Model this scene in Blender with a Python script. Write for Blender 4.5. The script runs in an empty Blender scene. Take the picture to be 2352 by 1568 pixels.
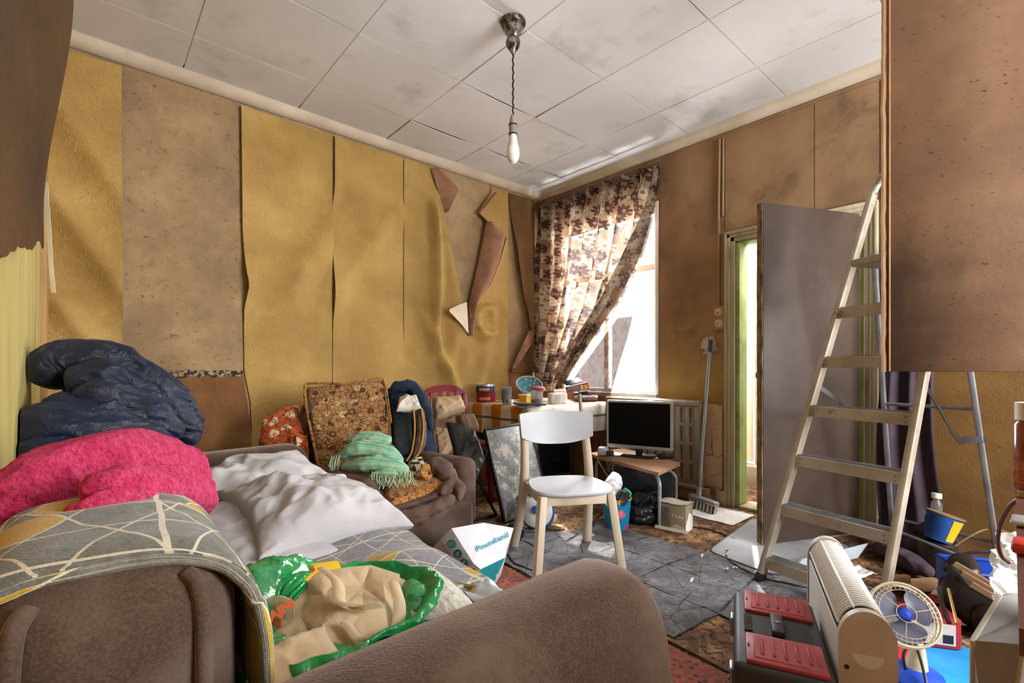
import bpy, bmesh, math, random
from mathutils import Vector, Matrix, noise
random.seed(7)
SC = bpy.context.scene
COL = SC.collection
R = math.radians

# ---------------------------------------------------------------- camera
EYE = 1.03                       # eye height; room axes: +X along the papered wall, +Y towards it
FPX, CX, HY = 1106.0, 1176.0, 850.0
AZ = R(48.6)
FW = (math.cos(AZ), math.sin(AZ)); RT = (math.sin(AZ), -math.cos(AZ))
cd = bpy.data.cameras.new('camera'); cam = bpy.data.objects.new('camera', cd); COL.objects.link(cam)
cd.sensor_width = 36; cd.lens = 36 * FPX / 2352; cd.shift_y = (HY - 784) / 2352; cd.clip_start = .02
cam.location = (0, 0, EYE)
cam.rotation_euler = (R(90), 0, AZ - R(90))
SC.camera = cam

# ---------------------------------------------------------------- world, lights, exposure
w = bpy.data.worlds.new('overcast_sky'); SC.world = w; w.use_nodes = True
wn = w.node_tree.nodes['Background']; wn.inputs[0].default_value = (.93, .96, 1, 1); wn.inputs[1].default_value = 2.6
def area(name, loc, rot, sx, sy, power, col=(1, .97, .93)):
    l = bpy.data.lights.new(name, 'AREA'); l.shape = 'RECTANGLE'; l.size = sx; l.size_y = sy; l.energy = power; l.color = col
    o = bpy.data.objects.new(name, l); COL.objects.link(o); o.location = loc; o.rotation_euler = rot
    return o
# daylight in the window in view, in the open doorway, plus an added fill lamp behind the camera's right shoulder
area('window_daylight', (3.98, 2.82, 1.62), (0, R(90), 0), 1.65, 1.15, 190, (.95, .97, 1))
area('doorway_daylight', (4.22, 1.3, 2.75), (0, R(30), 0), .6, .9, 30)
area('front_fill', (2.45, -1.72, 1.62), (R(90), 0, 0), 1.7, 1.5, 100, (.96, .98, 1))
sl = bpy.data.lights.new('sun', 'SUN'); sl.energy = 5.5; sl.angle = R(.6); sl.color = (1, .93, .82)
so = bpy.data.objects.new('sun', sl); COL.objects.link(so)
so.rotation_euler = Vector((-.62, -.28, -.73)).to_track_quat('-Z', 'Y').to_euler()
vs = SC.view_settings
vs.view_transform = 'Standard'; vs.look = 'None'; vs.gamma = 1; vs.exposure = .92; vs.use_curve_mapping = False
cy = SC.cycles
cy.use_denoising = True; cy.max_bounces = 5; cy.diffuse_bounces = 3; cy.glossy_bounces = 2; cy.transmission_bounces = 5
cy.use_adaptive_sampling = True; cy.adaptive_threshold = .12; cy.adaptive_min_samples = 16
cy.transparent_max_bounces = 6; cy.caustics_reflective = False; cy.caustics_refractive = False; cy.sample_clamp_indirect = 6

# ---------------------------------------------------------------- survey: photograph measurement -> place in the room
def dirx(px):
    u = (px - CX) / FPX
    return FW[0] + u * RT[0], FW[1] + u * RT[1]
def atz(px, py, z):
    t = (EYE - z) * FPX / (py - HY); a = dirx(px); return Vector((a[0] * t, a[1] * t, z))
def att(px, py, t):
    a = dirx(px); return Vector((a[0] * t, a[1] * t, EYE - (py - HY) / FPX * t))
def onX(px, py, X=3.65):
    a = dirx(px); t = X / a[0]; return Vector((X, a[1] * t, EYE - (py - HY) / FPX * t))
def onY(px, py, Y=3.67):
    a = dirx(px); t = Y / a[1]; return Vector((a[0] * t, Y, EYE - (py - HY) / FPX * t))

# ---------------------------------------------------------------- helpers
def lin(c):
    if isinstance(c, str):
        c = [int(c[i:i + 2], 16) / 255 for i in (0, 2, 4)]
    return tuple(x / 12.92 if x <= .04045 else ((x + .055) / 1.055) ** 2.4 for x in c) + (1,)
MATS = {}
class NT:
    def __init__(s, name):
        s.m = bpy.data.materials.new(name); s.m.use_nodes = True; s.t = s.m.node_tree
        s.b = s.t.nodes['Principled BSDF']; s.out = s.t.nodes['Material Output']; MATS[name] = s.m
    def n(s, ty, **kw):
        nd = s.t.nodes.new(ty)
        for k, v in kw.items():
            if k.startswith('i_'):
                key = k[2:]; key = int(key) if key.isdigit() else key.replace('_', ' ')
                s.put(nd.inputs[key], v)
            else: setattr(nd, k, v)
        return nd
    def put(s, inp, v):
        if isinstance(v, bpy.types.NodeSocket): s.t.links.new(v, inp)
        elif isinstance(v, (str,)): inp.default_value = lin(v)
        else: inp.default_value = v
    def coord(s, kind='Object', scale=(1, 1, 1), loc=(0, 0, 0), rot=(0, 0, 0)):
        c = s.n('ShaderNodeTexCoord').outputs[kind]
        return s.n('ShaderNodeMapping', i_Vector=c, i_Scale=scale, i_Location=loc, i_Rotation=rot).outputs[0]
    def noise(s, vec, sc, detail=6, rough=.55, dist=0):
        return s.n('ShaderNodeTexNoise', i_Vector=vec, i_Scale=sc, i_Detail=detail, i_Roughness=rough, i_Distortion=dist).outputs[0]
    def voro(s, vec, sc, feature='F1', out=0, rnd=1):
        return s.n('ShaderNodeTexVoronoi', feature=feature, i_Vector=vec, i_Scale=sc, i_Randomness=rnd).outputs[out]
    def ramp(s, fac, stops, interp='LINEAR'):
        r = s.n('ShaderNodeValToRGB', i_Fac=fac); cr = r.color_ramp; cr.interpolation = interp
        while len(cr.elements) < len(stops): cr.elements.new(.5)
        for e, (p, c) in zip(cr.elements, stops):
            e.position = p; e.color = lin(c) if isinstance(c, str) else (c, c, c, 1)
        return r.outputs[0]
    def mix(s, fac, a, b, mode='MIX'):
        m = s.n('ShaderNodeMix', data_type='RGBA', blend_type=mode)
        s.put(m.inputs[0], fac); s.put(m.inputs[6], a); s.put(m.inputs[7], b); return m.outputs[2]
    def math(s, op, a, b=0., c=0., clamp=False):
        m = s.n('ShaderNodeMath', operation=op, use_clamp=clamp); s.put(m.inputs[0], a); s.put(m.inputs[1], b); s.put(m.inputs[2], c); return m.outputs[0]
    def bump(s, h, strength=.3, dist=.01, prev=None):
        b = s.n('ShaderNodeBump', i_Height=h, i_Strength=strength, i_Distance=dist)
        if prev: s.t.links.new(prev, b.inputs['Normal'])
        return b.outputs[0]
    def done(s, col=None, rough=.8, metal=0, normal=None, spec=.35, **kw):
        b = s.b
        if col is not None: s.put(b.inputs['Base Color'], col)
        s.put(b.inputs['Roughness'], rough); s.put(b.inputs['Metallic'], metal); s.put(b.inputs['Specular IOR Level'], spec)
        if normal is not None: s.t.links.new(normal, b.inputs['Normal'])
        for k, v in kw.items(): s.put(b.inputs[k.replace('_', ' ')], v)
        return s.m

def pm(name, c, c2=None, sc=6, rough=.8, bump=0, bsc=80, metal=0, spec=.35, dirt=None, lo=.35, hi=.68, stretch=(1, 1, 1), bd=.004, **kw):
    """plain procedural material: two tones by noise, optional dirt (colour, scale, lo, hi) and fine relief"""
    if name in MATS: return MATS[name]
    s = NT(name); v = s.coord('Object', stretch)
    col = s.ramp(s.noise(v, sc), [(lo, c), (hi, c2 or c)])
    if dirt: col = s.mix(s.ramp(s.noise(v, dirt[1], 8, .65), [(dirt[2], 0.), (dirt[3], 1.)]), col, dirt[0])
    nm = s.bump(s.noise(v, bsc, 4), bump, bd) if bump else None
    return s.done(col, rough, metal, nm, spec, **kw)

def M_of(o):
    m = Matrix.Identity(4)
    while o is not None:
        m = o.matrix_basis @ m; o = o.parent
    return m
class MB:
    """collects geometry for ONE mesh object"""
    def __init__(s): s.v = []; s.f = []; s.uv = []; s.mi = []; s.cur = 0
    def add(s, verts, faces, uvs=None, M=None, mi=None):
        o = len(s.v)
        s.v += [tuple(M @ Vector(p)) if M else tuple(p) for p in verts]
        s.uv += list(uvs) if uvs else [(0, 0)] * len(verts)
        s.f += [tuple(i + o for i in f) for f in faces]; s.mi += [s.cur if mi is None else mi] * len(faces); return s
    def box(s, c, size, M=None, mi=None):
        x, y, z = (k / 2 for k in size); cx, cy, cz = c
        vs = [(cx + a * x, cy + b * y, cz + d * z) for d in (-1, 1) for b in (-1, 1) for a in (-1, 1)]
        return s.add(vs, [(0, 2, 3, 1), (4, 5, 7, 6), (0, 1, 5, 4), (2, 6, 7, 3), (1, 3, 7, 5), (0, 4, 6, 2)], None, M, mi)
    def rbox(s, c, size, b=.01, seg=2, M=None, mi=None):
        bm = bmesh.new(); bmesh.ops.create_cube(bm, size=1)
        for v in bm.verts: v.co = Vector(c) + Vector((v.co.x * size[0], v.co.y * size[1], v.co.z * size[2]))
        bmesh.ops.bevel(bm, geom=list(bm.edges), offset=min(b, min(size) * .49), segments=seg, profile=.5, affect='EDGES')
        bm.verts.index_update(); vs = [v.co.copy() for v in bm.verts]; fs = [tuple(v.index for v in f.verts) for f in bm.faces]; bm.free()
        return s.add(vs, fs, None, M, mi)
    def bar(s, p0, p1, wd, ht, up=(0, 0, 1), b=.0, M=None, mi=None):
        p0, p1 = Vector(p0), Vector(p1); d = p1 - p0; L = d.length; d.normalize()
        x = d.cross(Vector(up)); x = x.normalized() if x.length > 1e-5 else Vector((1, 0, 0)); y = x.cross(d)
        T = Matrix(((x.x, y.x, d.x, 0), (x.y, y.y, d.y, 0), (x.z, y.z, d.z, 0), (0, 0, 0, 1))); T.translation = (p0 + p1) / 2
        T = M @ T if M else T
        return s.rbox((0, 0, 0), (wd, ht, L), b, 2, T, mi) if b else s.box((0, 0, 0), (wd, ht, L), T, mi)
    def tube(s, path, r, n=8, cap=True, M=None, mi=None):
        path = [Vector(p) for p in path]; m = len(path); rr = r if isinstance(r, (list, tuple)) else [r] * m
        vs = []; fs = []; uv = []; ref = None
        for i, p in enumerate(path):
            t = (path[min(i + 1, m - 1)] - path[max(i - 1, 0)]).normalized()
            if ref is None: ref = t.orthogonal().normalized()
            ref = (ref - t * ref.dot(t)); ref = ref.normalized() if ref.length > 1e-6 else t.orthogonal().normalized()
            b = t.cross(ref)
            for k in range(n):
                a = 2 * math.pi * k / n; vs.append(p + (ref * math.cos(a) + b * math.sin(a)) * rr[i]); uv.append((i / (m - 1), k / n))
        for i in range(m - 1):
            for k in range(n): fs.append((i * n + k, i * n + (k + 1) % n, (i + 1) * n + (k + 1) % n, (i + 1) * n + k))
        if cap: fs += [tuple(range(n))[::-1], tuple((m - 1) * n + k for k in range(n))]
        return s.add(vs, fs, uv, M, mi)
    def lathe(s, prof, n=24, M=None, mi=None, c=(0, 0, 0), cap=True):
        vs = []; fs = []; m = len(prof); uv = []
        for i, (r, z) in enumerate(prof):
            for k in range(n):
                a = 2 * math.pi * k / n; vs.append((c[0] + r * math.cos(a), c[1] + r * math.sin(a), c[2] + z)); uv.append((k / n, i / (m - 1)))
        for i in range(m - 1):
            for k in range(n): fs.append((i * n + k, i * n + (k + 1) % n, (i + 1) * n + (k + 1) % n, (i + 1) * n + k))
        if cap:
            if prof[0][0] > 1e-4: fs.append(tuple(range(n))[::-1])
            if prof[-1][0] > 1e-4: fs.append(tuple((m - 1) * n + k for k in range(n)))
        return s.add(vs, fs, uv, M, mi)
    def prism(s, poly, z0, z1, M=None, mi=None):
        n = len(poly); vs = [(x, y, z0) for x, y in poly] + [(x, y, z1) for x, y in poly]
        fs = [tuple(range(n))[::-1], tuple(range(n, 2 * n))] + [(i, (i + 1) % n, n + (i + 1) % n, n + i) for i in range(n)]
        return s.add(vs, fs, None, M, mi)
    def sheet(s, fn, nu, nv, M=None, mi=None, cu=False, th=0):
        """fn(u,v) -> point; th > 0 gives the sheet a second side that far behind"""
        P = [[Vector(fn(i / nu, j / nv)) for j in range(nv + 1)] for i in range(nu + 1)]
        vs = [p for row in P for p in row]; uv = [(i / nu, j / nv) for i in range(nu + 1) for j in range(nv + 1)]
        fs = [(i * (nv + 1) + j, (i + 1) * (nv + 1) + j, (i + 1) * (nv + 1) + j + 1, i * (nv + 1) + j + 1) for i in range(nu) for j in range(nv)]
        if th:
            N = len(vs); nr = [Vector((0, 0, 0)) for _ in range(N)]
            for f in fs:
                nn = (vs[f[2]] - vs[f[0]]).cross(vs[f[3]] - vs[f[1]])
                for k in f: nr[k] += nn
            vs += [vs[k] - (nr[k].normalized() if nr[k].length > 1e-12 else Vector((0, 0, 1))) * th for k in range(N)]; uv += uv
            fs2 = [tuple(k + N for k in f[::-1]) for f in fs]
            W = nv + 1; rim = [j for j in range(W)] + [i * W + nv for i in range(1, nu + 1)] + [nu * W + j for j in range(nv - 1, -1, -1)] + [i * W for i in range(nu - 1, 0, -1)]
            fs3 = [(rim[k], rim[(k + 1) % len(rim)], rim[(k + 1) % len(rim)] + N, rim[k] + N) for k in range(len(rim))]
            fs = fs + fs2 + [f[::-1] for f in fs3]
        return s.add(vs, fs, uv, M, mi)
    def build(s, name, mat, parent=None, smooth=True, sharp=38, world=False):
        vs = s.v
        if world and parent is not None:
            I = M_of(parent).inverted(); vs = [tuple(I @ Vector(p)) for p in vs]
        me = bpy.data.meshes.new(name); me.from_pydata(vs, [], s.f)
        mats = mat if isinstance(mat, (list, tuple)) else [mat]
        for m in mats: me.materials.append(MATS[m] if isinstance(m, str) else m)
        if len(mats) > 1: me.polygons.foreach_set('material_index', s.mi)
        ul = me.uv_layers.new(name='UVMap'); uv = s.uv
        ul.data.foreach_set('uv', [c for l in me.loops for c in uv[l.vertex_index]])
        if smooth:
            me.polygons.foreach_set('use_smooth', [True] * len(me.polygons)); me.set_sharp_from_angle(angle=R(sharp))
        me.validate(); me.update()
        o = bpy.data.objects.new(name, me); COL.objects.link(o)
        if parent is not None: o.parent = parent
        return o
def tag(o, label=None, cat=None, group=None, kind=None):
    if label: o['label'] = label
    if cat: o['category'] = cat
    if group: o['group'] = group
    if kind: o['kind'] = kind
    return o
def thing(name, label, cat, loc=(0, 0, 0), rz=0, group=None, rx=0, ry=0):
    o = bpy.data.objects.new(name, None); COL.objects.link(o); o.empty_display_size = .05
    o.location = loc; o.rotation_euler = (rx, ry, rz); return tag(o, label, cat, group)
def struct(name, mb, mat, label=None, parent=None, **kw):
    o = mb.build(name, mat, parent, **kw)
    if parent is None: tag(o, label, None, None, 'structure')
    elif label: o['label'] = label
    return o
def clone(o, parent=None):
    c = o.copy(); COL.objects.link(c); c.parent = parent
    for ch in list(o.children): clone(ch, c)
    return c
def lerp(a, b, t): return a + (b - a) * t
def smooth(a, b, x):
    t = max(0., min(1., (x - a) / (b - a) if b != a else 0)); return t * t * (3 - 2 * t)
def poly_at(pts, v):
    """pts: list of (v, value...) sorted by v -> interpolated"""
    if v <= pts[0][0]: return pts[0][1]
    for (a, x), (b, y) in zip(pts, pts[1:]):
        if v <= b: return x + (y - x) * ((v - a) / (b - a) if b > a else 0)
    return pts[-1][1]
def N(p, f=1., seed=0): return noise.noise(Vector((p[0] * f + seed * 7.31, p[1] * f + seed * 3.17, p[2] * f - seed * 5.7)))
def ridge(p, f=1., seed=0):
    return 1 - abs(N(p, f, seed)) * 2
def wrk(p, f, seed=0):
    """cloth wrinkle height, about -1..1: warped ridges in two sizes"""
    q = Vector(p) + Vector((N(p, f * .6, seed + 1), N(p, f * .6, seed + 2), N(p, f * .6, seed + 3))) * (.5 / f)
    a = ridge(q, f, seed); b = ridge(q, f * 2.3, seed + 5)
    return .75 * (a * abs(a) * 1.0 - .25) + .3 * (b - .3)
def spline(pts, n):
    """Catmull-Rom through pts -> n+1 points"""
    P = [Vector(p) for p in pts]; P = [P[0] * 2 - P[1]] + P + [P[-1] * 2 - P[-2]]; out = []
    m = len(P) - 3
    for i in range(n + 1):
        t = i / n * m; k = min(int(t), m - 1); t -= k; a, b, c, d = P[k:k + 4]
        out.append(.5 * ((2 * b) + (c - a) * t + (2 * a - 5 * b + 4 * c - d) * t * t + (3 * b - 3 * c + d - a) * t ** 3))
    return out
def crump(p, f, seed=0):
    """sharp-creased crumple height, about -1..1"""
    q = Vector(p) + Vector((N(p, f * .5, seed + 1), N(p, f * .5, seed + 2), N(p, f * .5, seed + 3))) * (.35 / f)
    return 1.5 * abs(N(q, f, seed)) - 1.1 * abs(N(q, f * 1.9, seed + 4)) + .5 * abs(N(q, f * 3.7, seed + 8)) - .15
def softtube(mb, pts, rad, seed=0, amp=.012, f=9, squash=1., n=28, m=40, floor=None, up=(0, 0, 1), mi=None, an=0., xmin=None, cr=0.):
    """a fat fold of cloth: rounded ends, radius list along the path, wrinkled; squash flattens it along `up`"""
    path = spline(pts, m); U = Vector(up); LT = sum((path[k + 1] - path[k]).length for k in range(m))
    vs = []; fs = []; uv = []
    for i in range(m + 1):
        s = i / m; t = (path[min(i + 1, m)] - path[max(i - 1, 0)]).normalized()
        x = t.cross(U).normalized(); y = x.cross(t)
        k = s * (len(rad) - 1); j = min(int(k), len(rad) - 2); r = lerp(rad[j], rad[j + 1], smooth(0, 1, k - j))
        e = min(s, 1 - s) / .09; r *= math.sqrt(max(0, 1 - (1 - min(1, e)) ** 2)) * .995 + .005
        for q in range(n):
            a = 2 * math.pi * q / n
            d = x * math.cos(a) + y * (math.sin(a) * squash); p = path[i] + d * r
            pw = Vector((math.cos(a) * r, math.sin(a) * r, s * LT * (1 - an))) if an else p
            p = p + (d.normalized() if d.length else d) * (wrk(pw, f, seed) + cr * crump(pw, f * .8, seed + 2)) * amp * smooth(0, 2.2, e)
            if xmin is not None and p.x < xmin: p.x = xmin
            if floor is not None and p.z < floor: p.z = floor
            vs.append(p); uv.append((s, q / n))
    for i in range(m):
        for q in range(n): fs.append((i * n + q, i * n + (q + 1) % n, (i + 1) * n + (q + 1) % n, (i + 1) * n + q))
    fs += [tuple(range(n))[::-1], tuple(m * n + q for q in range(n))]
    return mb.add(vs, fs, uv, None, mi)
def pillowmesh(mb, M, L, Wd, T, seed=0, amp=.02, f=7, nu=44, pin=.14, mi=None, px=.42):
    """stuffed cushion in its own plane, corners drawn out, wrinkles on both faces"""
    def face(sgn):
        def fn(u, v):
            a, b = u * 2 - 1, v * 2 - 1
            e = max(0, (1 - a * a)) ** px * max(0, (1 - b * b)) ** px
            x = a * L / 2 * (1 - pin * (1 - b * b) * abs(a) ** 4); y = b * Wd / 2 * (1 - pin * (1 - a * a) * abs(b) ** 4)
            z = sgn * T / 2 * e
            z += sgn * (.6 * wrk((x, y, sgn * .3), f, seed) + .9 * crump((x, y, sgn * .3), f * .8, seed + 5) * (.35 + .65 * smooth(.35, -.35, a))) * amp * e ** .5
            z += N((x, y, 0), 3, seed + 9) * .02
            return (x, y, z)
        return fn
    mb.sheet(face(1), nu, nu, M, mi); k = len(mb.f)
    mb.sheet(face(-1), nu, nu, M, mi)
    nf = nu * nu
    for i in range(k, k + nf): mb.f[i] = mb.f[i][::-1]
    return mb
def crumpled(mb, P, E=(), n=6, bulge=.006, f=12, seed=0, th=.0015):
    """creased sheet through surveyed points P[name] = (px, py, distance); E lists crease lines between points"""
    from mathutils.geometry import delaunay_2d_cdt
    ks = list(P); W = [att(*P[k]) for k in ks]; v2 = [Vector((P[k][0], -P[k][1])) for k in ks]
    r = delaunay_2d_cdt(v2, [(ks.index(a), ks.index(b)) for a, b in E], [], 0, 1e-4); vs = []; fs = []; key = {}
    for t in r[2]:
        a, b, c = (W[r[3][i][0]] for i in t); nr = (b - a).cross(c - a).normalized(); idx = {}
        for i in range(n + 1):
            for j in range(n + 1 - i):
                l1, l2 = i / n, j / n; l0 = 1 - l1 - l2; p = a * l0 + b * l1 + c * l2; e = min(1, 27 * l0 * l1 * l2)
                p = p + nr * e * (bulge * (.5 + N(p, 5, seed)) + bulge * .8 * wrk(p, f, seed)); kk = tuple(round(x, 5) for x in p)
                if kk not in key: key[kk] = len(vs); vs.append(p)
                idx[i, j] = key[kk]
        for i in range(n):
            for j in range(n - i):
                fs.append((idx[i, j], idx[i + 1, j], idx[i, j + 1]))
                if i + j < n - 1: fs.append((idx[i + 1, j], idx[i + 1, j + 1], idx[i, j + 1]))
    return mb.add(vs, [f_ for f_ in fs if len(set(f_)) == 3])
def TRS(loc, rot=(0, 0, 0), sc=(1, 1, 1)):
    from mathutils import Euler
    return Matrix.Translation(Vector(loc)) @ Euler(rot).to_matrix().to_4x4() @ Matrix.Diagonal((*sc, 1))
def frame(o, x, y):
    """matrix with given origin, x axis and (roughly) y axis"""
    x = Vector(x).normalized(); y = Vector(y); z = x.cross(y).normalized(); y = z.cross(x)
    m = Matrix(((x.x, y.x, z.x, 0), (x.y, y.y, z.y, 0), (x.z, y.z, z.z, 0), (0, 0, 0, 1))); m.translation = Vector(o); return m
def textmesh(txt, size, bold=0, extrude=.0004):
    c = bpy.data.curves.new('t', 'FONT'); c.body = txt; c.size = size; c.align_x = 'CENTER'; c.align_y = 'CENTER'; c.offset = bold; c.extrude = extrude; c.resolution_u = 3
    o = bpy.data.objects.new('t', c); COL.objects.link(o); dg = bpy.context.evaluated_depsgraph_get(); dg.update()
    me = o.evaluated_get(dg).to_mesh(); vs = [v.co.copy() for v in me.vertices]; fs = [tuple(p.vertices) for p in me.polygons]
    o.evaluated_get(dg).to_mesh_clear(); bpy.data.objects.remove(o); bpy.data.curves.remove(c); return vs, fs
# ================================================================ materials of the shell
def wallpaper_mat(name, a, b, c, soot=0., emb=.6):
    s = NT(name); v = s.coord('Object')
    col = s.ramp(s.noise(v, 2.2, 5), [(.3, a), (.55, b), (.75, c)])
    fine = s.noise(v, 46, 6, .6, 2.2)
    col = s.mix(s.ramp(fine, [(.5, 0.), (.85, .3)]), col, a)
    if soot:
        col = s.mix(s.ramp(s.noise(v, 1.5, 7, .6), [(.45, 0.), (.75, soot)]), col, '4a2d17')
    em = s.noise(v, 21, 3, .5, 3.5)
    nm = s.bump(s.math('ABSOLUTE', s.math('SUBTRACT', em, .5)), emb, .03)
    nm = s.bump(fine, .25, .004, nm)
    return s.done(col, .72, 0, nm, .3)
wallpaper_mat('ochre_paper', 'ac884c', 'c4a05c', 'd4b472', .22)
wallpaper_mat('ochre_paper_plain', 'a3875a', 'bca070', 'c8b084')
wallpaper_mat('brown_paper', '5a3c20', '7c5830', '8c683e', .45)
wallpaper_mat('dark_paper', '3e2912', '54391a', '66481f', .4)
wallpaper_mat('lincrusta', '6e4826', '8e6238', 'b08450', .3)
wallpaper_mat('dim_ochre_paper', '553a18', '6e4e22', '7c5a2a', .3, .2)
pm('paper_back', '8a5f48', 'a87c62', 7, .85, .2, 40)
pm('paper_back_pale', 'd8c8a8', 'e6dcc4', 7, .85, .2, 40)
def plaster():
    s = NT('old_plaster'); v = s.coord('Object')
    col = s.ramp(s.noise(v, 2.6, 9, .65), [(.28, '8a745a'), (.48, 'a88c68'), (.66, 'bca078'), (.8, 'a0866a')])
    col = s.mix(s.ramp(s.noise(v, 9, 10, .75, .6), [(.55, 0.), (.72, .6)]), col, '745e4a')
    col = s.mix(s.ramp(s.noise(v, 34, 8, .7), [(.60, 0.), (.66, .8)]), col, '6a4a2c')
    col = s.mix(s.ramp(s.noise(v, 20, 8, .7, 1), [(.67, 0.), (.76, .7)]), col, 'cfc0a4')
    return s.done(col, .85, 0, s.bump(s.noise(v, 30, 8), .3, .006), .25)
plaster()
def brownwall():
    s = NT('sooted_brown_paper'); v = s.coord('Object')
    z = s.n('ShaderNodeSeparateXYZ', i_Vector=v).outputs
    base = s.ramp(s.noise(v, 1.6, 7, .6), [(.3, '745a42'), (.5, '927252'), (.7, 'a68662')])
    ocr = s.ramp(s.noise(v, 3, 6), [(.35, '9a7840'), (.65, 'b49252')])
    h = s.math('ADD', z[2], s.math('MULTIPLY', s.noise(s.coord('Object', (1, 7, 1)), 1.2, 4), .9))
    col = s.mix(s.ramp(h, [(.0, 1.), (.42, 1.), (.62, 0.)]) if False else s.n('ShaderNodeMapRange', i_Value=h, i_1=1.35, i_2=1.95, i_3=1., i_4=0.).outputs[0], base, ocr)
    col = s.mix(s.ramp(s.noise(v, 2.4, 9, .7, .8), [(.55, 0.), (.75, .75)]), col, '4c3a33')
    col = s.mix(s.ramp(s.noise(v, 30, 6, .7), [(.7, 0.), (.78, .8)]), col, '33251e')
    return s.done(col, .75, 0, s.bump(s.noise(v, 50, 5, .6, 2), .3, .006), .3)
brownwall()
def bareplaster():
    s = NT('bare_cracked_plaster'); v = s.coord('Object')
    col = s.ramp(s.noise(v, 4, 9, .7), [(.3, 'b08a62'), (.5, 'd6b690'), (.7, 'e2c9a6')])
    col = s.mix(s.ramp(s.noise(v, 10, 9, .7, 1.2), [(.58, 0.), (.7, .8)]), col, '8a5c3c')
    ck = s.ramp(s.voro(v, 6, 'DISTANCE_TO_EDGE', 0), [(.0, 1.), (.025, 0.)])
    col = s.mix(s.math('MULTIPLY', ck, s.ramp(s.noise(v, 3), [(.5, 0.), (.6, .8)])), col, '4a3020')
    return s.done(col, .9, 0, s.bump(s.noise(v, 22, 8, .65), .6, .015), .2)
bareplaster()
pm('ceiling_board', 'd2d0ce', 'e2e0de', 1.3, .9, .12, 160, dirt=('a8a29a', 2.2, .55, .85))
pm('ceiling_void', 'b9b4ac', 'cfcac2', 3, .9)
pm('cornice_paint', 'bfae96', 'd8cab4', 3, .6, .15, 30, dirt=('8a7458', 5, .6, .85))
pm('old_cream_paint', 'a3977a', 'c0b596', 6, .6, .4, 40, stretch=(3, 3, .35), dirt=('5e4c30', 7, .6, .8))
pm('green_door_paint', '8c9a58', 'aab87a', 6, .55, .2, 40, dirt=('6a6a44', 7, .55, .8))
pm('white_upvc', 'e9ebec', 'f4f5f5', 3, .35)
pm('window_paint', 'd9dad8', 'eceeee', 5, .45, .1, 30, dirt=('8a867c', 8, .6, .85))
pm('skirting_wood', '5a3b20', '7c5834', 8, .7, .3, 30, stretch=(1, .2, 1), dirt=('2a1a10', 9, .5, .8))
pm('brick_red', '8a4a36', 'a8654c', 9, .9, .5, 40, dirt=('54382e', 14, .55, .75))
pm('mortar', 'a39a8a', 'b9b1a2', 12, .95, .5, 60)
pm('concrete', '8d8b84', 'a6a49c', 4, .95, .4, 40)
pm('threshold_stone', 'b09a78', 'cdbb98', 8, .9, .4, 30, dirt=('5a4630', 8, .5, .7))
def glassmat():
    s = NT('window_glass'); t = s.n('ShaderNodeBsdfTransparent'); g = s.n('ShaderNodeBsdfGlossy'); g.inputs['Roughness'].default_value = .05
    m = s.n('ShaderNodeMixShader'); m.inputs[0].default_value = .06; s.t.links.new(t.outputs[0], m.inputs[1]); s.t.links.new(g.outputs[0], m.inputs[2]); s.t.links.new(m.outputs[0], s.out.inputs[0])
glassmat()
def floormat():
    s = NT('worn_floor_covering'); v = s.coord('Object')
    col = s.ramp(s.noise(v, 5, 9, .7, .5), [(.3, '33251c'), (.44, '644732'), (.56, '94704f'), (.72, 'bb9c7a')])
    col = s.mix(s.ramp(s.noise(v, 26, 8, .7, 1), [(.50, 0.), (.58, .9)]), col, '2c1f17')
    col = s.mix(s.ramp(s.noise(v, 45, 6, .7), [(.66, 0.), (.75, .8)]), col, 'c9b496')
    return s.done(col, .9, 0, s.bump(s.noise(v, 60, 8, .7), .5, .008), .2)
floormat()
def underlay():
    s = NT('grey_underlay'); v = s.coord('Object')
    col = s.ramp(s.noise(v, 3.5, 9, .7, .4), [(.3, '4b4a4c'), (.5, '77777c'), (.7, 'a3a4ab')])
    col = s.mix(s.ramp(s.noise(v, 55, 6, .75), [(.5, 0.), (.66, .75)]), col, '4e463f')
    col = s.mix(s.ramp(s.noise(v, 4, 8, .7, 1), [(.54, 0.), (.66, .85)]), col, '57412f')
    uv = s.n('ShaderNodeSeparateXYZ', i_Vector=s.n('ShaderNodeTexCoord').outputs['UV']).outputs
    ed = s.math('MINIMUM', s.math('MINIMUM', uv[0], s.math('SUBTRACT', 1., uv[0])), s.math('MINIMUM', uv[1], s.math('SUBTRACT', 1., uv[1])))
    ed = s.math('ADD', ed, s.math('MULTIPLY', s.math('SUBTRACT', s.noise(v, 30, 5), .5), .06))
    col = s.mix(s.math('MULTIPLY', s.ramp(ed, [(.0, .85), (.022, .0)]), s.ramp(s.noise(v, 4, 4), [(.38, .15), (.58, 1.)])), col, '1e1814')
    ck = s.ramp(s.voro(s.coord('Object', (1, 1, 1), (.3, .1, 0)), 4.2, 'DISTANCE_TO_EDGE'), [(.0, 1.), (.014, 0.)])
    col = s.mix(s.math('MULTIPLY', s.math('MULTIPLY', ck, .75), s.ramp(s.noise(v, 5), [(.4, 0.), (.5, 1.)])), col, '241c17')
    return s.done(col, .95, 0, s.bump(s.noise(v, 90, 6, .7), .7, .012), .15)
underlay()
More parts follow.
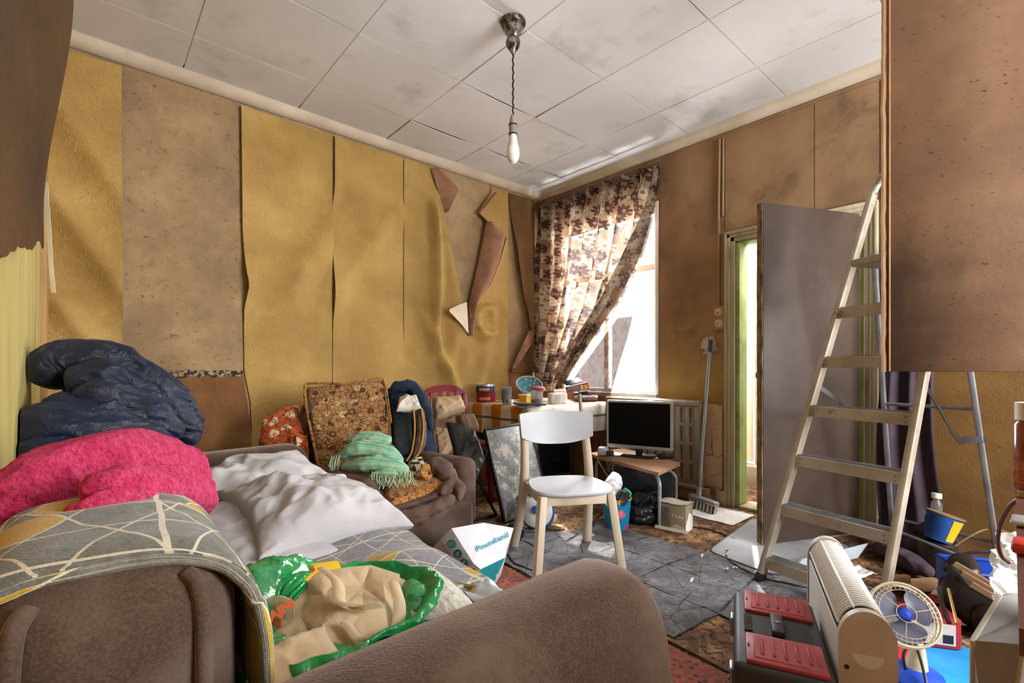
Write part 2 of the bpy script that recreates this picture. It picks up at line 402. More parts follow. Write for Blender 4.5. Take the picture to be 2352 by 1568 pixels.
def rugmat():
    s = NT('red_patterned_rug'); v = s.coord('Object')
    xy = s.n('ShaderNodeSeparateXYZ', i_Vector=v).outputs
    base = s.ramp(s.noise(v, 14, 8, .7), [(.3, '8a5c4c'), (.5, 'a87a66'), (.7, '9c8a72')])
    vv = s.voro(s.coord('Object', (9, 9, 9), (.1, .2, 0)), 1, out=1)
    motif = s.ramp(s.voro(v, 11, 'F1', 0), [(.0, 1.), (.28, 1.), (.34, 0.)], 'LINEAR')
    pal = s.ramp(s.n('ShaderNodeSeparateColor', i_Color=vv).outputs[0], [(0., 'b04438'), (.35, 'c0703c'), (.6, '7e8a4a'), (.8, '30405e')], 'CONSTANT')
    field = s.mix(s.math('MULTIPLY', motif, .8), base, pal)
    bx = s.math('SUBTRACT', 1.62, xy[0])                          # distance from the free long edge
    bord = s.n('ShaderNodeMapRange', i_Value=bx, i_1=.17, i_2=.175, i_3=1., i_4=0.).outputs[0]
    dots = s.ramp(s.voro(s.coord('Object', (34, 34, 34)), 1, rnd=.6), [(.24, .8), (.36, 0.)])
    bcol = s.mix(dots, s.ramp(s.noise(v, 40, 5, .7), [(.35, '7e4a3e'), (.6, 'a8604e')]), '3a3f4a')
    col = s.mix(bord, field, bcol)
    col = s.mix(s.ramp(s.noise(v, 60, 6, .7), [(.48, 0.), (.7, .6)]), col, '6d5a4a')
    return s.done(col, .95, 0, s.bump(s.noise(v, 140, 4), .5, .006), .1)
rugmat()

# ================================================================ the room
X0, X1, Y0, Y1, CZ = -.18, 3.65, -1.8, 3.67, 2.92
mb = MB(); mb.box((2.0, .9, -.05), (4.8, 5.7, .1)); struct('floor', mb, 'worn_floor_covering', 'worn brown patterned floor covering, torn and dirty')
mb = MB(); mb.box(((X0 + X1) / 2, 3.77, 1.48), (4.25, .2, 2.98)); WL = struct('wall_left', mb, 'old_plaster', 'long wall of bare plaster with peeling ochre wallpaper')
mb = MB(); T = .12; xc = X1 + T / 2
WY0, WY1, WZ0, WZ1 = 2.26, 3.42, .80, 2.45; DY0, DY1, DZ = .80, 1.60, 1.995
def wbox(m, y0, y1, z0, z1): m.box((xc, (y0 + y1) / 2, (z0 + z1) / 2), (T, y1 - y0, z1 - z0))
wbox(mb, WY1, 3.9, 0, 2.98); wbox(mb, WY0, WY1, 0, WZ0); wbox(mb, WY0, WY1, WZ1, 2.98); wbox(mb, DY1, WY0, 0, 2.98); wbox(mb, DY0, DY1, DZ, 2.98); wbox(mb, Y0 - .2, DY0, 0, 2.98)
WF = struct('wall_far', mb, 'sooted_brown_paper', 'window wall in brown sooted wallpaper')
mb = MB(); mb.box((X0 - .1, .935, 1.48), (.2, 5.47, 2.98)); WB = struct('wall_back', mb, 'ochre_paper', 'wall at the near left, ochre paper')
mb = MB()
for x0, x1, z0, z1 in ((X0, 1.55, 0, 2.98), (3.35, X1, 0, 2.98), (1.55, 3.35, 0, .85), (1.55, 3.35, 2.4, 2.98)): mb.box(((x0 + x1) / 2, Y0 - .1, (z0 + z1) / 2), (x1 - x0, .2, z1 - z0))
struct('wall_right', mb, 'ochre_paper_plain', 'unseen papered wall with an opening added for the front fill')  # window opening made up to go with the front fill lamp
mb = MB(); mb.box((1.735, .935, CZ + .05), (4.2, 5.8, .1)); CE = struct('ceiling', mb, 'ceiling_void', 'ceiling clad in large pale square boards')
# ceiling boards, one object each; those by the window corner sag
GX = [-.25, .447, 1.135, 1.82, 2.496, 3.12, 3.645]; GY = [-1.78, -1.3, -.68, -.04, .60, 1.238, 1.94, 2.574, 3.21, 3.665]
for i in range(len(GX) - 1):
    for j in range(len(GY) - 1):
        g = .0035; xa, xb, ya, yb = GX[i] + g, GX[i + 1] - g, GY[j] + g, GY[j + 1] - g
        xa = max(xa, X0 + .004); rnd = random.Random(i * 31 + j)
        sag = (.012 if i >= 3 and j >= 7 else .0) * rnd.uniform(.5, 1.1); edge = rnd.choice((0, 1, 2, 3)); tilt = rnd.uniform(0, .005)
        if i >= 3 and j >= 6: tilt = rnd.uniform(.002, .010) if i < 5 else .001
        def fn(u, v):
            z = CZ - .006 - [u, 1 - u, v, 1 - v][edge] ** 2 * tilt - sag * math.sin(u * math.pi) * (1 - v) * .9
            return (lerp(xa, xb, u), lerp(ya, yb, v), z)
        n = 12 if i >= 2 and j >= 6 else 2
        mb = MB(); mb.sheet(lambda u, v: fn(v, u), n, n, None, None, False, -.005); mb.build('ceiling_tile', 'ceiling_board', CE, True, 30)
# cover strips in the joints
for i, x in enumerate(GX[1:-1]):
    mb = MB(); mb.box((x, .9, CZ - .0065), (.012, 5.3, .003)); mb.build('joint_strip', 'ceiling_board', CE, False)
for y in GY[2:-1]:
    mb = MB(); mb.box((1.735, y, CZ - .0072), (3.8, .010, .003)); mb.build('joint_strip', 'ceiling_board', CE, False)
# cornices: rounded cove strips
def cornice(name, a, b, nrm):
    a, b, nrm = Vector(a), Vector(b), Vector(nrm); prof = [(0, -.072)] + [(.066 * math.sin(t), -.004 - .066 * math.cos(t)) for t in [k / 8 * math.pi / 2 for k in range(9)]] + [(.068, 0), (0, 0)]
    mb = MB(); n = len(prof); vs = []
    for p in (a, b): vs += [p + nrm * q + Vector((0, 0, z)) for q, z in prof]
    mb.add(vs, [(i, (i + 1) % n, n + (i + 1) % n, n + i) for i in range(n)] + [tuple(range(n))[::-1], tuple(range(n, 2 * n))])
    return struct(name, mb, 'cornice_paint', 'smooth cream cornice strip along the ceiling')
o = cornice('trim_1', (X0, 3.668, CZ - .006), (3.65, 3.668, CZ - .006), (0, -1, 0)); o['label'] = 'cream cornice strip above the peeling ochre wallpaper'
o = cornice('trim_2', (3.648, 3.668, CZ - .006), (3.648, -.9, CZ - .006), (-1, 0, 0)); o['label'] = 'cream cornice strip above the curtained window'

# ---------------------------------------------------------------- wallpaper on the left wall
def zx(pts, Y=3.655):
    q = []
    for px, py in pts:
        p = onY(px, py, Y); q.append((p.z, p.x))
    return sorted(q)
def strip(left, right, off, mat, z0, z1, name='wallpaper_strip', parent=None, nu=22, nv=70, th=.0012, Y=3.662, label=None):
    """a length of paper on the wall: edges as (height, x) lists, off(u, z, x) = how far it stands away from the wall"""
    def fn(u, v):
        z = lerp(z0(u) if callable(z0) else z0, z1(u) if callable(z1) else z1, v); a, b = poly_at(left, z), poly_at(right, z); x = lerp(a, b, u)
        return (x, Y - .003 - max(0, off(u, z, x)), z)
    mb = MB(); mb.sheet(fn, nu, nv, None, None, False, th)
    o = mb.build(name, mat, parent or WL, True, 60, True)
    if label: o['label'] = label
    return o
def gauss(x, c, s): return math.exp(-((x - c) / s) ** 2)
CB = 2.815
# first length, slack, with slanting folds
def off1(u, z, x):
    d = (x + .17) * .9 + (z - 1.7) * .55
    return .012 + .06 * gauss(d, .18, .07) + .05 * gauss(d, -.12, .06) * smooth(2.6, 2.1, z) + .05 * gauss(d, .48, .08) + .035 * gauss(z - .1 * u, 1.15, .05) * u + .012 * N((x * 2, z * 2, 0), 1.5, 3)
strip([(0, -.172), (3, -.172)], [(0, .150), (1.0, .15), (1.2, .155), (1.28, .145), (1.32, .158), (2.0, .152), (3, .150)], off1, 'ochre_paper', .3, CB, nu=30)
# lengths two and three; the left edge of the second bellies out
def off2(u, z, x):
    e = (1 - u) ** 3
    return .004 + e * (.062 * gauss(z, 1.62, .16) + .02 * smooth(1.2, 2.2, z)) + .012 * gauss(u, .55, .18) * (1 + N((z, 0, 0), 1.2, 4)) * smooth(2.7, 2.2, z) + .045 * gauss((x - .8) * .8 - (z - 1.6) * .45, .25, .09) * smooth(1.2, 1.6, z) * smooth(2.5, 2.2, z)
strip([(0, .853), (.8, .84), (1.02, .80), (1.45, .795), (1.6, .815), (1.7, .80), (2, .785), (3, .775)], [(0, 1.398), (3, 1.398)], off2, 'ochre_paper', .2, CB, nu=30)
def off3(u, z, x):
    return .004 + .014 * gauss(u, .5, .25) * (.6 + N((z * 1.4, 0, 3), 1, 4)) + .022 * gauss(u, .02, .05) * smooth(2.25, 2.5, z) + .035 * gauss((x - 1.4) * .7 - (z - 2.0) * .5, .2, .08) * smooth(2.5, 2.3, z) + .02 * gauss((x - 1.4) * .5 + (z - 1.3) * .5, .2, .1)
strip([(0, 1.403), (2.3, 1.403), (2.42, 1.412), (3, 1.412)], [(0, 1.998), (3, 1.998)], off3, 'ochre_paper', .2, CB, nu=26)
# fourth length: torn away on the right, thick hanging folds
e4 = zx([(985, 385), (1004, 450), (1012, 520), (1030, 600), (1042, 660), (1053, 720), (1060, 770), (1061, 840), (1062, 900)]) ; e4 = [(0, e4[0][1])] + e4 + [(3, e4[-1][1])]
def off4(u, z, x):
    q = u - .42 - .25 * (z - 1.8)
    return .006 + .085 * smooth(.55, 1, u) * smooth(2.75, 2.35, z) * smooth(.8, 1.25, z) + .10 * gauss(q, .18, .10) * smooth(2.6, 2.3, z) * smooth(.9, 1.5, z) + .08 * gauss((u - .3) + (z - 1.45) * .9, 0, .10) * smooth(.15, .5, u) + .035 * gauss(u - .75 + (1.2 - z) * .35, 0, .1) * smooth(1.7, 1.3, z)
S4 = strip([(0, 2.004), (2.0, 2.004), (3, 2.006)], e4, off4, 'ochre_paper', .2, CB, nu=40, nv=90)
l = zx([(988, 388), (1000, 430), (1017, 490)]); r = zx([(992, 388), (1044, 440), (1019, 490)])
strip(l, r, lambda u, z, x: .03 + .05 * u, 'paper_back', l[0][0], l[-1][0], 'peeled_flap', S4, 8, 12, label='folded torn corner of the paper, backing outward')
l = zx([(1052, 697), (1030, 705), (1010, 715), (1022, 727), (1042, 748), (1057, 768)]); r = zx([(1056, 697), (1058, 730), (1060, 768)])
strip(l, r, lambda u, z, x: .115 + .02 * (1 - u), 'paper_back_pale', l[0][0], l[-1][0], 'peeled_flap', S4, 8, 14, label='pale curled tongue of torn paper')
# fifth length: torn on the left and rolled over
l = zx([(1128, 440), (1108, 468), (1092, 490), (1120, 520), (1156, 546), (1142, 600), (1122, 650), (1092, 692), (1070, 705), (1068, 730), (1078, 762), (1062, 775), (1062, 850), (1062, 900)]); l = [(0, l[0][1])] + l + [(3, l[-1][1])]
def off5(u, z, x):
    return .006 + .05 * (1 - u) ** 2 * smooth(2.75, 2.5, z) * smooth(.85, 1.2, z) + .075 * gauss(math.hypot(u - .42, (z - 1.49) * 2.4), .30, .13) * smooth(.75, .5, u) + .03 * gauss(u - .45 - (z - 1.1) * .5, 0, .12) * smooth(1.35, 1.1, z)
S5 = strip(l, [(0, 3.17), (3, 3.17)], off5, 'ochre_paper', .62, CB, nu=34, nv=110)
l = zx([(1110, 513), (1102, 560), (1092, 610), (1080, 660), (1068, 715), (1060, 770)]); r = zx([(1114, 513), (1156, 545), (1143, 602), (1122, 652), (1086, 700), (1084, 735), (1078, 770)])
strip(l, r, lambda u, z, x: .04 + .075 * math.sin(math.pi * min(1, u * 1.0)) ** .8, 'paper_back', l[0][0], l[-1][0], 'peeled_flap', S5, 16, 50, label='long reddish roll of turned over paper backing')
l = zx([(1126, 446), (1100, 478), (1088, 492)]); r = zx([(1132, 446), (1112, 470), (1094, 496)])
strip(l, r, lambda u, z, x: .07 + .02 * math.sin(u * math.pi), 'paper_back', l[0][0], l[-1][0], 'peeled_flap', S5, 6, 12)
# sixth length by the curtain: brown, torn on a slant
l = zx([(1168, 452), (1175, 520), (1184, 600), (1196, 680), (1206, 720), (1214, 780), (1200, 800), (1184, 822), (1168, 848)]); l = l + [(3, l[-1][1])]
def off6(u, z, x): return .008 + .05 * (1 - u) ** 2 * smooth(2.7, 2.2, z) + .02 * gauss(u - .6, 0, .2)
S6 = strip(l, [(0, 3.62), (3, 3.62)], off6, 'brown_paper', l[0][0] - .03, CB, nu=20)
l = zx([(1206, 760), (1188, 800), (1168, 845)]); r = zx([(1212, 760), (1213, 785), (1172, 848)])
strip(l, r, lambda u, z, x: .06 + .02 * u, 'paper_back', l[0][0], l[-1][0], 'peeled_flap', S6, 6, 14)
# below the bare plaster: ragged batten line and the old embossed brown paper
strip([(0, .17), (1.05, .17)], [(0, .90), (.5, .853), (1.02, .79)], lambda u, z, x: .004 + .008 * N((x, z, 0), 4, 2), 'lincrusta', .2, lambda u: .975 + .02 * u + .006 * math.sin(u * 40), 'old_embossed_paper', nu=30, nv=30)
mb = MB(); mb.sheet(lambda u, v: (lerp(.16, .79, u), 3.652 - .006 * N((u * 20, v * 3, 0), 1, 5), lerp(.985 + .012 * N((u * 18, 0, 0), 1, 1), 1.032 + .012 * N((u * 14, 1, 0), 1, 2), v)), 60, 4, None, None, False, .004)
pm('flaking_batten', '3c2a1e', 'b0a07c', 40, .9, .6, 60, lo=.45, hi=.6); mb.build('ragged_paper_edge', 'flaking_batten', WL, True, 60, True)
# brown paper seen low by the corner, behind the table
strip([(0, 3.12), (1.15, 3.12)], [(0, 3.63), (1.15, 3.63)], lambda u, z, x: .004, 'lincrusta', .2, lambda u: 1.02 + .03 * math.sin(u * 9), 'old_embossed_paper', nu=8, nv=8)

# ---------------------------------------------------------------- near-left wall: pale board, jamb, hanging dark sheet
pm('pale_yellow_board', 'b9a862', 'cdbd7c', 3, .6, .1, 20, stretch=(1, 3, .4), dirt=('6b4a20', 2.5, .6, .8))
pm('bare_jamb_wood', 'a07a48', 'c09a62', 6, .7, .3, 30, stretch=(1, 4, .4), dirt=('6a4020', 5, .6, .75))
mb = MB(); mb.box((-.165, 2.18, 1.15), (.03, 1.32, 2.3)); mb.build('board_panel', 'pale_yellow_board', WB, False)
mb = MB(); mb.rbox((-.155, 2.905, 1.15), (.05, .13, 2.3), .006); mb.build('door_jamb', 'bare_jamb_wood', WB)
mb = MB(); mb.rbox((-.160, 1.50, 1.15), (.03, .05, 2.3), .006); mb.build('door_jamb', 'window_paint', WB)
def fnh(u, v):
    y = lerp(.75, 2.02, u) - .10 * smooth(.5, 1, u) * (1 - v); zb = lerp(1.12, 1.40, u) + .03 * N((u * 9, 0, 0), 1, 3) + .012 * N((u * 30, 0, 0), 1, 4); z = lerp(zb, 2.9, v)
    x = -.155 + .035 * smooth(2.9, 1.5, z) + smooth(.55, .97, u) * lerp(.03, .115, smooth(1.45, 2.2, z)) + .01 * math.sin(u * 7 + z * 2)
    return (x, y, z)
mb = MB(); mb.sheet(fnh, 50, 50, None, None, False, .0012)
hs = mb.build('hanging_wallpaper_sheet', 'dark_paper', WB, True, 60, True); hs['label'] = 'dark sheet of wallpaper hanging loose at the near left'
pth = spline([att(104, 418, 1.42), att(108, 470, 1.43), att(113, 540, 1.45), att(117, 610, 1.46), att(123, 672, 1.47)], 24)
mb = MB(); mb.sheet(lambda u, v: pth[int(round(u * 24))] + Vector((.010 * (v - .5), -.006 * (v - .5), 0)), 24, 4, None, None, False, .0012)
mb.build('torn_paper_curl', 'paper_back_pale', hs, True, 60, True)

# ---------------------------------------------------------------- far wall: bare plaster by the radiator, skirting, seams, conduit
mb = MB(); mb.sheet(lambda u, v: (3.640 - .012 * max(0, N((u * 9, v * 9, 1), 1, 2)), lerp(1.70, 2.26, u), lerp(.12, .77 + .03 * N((u * 12, 0, 0), 1, 4), v)), 40, 40); mb.build('bare_plaster_patch', 'bare_cracked_plaster', WF, True, 60)
mb = MB(); mb.sheet(lambda u, v: (3.638, 1.80 + .055 * math.cos(v * 6.283) * u * (1 + .8 * N((math.cos(v * 6.28) * 2, math.sin(v * 6.28) * 2, 0), 2, 1)), 1.21 + .075 * math.sin(v * 6.283) * u * (1 + .8 * N((math.cos(v * 6.28) * 2, math.sin(v * 6.28) * 2, 0), 2, 2))), 4, 40)
pm('white_filler', 'a89a86', 'c4b8a6', 9, .9, .3, 60); mb.build('filler_patch', 'white_filler', WF)
for y0, y1, z0 in ((DY1 + .085, 2.235, .79), (1.08, DY1 + .08, 2.09), (.73, 1.075, 2.09), (-.9, .72, .12)):
    k = y0
    mb = MB(); mb.sheet(lambda u, v: (3.6465 - .004 * abs(N((u * 2, v * 4, k), 1, 3)) - .006 * gauss(u, 0, .04) * abs(N((v * 5, 0, k), 1, 1)), lerp(y0, y1, u), lerp(z0, 2.81, v)), 14, 40, None, None, False, -.0012); mb.build('wallpaper_strip', 'sooted_brown_paper' if z0 != .12 else 'dim_ochre_paper', WF, True, 60)
mb = MB(); mb.tube([(3.632, 1.722, 1.52), (3.632, 1.722, 2.3), (3.634, 1.715, 2.80)], .011, 8); mb.tube([(3.632, 1.69, 2.2), (3.634, 1.688, 2.80)], .008, 8); mb.build('cable_conduit', 'sooted_brown_paper', WF)
mb = MB(); mb.box((3.636, .25, .06), (.024, 1.05, .12)); struct('baseboard_far', mb, 'skirting_wood', 'dark split wooden skirting below the yellow wall', smooth=False)
mb = MB(); mb.rbox((3.63, 1.93, .055), (.035, .52, .11), .006); struct('baseboard_window', mb, 'bare_cracked_plaster', 'broken pale skirting under the radiator')

# ---------------------------------------------------------------- window
mb = MB(); yc = (WY0 + WY1) / 2; zc = (WZ0 + WZ1) / 2; fx = 3.725
for y in (WY0 + .03, WY1 - .03): mb.rbox((fx, y, zc), (.07, .06, WZ1 - WZ0), .005)
for z in (WZ0 + .03, WZ1 - .03, 1.93): mb.rbox((fx, yc, z), (.066, WY1 - WY0, .06), .005)
mb.rbox((fx, yc, zc), (.06, .05, WZ1 - WZ0), .005)
W1 = struct('window_1', mb, 'window_paint', 'white framed window, bright daylight outside')
for y in (WY0 + .31, WY1 - .31):
    for z0, z1 in ((WZ0 + .06, 1.90), (1.96, WZ1 - .06)):
        mb = MB(); mb.box((3.735, y, (z0 + z1) / 2), (.004, .50, z1 - z0)); mb.build('pane', 'window_glass', W1, False)
mb = MB(); mb.rbox((3.70, yc, WZ0 + .012), (.20, WY1 - WY0 + .03, .03), .006); mb.build('window_sill', 'window_paint', W1)
mb = MB(); mb.rbox((3.655, WY0 + .006, zc), (.02, .03, WZ1 - WZ0 + .05), .004); mb.build('reveal_bead', 'window_paint', W1)

# ---------------------------------------------------------------- doorway with mouldings
mb = MB()
for y, s in ((DY1, 1), (DY0, -1)):
    for k, (dy, wd, th) in enumerate(((.016, .032, .024), (.044, .026, .034), (.063, .016, .044))): mb.rbox((3.652 - th / 2, y + s * dy, (DZ + .07) / 2), (th, wd, DZ + .07), .004)
for k, (dz, wd, th) in enumerate(((.016, .032, .024), (.044, .026, .034), (.066, .022, .044))): mb.rbox((3.652 - th / 2, (DY0 + DY1) / 2, DZ + dz), (th, DY1 - DY0 + .142, wd + .004), .004)
D = struct('trim_3', mb, 'old_cream_paint', 'worn cream moulded door architrave with flaking paint')
mb = MB(); mb.rbox((3.71, DY1 - .015, DZ / 2), (.13, .03, DZ), .004); mb.rbox((3.71, DY0 + .015, DZ / 2), (.13, .03, DZ), .004); mb.rbox((3.71, (DY0 + DY1) / 2, DZ - .004), (.13, DY1 - DY0, .02), .004); mb.build('door_lining', 'green_door_paint', D)
mb = MB(); mb.rbox((3.72, (DY0 + DY1) / 2, .012), (.20, DY1 - DY0 - .07, .03), .008); mb.build('threshold', 'threshold_stone', D)
# door leaf, hinged on its far jamb and standing open into the room
def doorleaf():
    s = NT('sooted_door_paint'); v = s.coord('Object')
    col = s.ramp(s.noise(v, 1.8, 7, .6), [(.3, '33261f'), (.5, '46362c'), (.7, '57463b')])
    col = s.mix(s.ramp(s.noise(v, 3.5, 9, .7, 1), [(.56, 0.), (.74, .8)]), col, '33292a')
    col = s.mix(s.ramp(s.noise(v, 30, 6, .7), [(.7, 0.), (.78, .7)]), col, '2a2020')
    return s.done(col, .55, 0, s.bump(s.noise(v, 40, 4), .12, .004), .4)
doorleaf()
pm('worn_door_edge', '4a382a', '9c8664', 22, .8, .6, 60, stretch=(1, 1, .5))
P0 = Vector((2.945, 1.153, 0)); P1 = Vector((3.615, .835, 0)); dv = P1 - P0
d1 = tag(thing('door_1', 'sooted grey brown flush door standing open, edge towards the room', None, P0, math.atan2(dv.y, dv.x)), kind='structure')
L = dv.length
mb = MB(); mb.rbox((L / 2 + .004, 0, 1.012), (L - .008, .038, 1.985), .002); mb.build('door_leaf', 'sooted_door_paint', d1)
mb = MB(); mb.sheet(lambda u, v: (-.001 - .003 * abs(N((u * 3, v * 30, 0), 1, 2)), lerp(-.0195, .0195, u), lerp(.02, 2.004, v)), 4, 120, None, None, False, -.006); mb.build('door_edge', 'worn_door_edge', d1, True, 60)
mb = MB(); mb.lathe([(.006, 0), (.006, .03), (.022, .035), (.026, .05), (.018, .06), (0, .062)], 16, TRS((.06, .02, 1.0), (R(-90), 0, 0))); mb.build('knob', pm('dull_brass', '6b5a34', '8c7848', 20, .4, 0, 80, .9), d1)

# ---------------------------------------------------------------- yard outside the doorway
mb = MB(); mb.box((5.4, 1.2, -.16), (2.9, 3.4, .1)); struct('ground_outside', mb, 'concrete', 'grey concrete yard outside the door')
mb = MB(); mb.box((4.62, .82, 1.05), (.1, 2.02, 2.4)); bw = struct('wall_outside', mb, 'mortar', 'red brick wall outside the doorway')
pr = None
for r in range(29):
    for c in range(8):
        y = -.1 + c * .235 + (.1175 if r % 2 else 0)
        if pr is None:
            mb = MB(); mb.rbox((0, 0, 0), (.03, .222, .068), .006, 1); pr = mb.build('brick', 'brick_red', bw); b = pr
        else:
            b = pr.copy(); COL.objects.link(b)
        b.location = (4.566 + random.uniform(-.004, .003), y, -.06 + r * .0785)
fr = thing('window_2', 'white plastic frame outside the doorway', None, (4.58, 1.90, 0)); fr['kind'] = 'structure'
for dy, wd, dz in ((0, .10, 1.02), (.62, .07, 1.02)):
    mb = MB(); mb.rbox((0, dy, dz + .05), (.07, wd, 1.75), .008); mb.build('frame_post', 'white_upvc', fr)
for z in (.22, 1.9):
    mb = MB(); mb.rbox((0, .31, z), (.065, .56, .08), .008); mb.build('frame_rail', 'white_upvc', fr)
mb = MB(); mb.box((0, .31, 1.06), (.02, .56, 1.6)); mb.build('pane', 'window_glass', fr, False)
mb = MB(); mb.rbox((0, .3, .05), (.25, .9, .24), .01); mb.build('sill', 'concrete', fr)
# ================================================================ sofa zone: cloth materials
def velvet(name, a, b, c, sheen=.5):
    s = NT(name); v = s.coord('Object')
    col = s.ramp(s.noise(v, 5, 7, .6), [(.3, a), (.52, b), (.75, c)])
    pile = s.noise(v, 260, 3, .6)
    col = s.mix(s.ramp(pile, [(.4, 0.), (.7, .45)]), col, c)
    return s.done(col, .95, 0, s.bump(s.noise(v, 220, 4), .5, .003), .1, Sheen_Weight=sheen, Sheen_Roughness=.4, Sheen_Tint='b8a598')
velvet('brown_velvet', '33251d', '4a3a30', '6a5a50', .9)
def geo(name, n, base, base2, lw=.022, asp=(1, 1)):
    s = NT(name); uv = s.coord('UV', (asp[0], asp[1], 1))
    ns = s.n('ShaderNodeTexNoise', i_Vector=uv, i_Scale=5., i_Detail=1.)
    uv2 = s.n('ShaderNodeVectorMath', operation='ADD', i_0=uv, i_1=s.n('ShaderNodeVectorMath', operation='SCALE', i_0=ns.outputs[1], i_Scale=.012).outputs[0]).outputs[0]
    lines = None; ids = None
    for k, (a, f, ph) in enumerate(((R(5), 1, .1), (R(63), 1., .37), (R(122), 1.05, .23), (R(93), .55, .6))):
        d = s.n('ShaderNodeVectorMath', operation='DOT_PRODUCT', i_0=uv2, i_1=(math.cos(a) * n * f, math.sin(a) * n * f, 0)).outputs['Value']
        d = s.math('ADD', d, ph + 20); fr = s.math('FRACT', d); fl = s.math('FLOOR', d)
        ln = s.math('LESS_THAN', s.math('ABSOLUTE', s.math('SUBTRACT', fr, .5)), lw)
        lines = ln if lines is None else s.math('MAXIMUM', lines, ln)
        if k < 3:
            fl = s.math('FLOOR', s.math('ADD', d, .5)); ids = s.math('MULTIPLY', fl, (1.37, 7.13, 3.71)[k]) if ids is None else s.math('ADD', ids, s.math('MULTIPLY', fl, (1.37, 7.13, 3.71)[k]))
    wn_ = s.n('ShaderNodeTexWhiteNoise', noise_dimensions='1D'); s.put(wn_.inputs['W'], ids)
    v = s.coord('Object'); col = s.ramp(s.noise(v, 60, 5, .7), [(.35, base), (.65, base2)])
    col = s.mix(s.math('GREATER_THAN', wn_.outputs[0], .90), col, 'b8921f')
    col = s.mix(s.math('MULTIPLY', lines, .85), col, 'd6cdb4')
    return s.done(col, .95, 0, s.bump(s.noise(v, 200, 4), .5, .004), .1, Sheen_Weight=.25)
geo('grey_throw', 7.5, '5c5c54', '77776e', .020, (.42, 1.1))
geo('grey_throw_seat', 8.5, '6e6e72', '8e8e92', .016, (.8, 1.4))
def satin():
    s = NT('navy_satin'); v = s.coord('Object')
    col = s.ramp(s.noise(v, 5, 5), [(.3, '070c1c'), (.7, '121e3c')])
    return s.done(col, .42, 0, s.bump(s.noise(v, 16, 6, .6, 1.5), .5, .03), .5, Sheen_Weight=.2, Sheen_Tint='5b7ab8')
satin()
def chenille():
    s = NT('pink_chenille'); v = s.coord('Object')
    col = s.ramp(s.noise(v, 60, 5, .7), [(.3, 'a8163f'), (.5, 'd82f63'), (.72, 'ec5a88')])
    return s.done(col, .95, 0, s.bump(s.noise(v, 150, 4, .7), .9, .012, s.bump(s.voro(v, 110), .5, .01)), .1, Sheen_Weight=.4, Sheen_Tint='ff9ab8')
chenille()
pm('white_pillowcase', 'b4b1b3', 'cac8cb', 3, .85, .25, 12, bd=.02, dirt=('b3a894', 4, .62, .85))
pm('green_plastic', '0a7a3c', '1ea85a', 3, .28, .5, 14, bd=.03, spec=.6, Transmission_Weight=.12)
pm('beige_canvas', 'b39a78', 'd2bd9c', 4, .85, .35, 16, bd=.02)
pm('bubble_mailer', 'b9b5a6', 'd6d3c6', 8, .6, .8, 34, bd=.015)
pm('white_bag_plastic', 'd9dbe4', 'eeeff4', 4, .4, .3, 14, bd=.012, spec=.5)
pm('teal_print', '0e8f9c', '19a3ae', 4, .45)
pm('tin_gold', 'a88f4c', 'cdb673', 6, .3, 0, 80, .85)
pm('yellow_packet', 'd9a91c', 'ecc63a', 5, .45)
pm('red_print', 'b02a26', 'c8412c', 5, .5)
pm('white_card', 'd8d6d0', 'efeeea', 5, .6)
pm('black_plastic', '17181a', '26282b', 7, .4)
pm('orange_print', 'c8521f', 'da6a30', 6, .6)

# ---------------------------------------------------------------- brown velvet sofa, its back to the near-left wall
sf = thing('sofa', 'large brown velvet sofa with rolled arms in the left foreground', 'sofa', (.4, 1.6, 0))
def part(name, mat, parent, *boxes, b=.03, seg=4, world=True):
    m = MB()
    for c, s_ in boxes: m.rbox(c, s_, b, seg)
    return m.build(name, mat, parent, True, 50, world)
part('base', 'brown_velvet', sf, ((.34, 1.63, .17), (.78, 2.0, .26)), b=.03)
part('seat_cushion', 'brown_velvet', sf, ((.48, 1.15, .36), (.66, .94, .16)), b=.06)
part('seat_cushion', 'brown_velvet', sf, ((.48, 2.09, .36), (.66, .92, .16)), b=.06)
def backfn(mb):
    mb.rbox((.028, 1.63, .49), (.27, 1.82, .62), .09, 6)
m = MB(); backfn(m); bk = m.build('backrest', 'brown_velvet', sf, True, 60, True)
for x, sw in ((-.060, -1), (.108, 1)):
    m = MB(); m.tube(spline([(x - sw * .012, .748, .768), (x, .732, .745), (x + sw * .004, .722, .65), (x - sw * .004, .722, .5), (x - .03, .722, .35)], 24), .0105, 10); m.build('piping', 'brown_velvet', bk, True, 60, True)
def arm(y, x0, x1, wd, top):
    """rolled arm: round on top, slightly swollen towards the front, soft front edge"""
    def fn(u, v):
        a = v * 2 * math.pi; s = u
        e = 1 - max(0, (s - .9) / .1) ** 3 * .22 - max(0, (.06 - s) / .06) * .2
        bulge = 1 + .05 * math.sin(s * 3)
        cy_ = math.cos(a); cz = math.sin(a)
        yy = (abs(cy_) ** .7) * (1 if cy_ > 0 else -1) * wd / 2 * e * bulge
        hz = (top - .06) / 2
        zz = .06 + hz + (abs(cz) ** (.62)) * (1 if cz > 0 else -1) * hz * (e if cz > 0 else 1)
        return (lerp(x0, x1, s), y + yy + .004 * N((s * 5, v * 5, y), 1, 2), zz + .006 * N((s * 4, v * 6, y), 1, 3) * (1 if zz > .3 else 0) - .02 * (1 - s) * (1 if cz > 0 else 0))
    m = MB(); m.sheet(lambda u, v: fn(u, 1 - v), 40, 48)
    n = 49; m.add([fn(1, 1 - j / 48) for j in range(48)], [tuple(range(48))]); m.add([fn(0, 1 - j / 48) for j in range(48)], [tuple(range(48))[::-1]])
    return m.build('arm', 'brown_velvet', sf, True, 50, True)
arm(.60, -.08, .845, .26, .650); arm(2.69, -.08, .88, .26, .645)
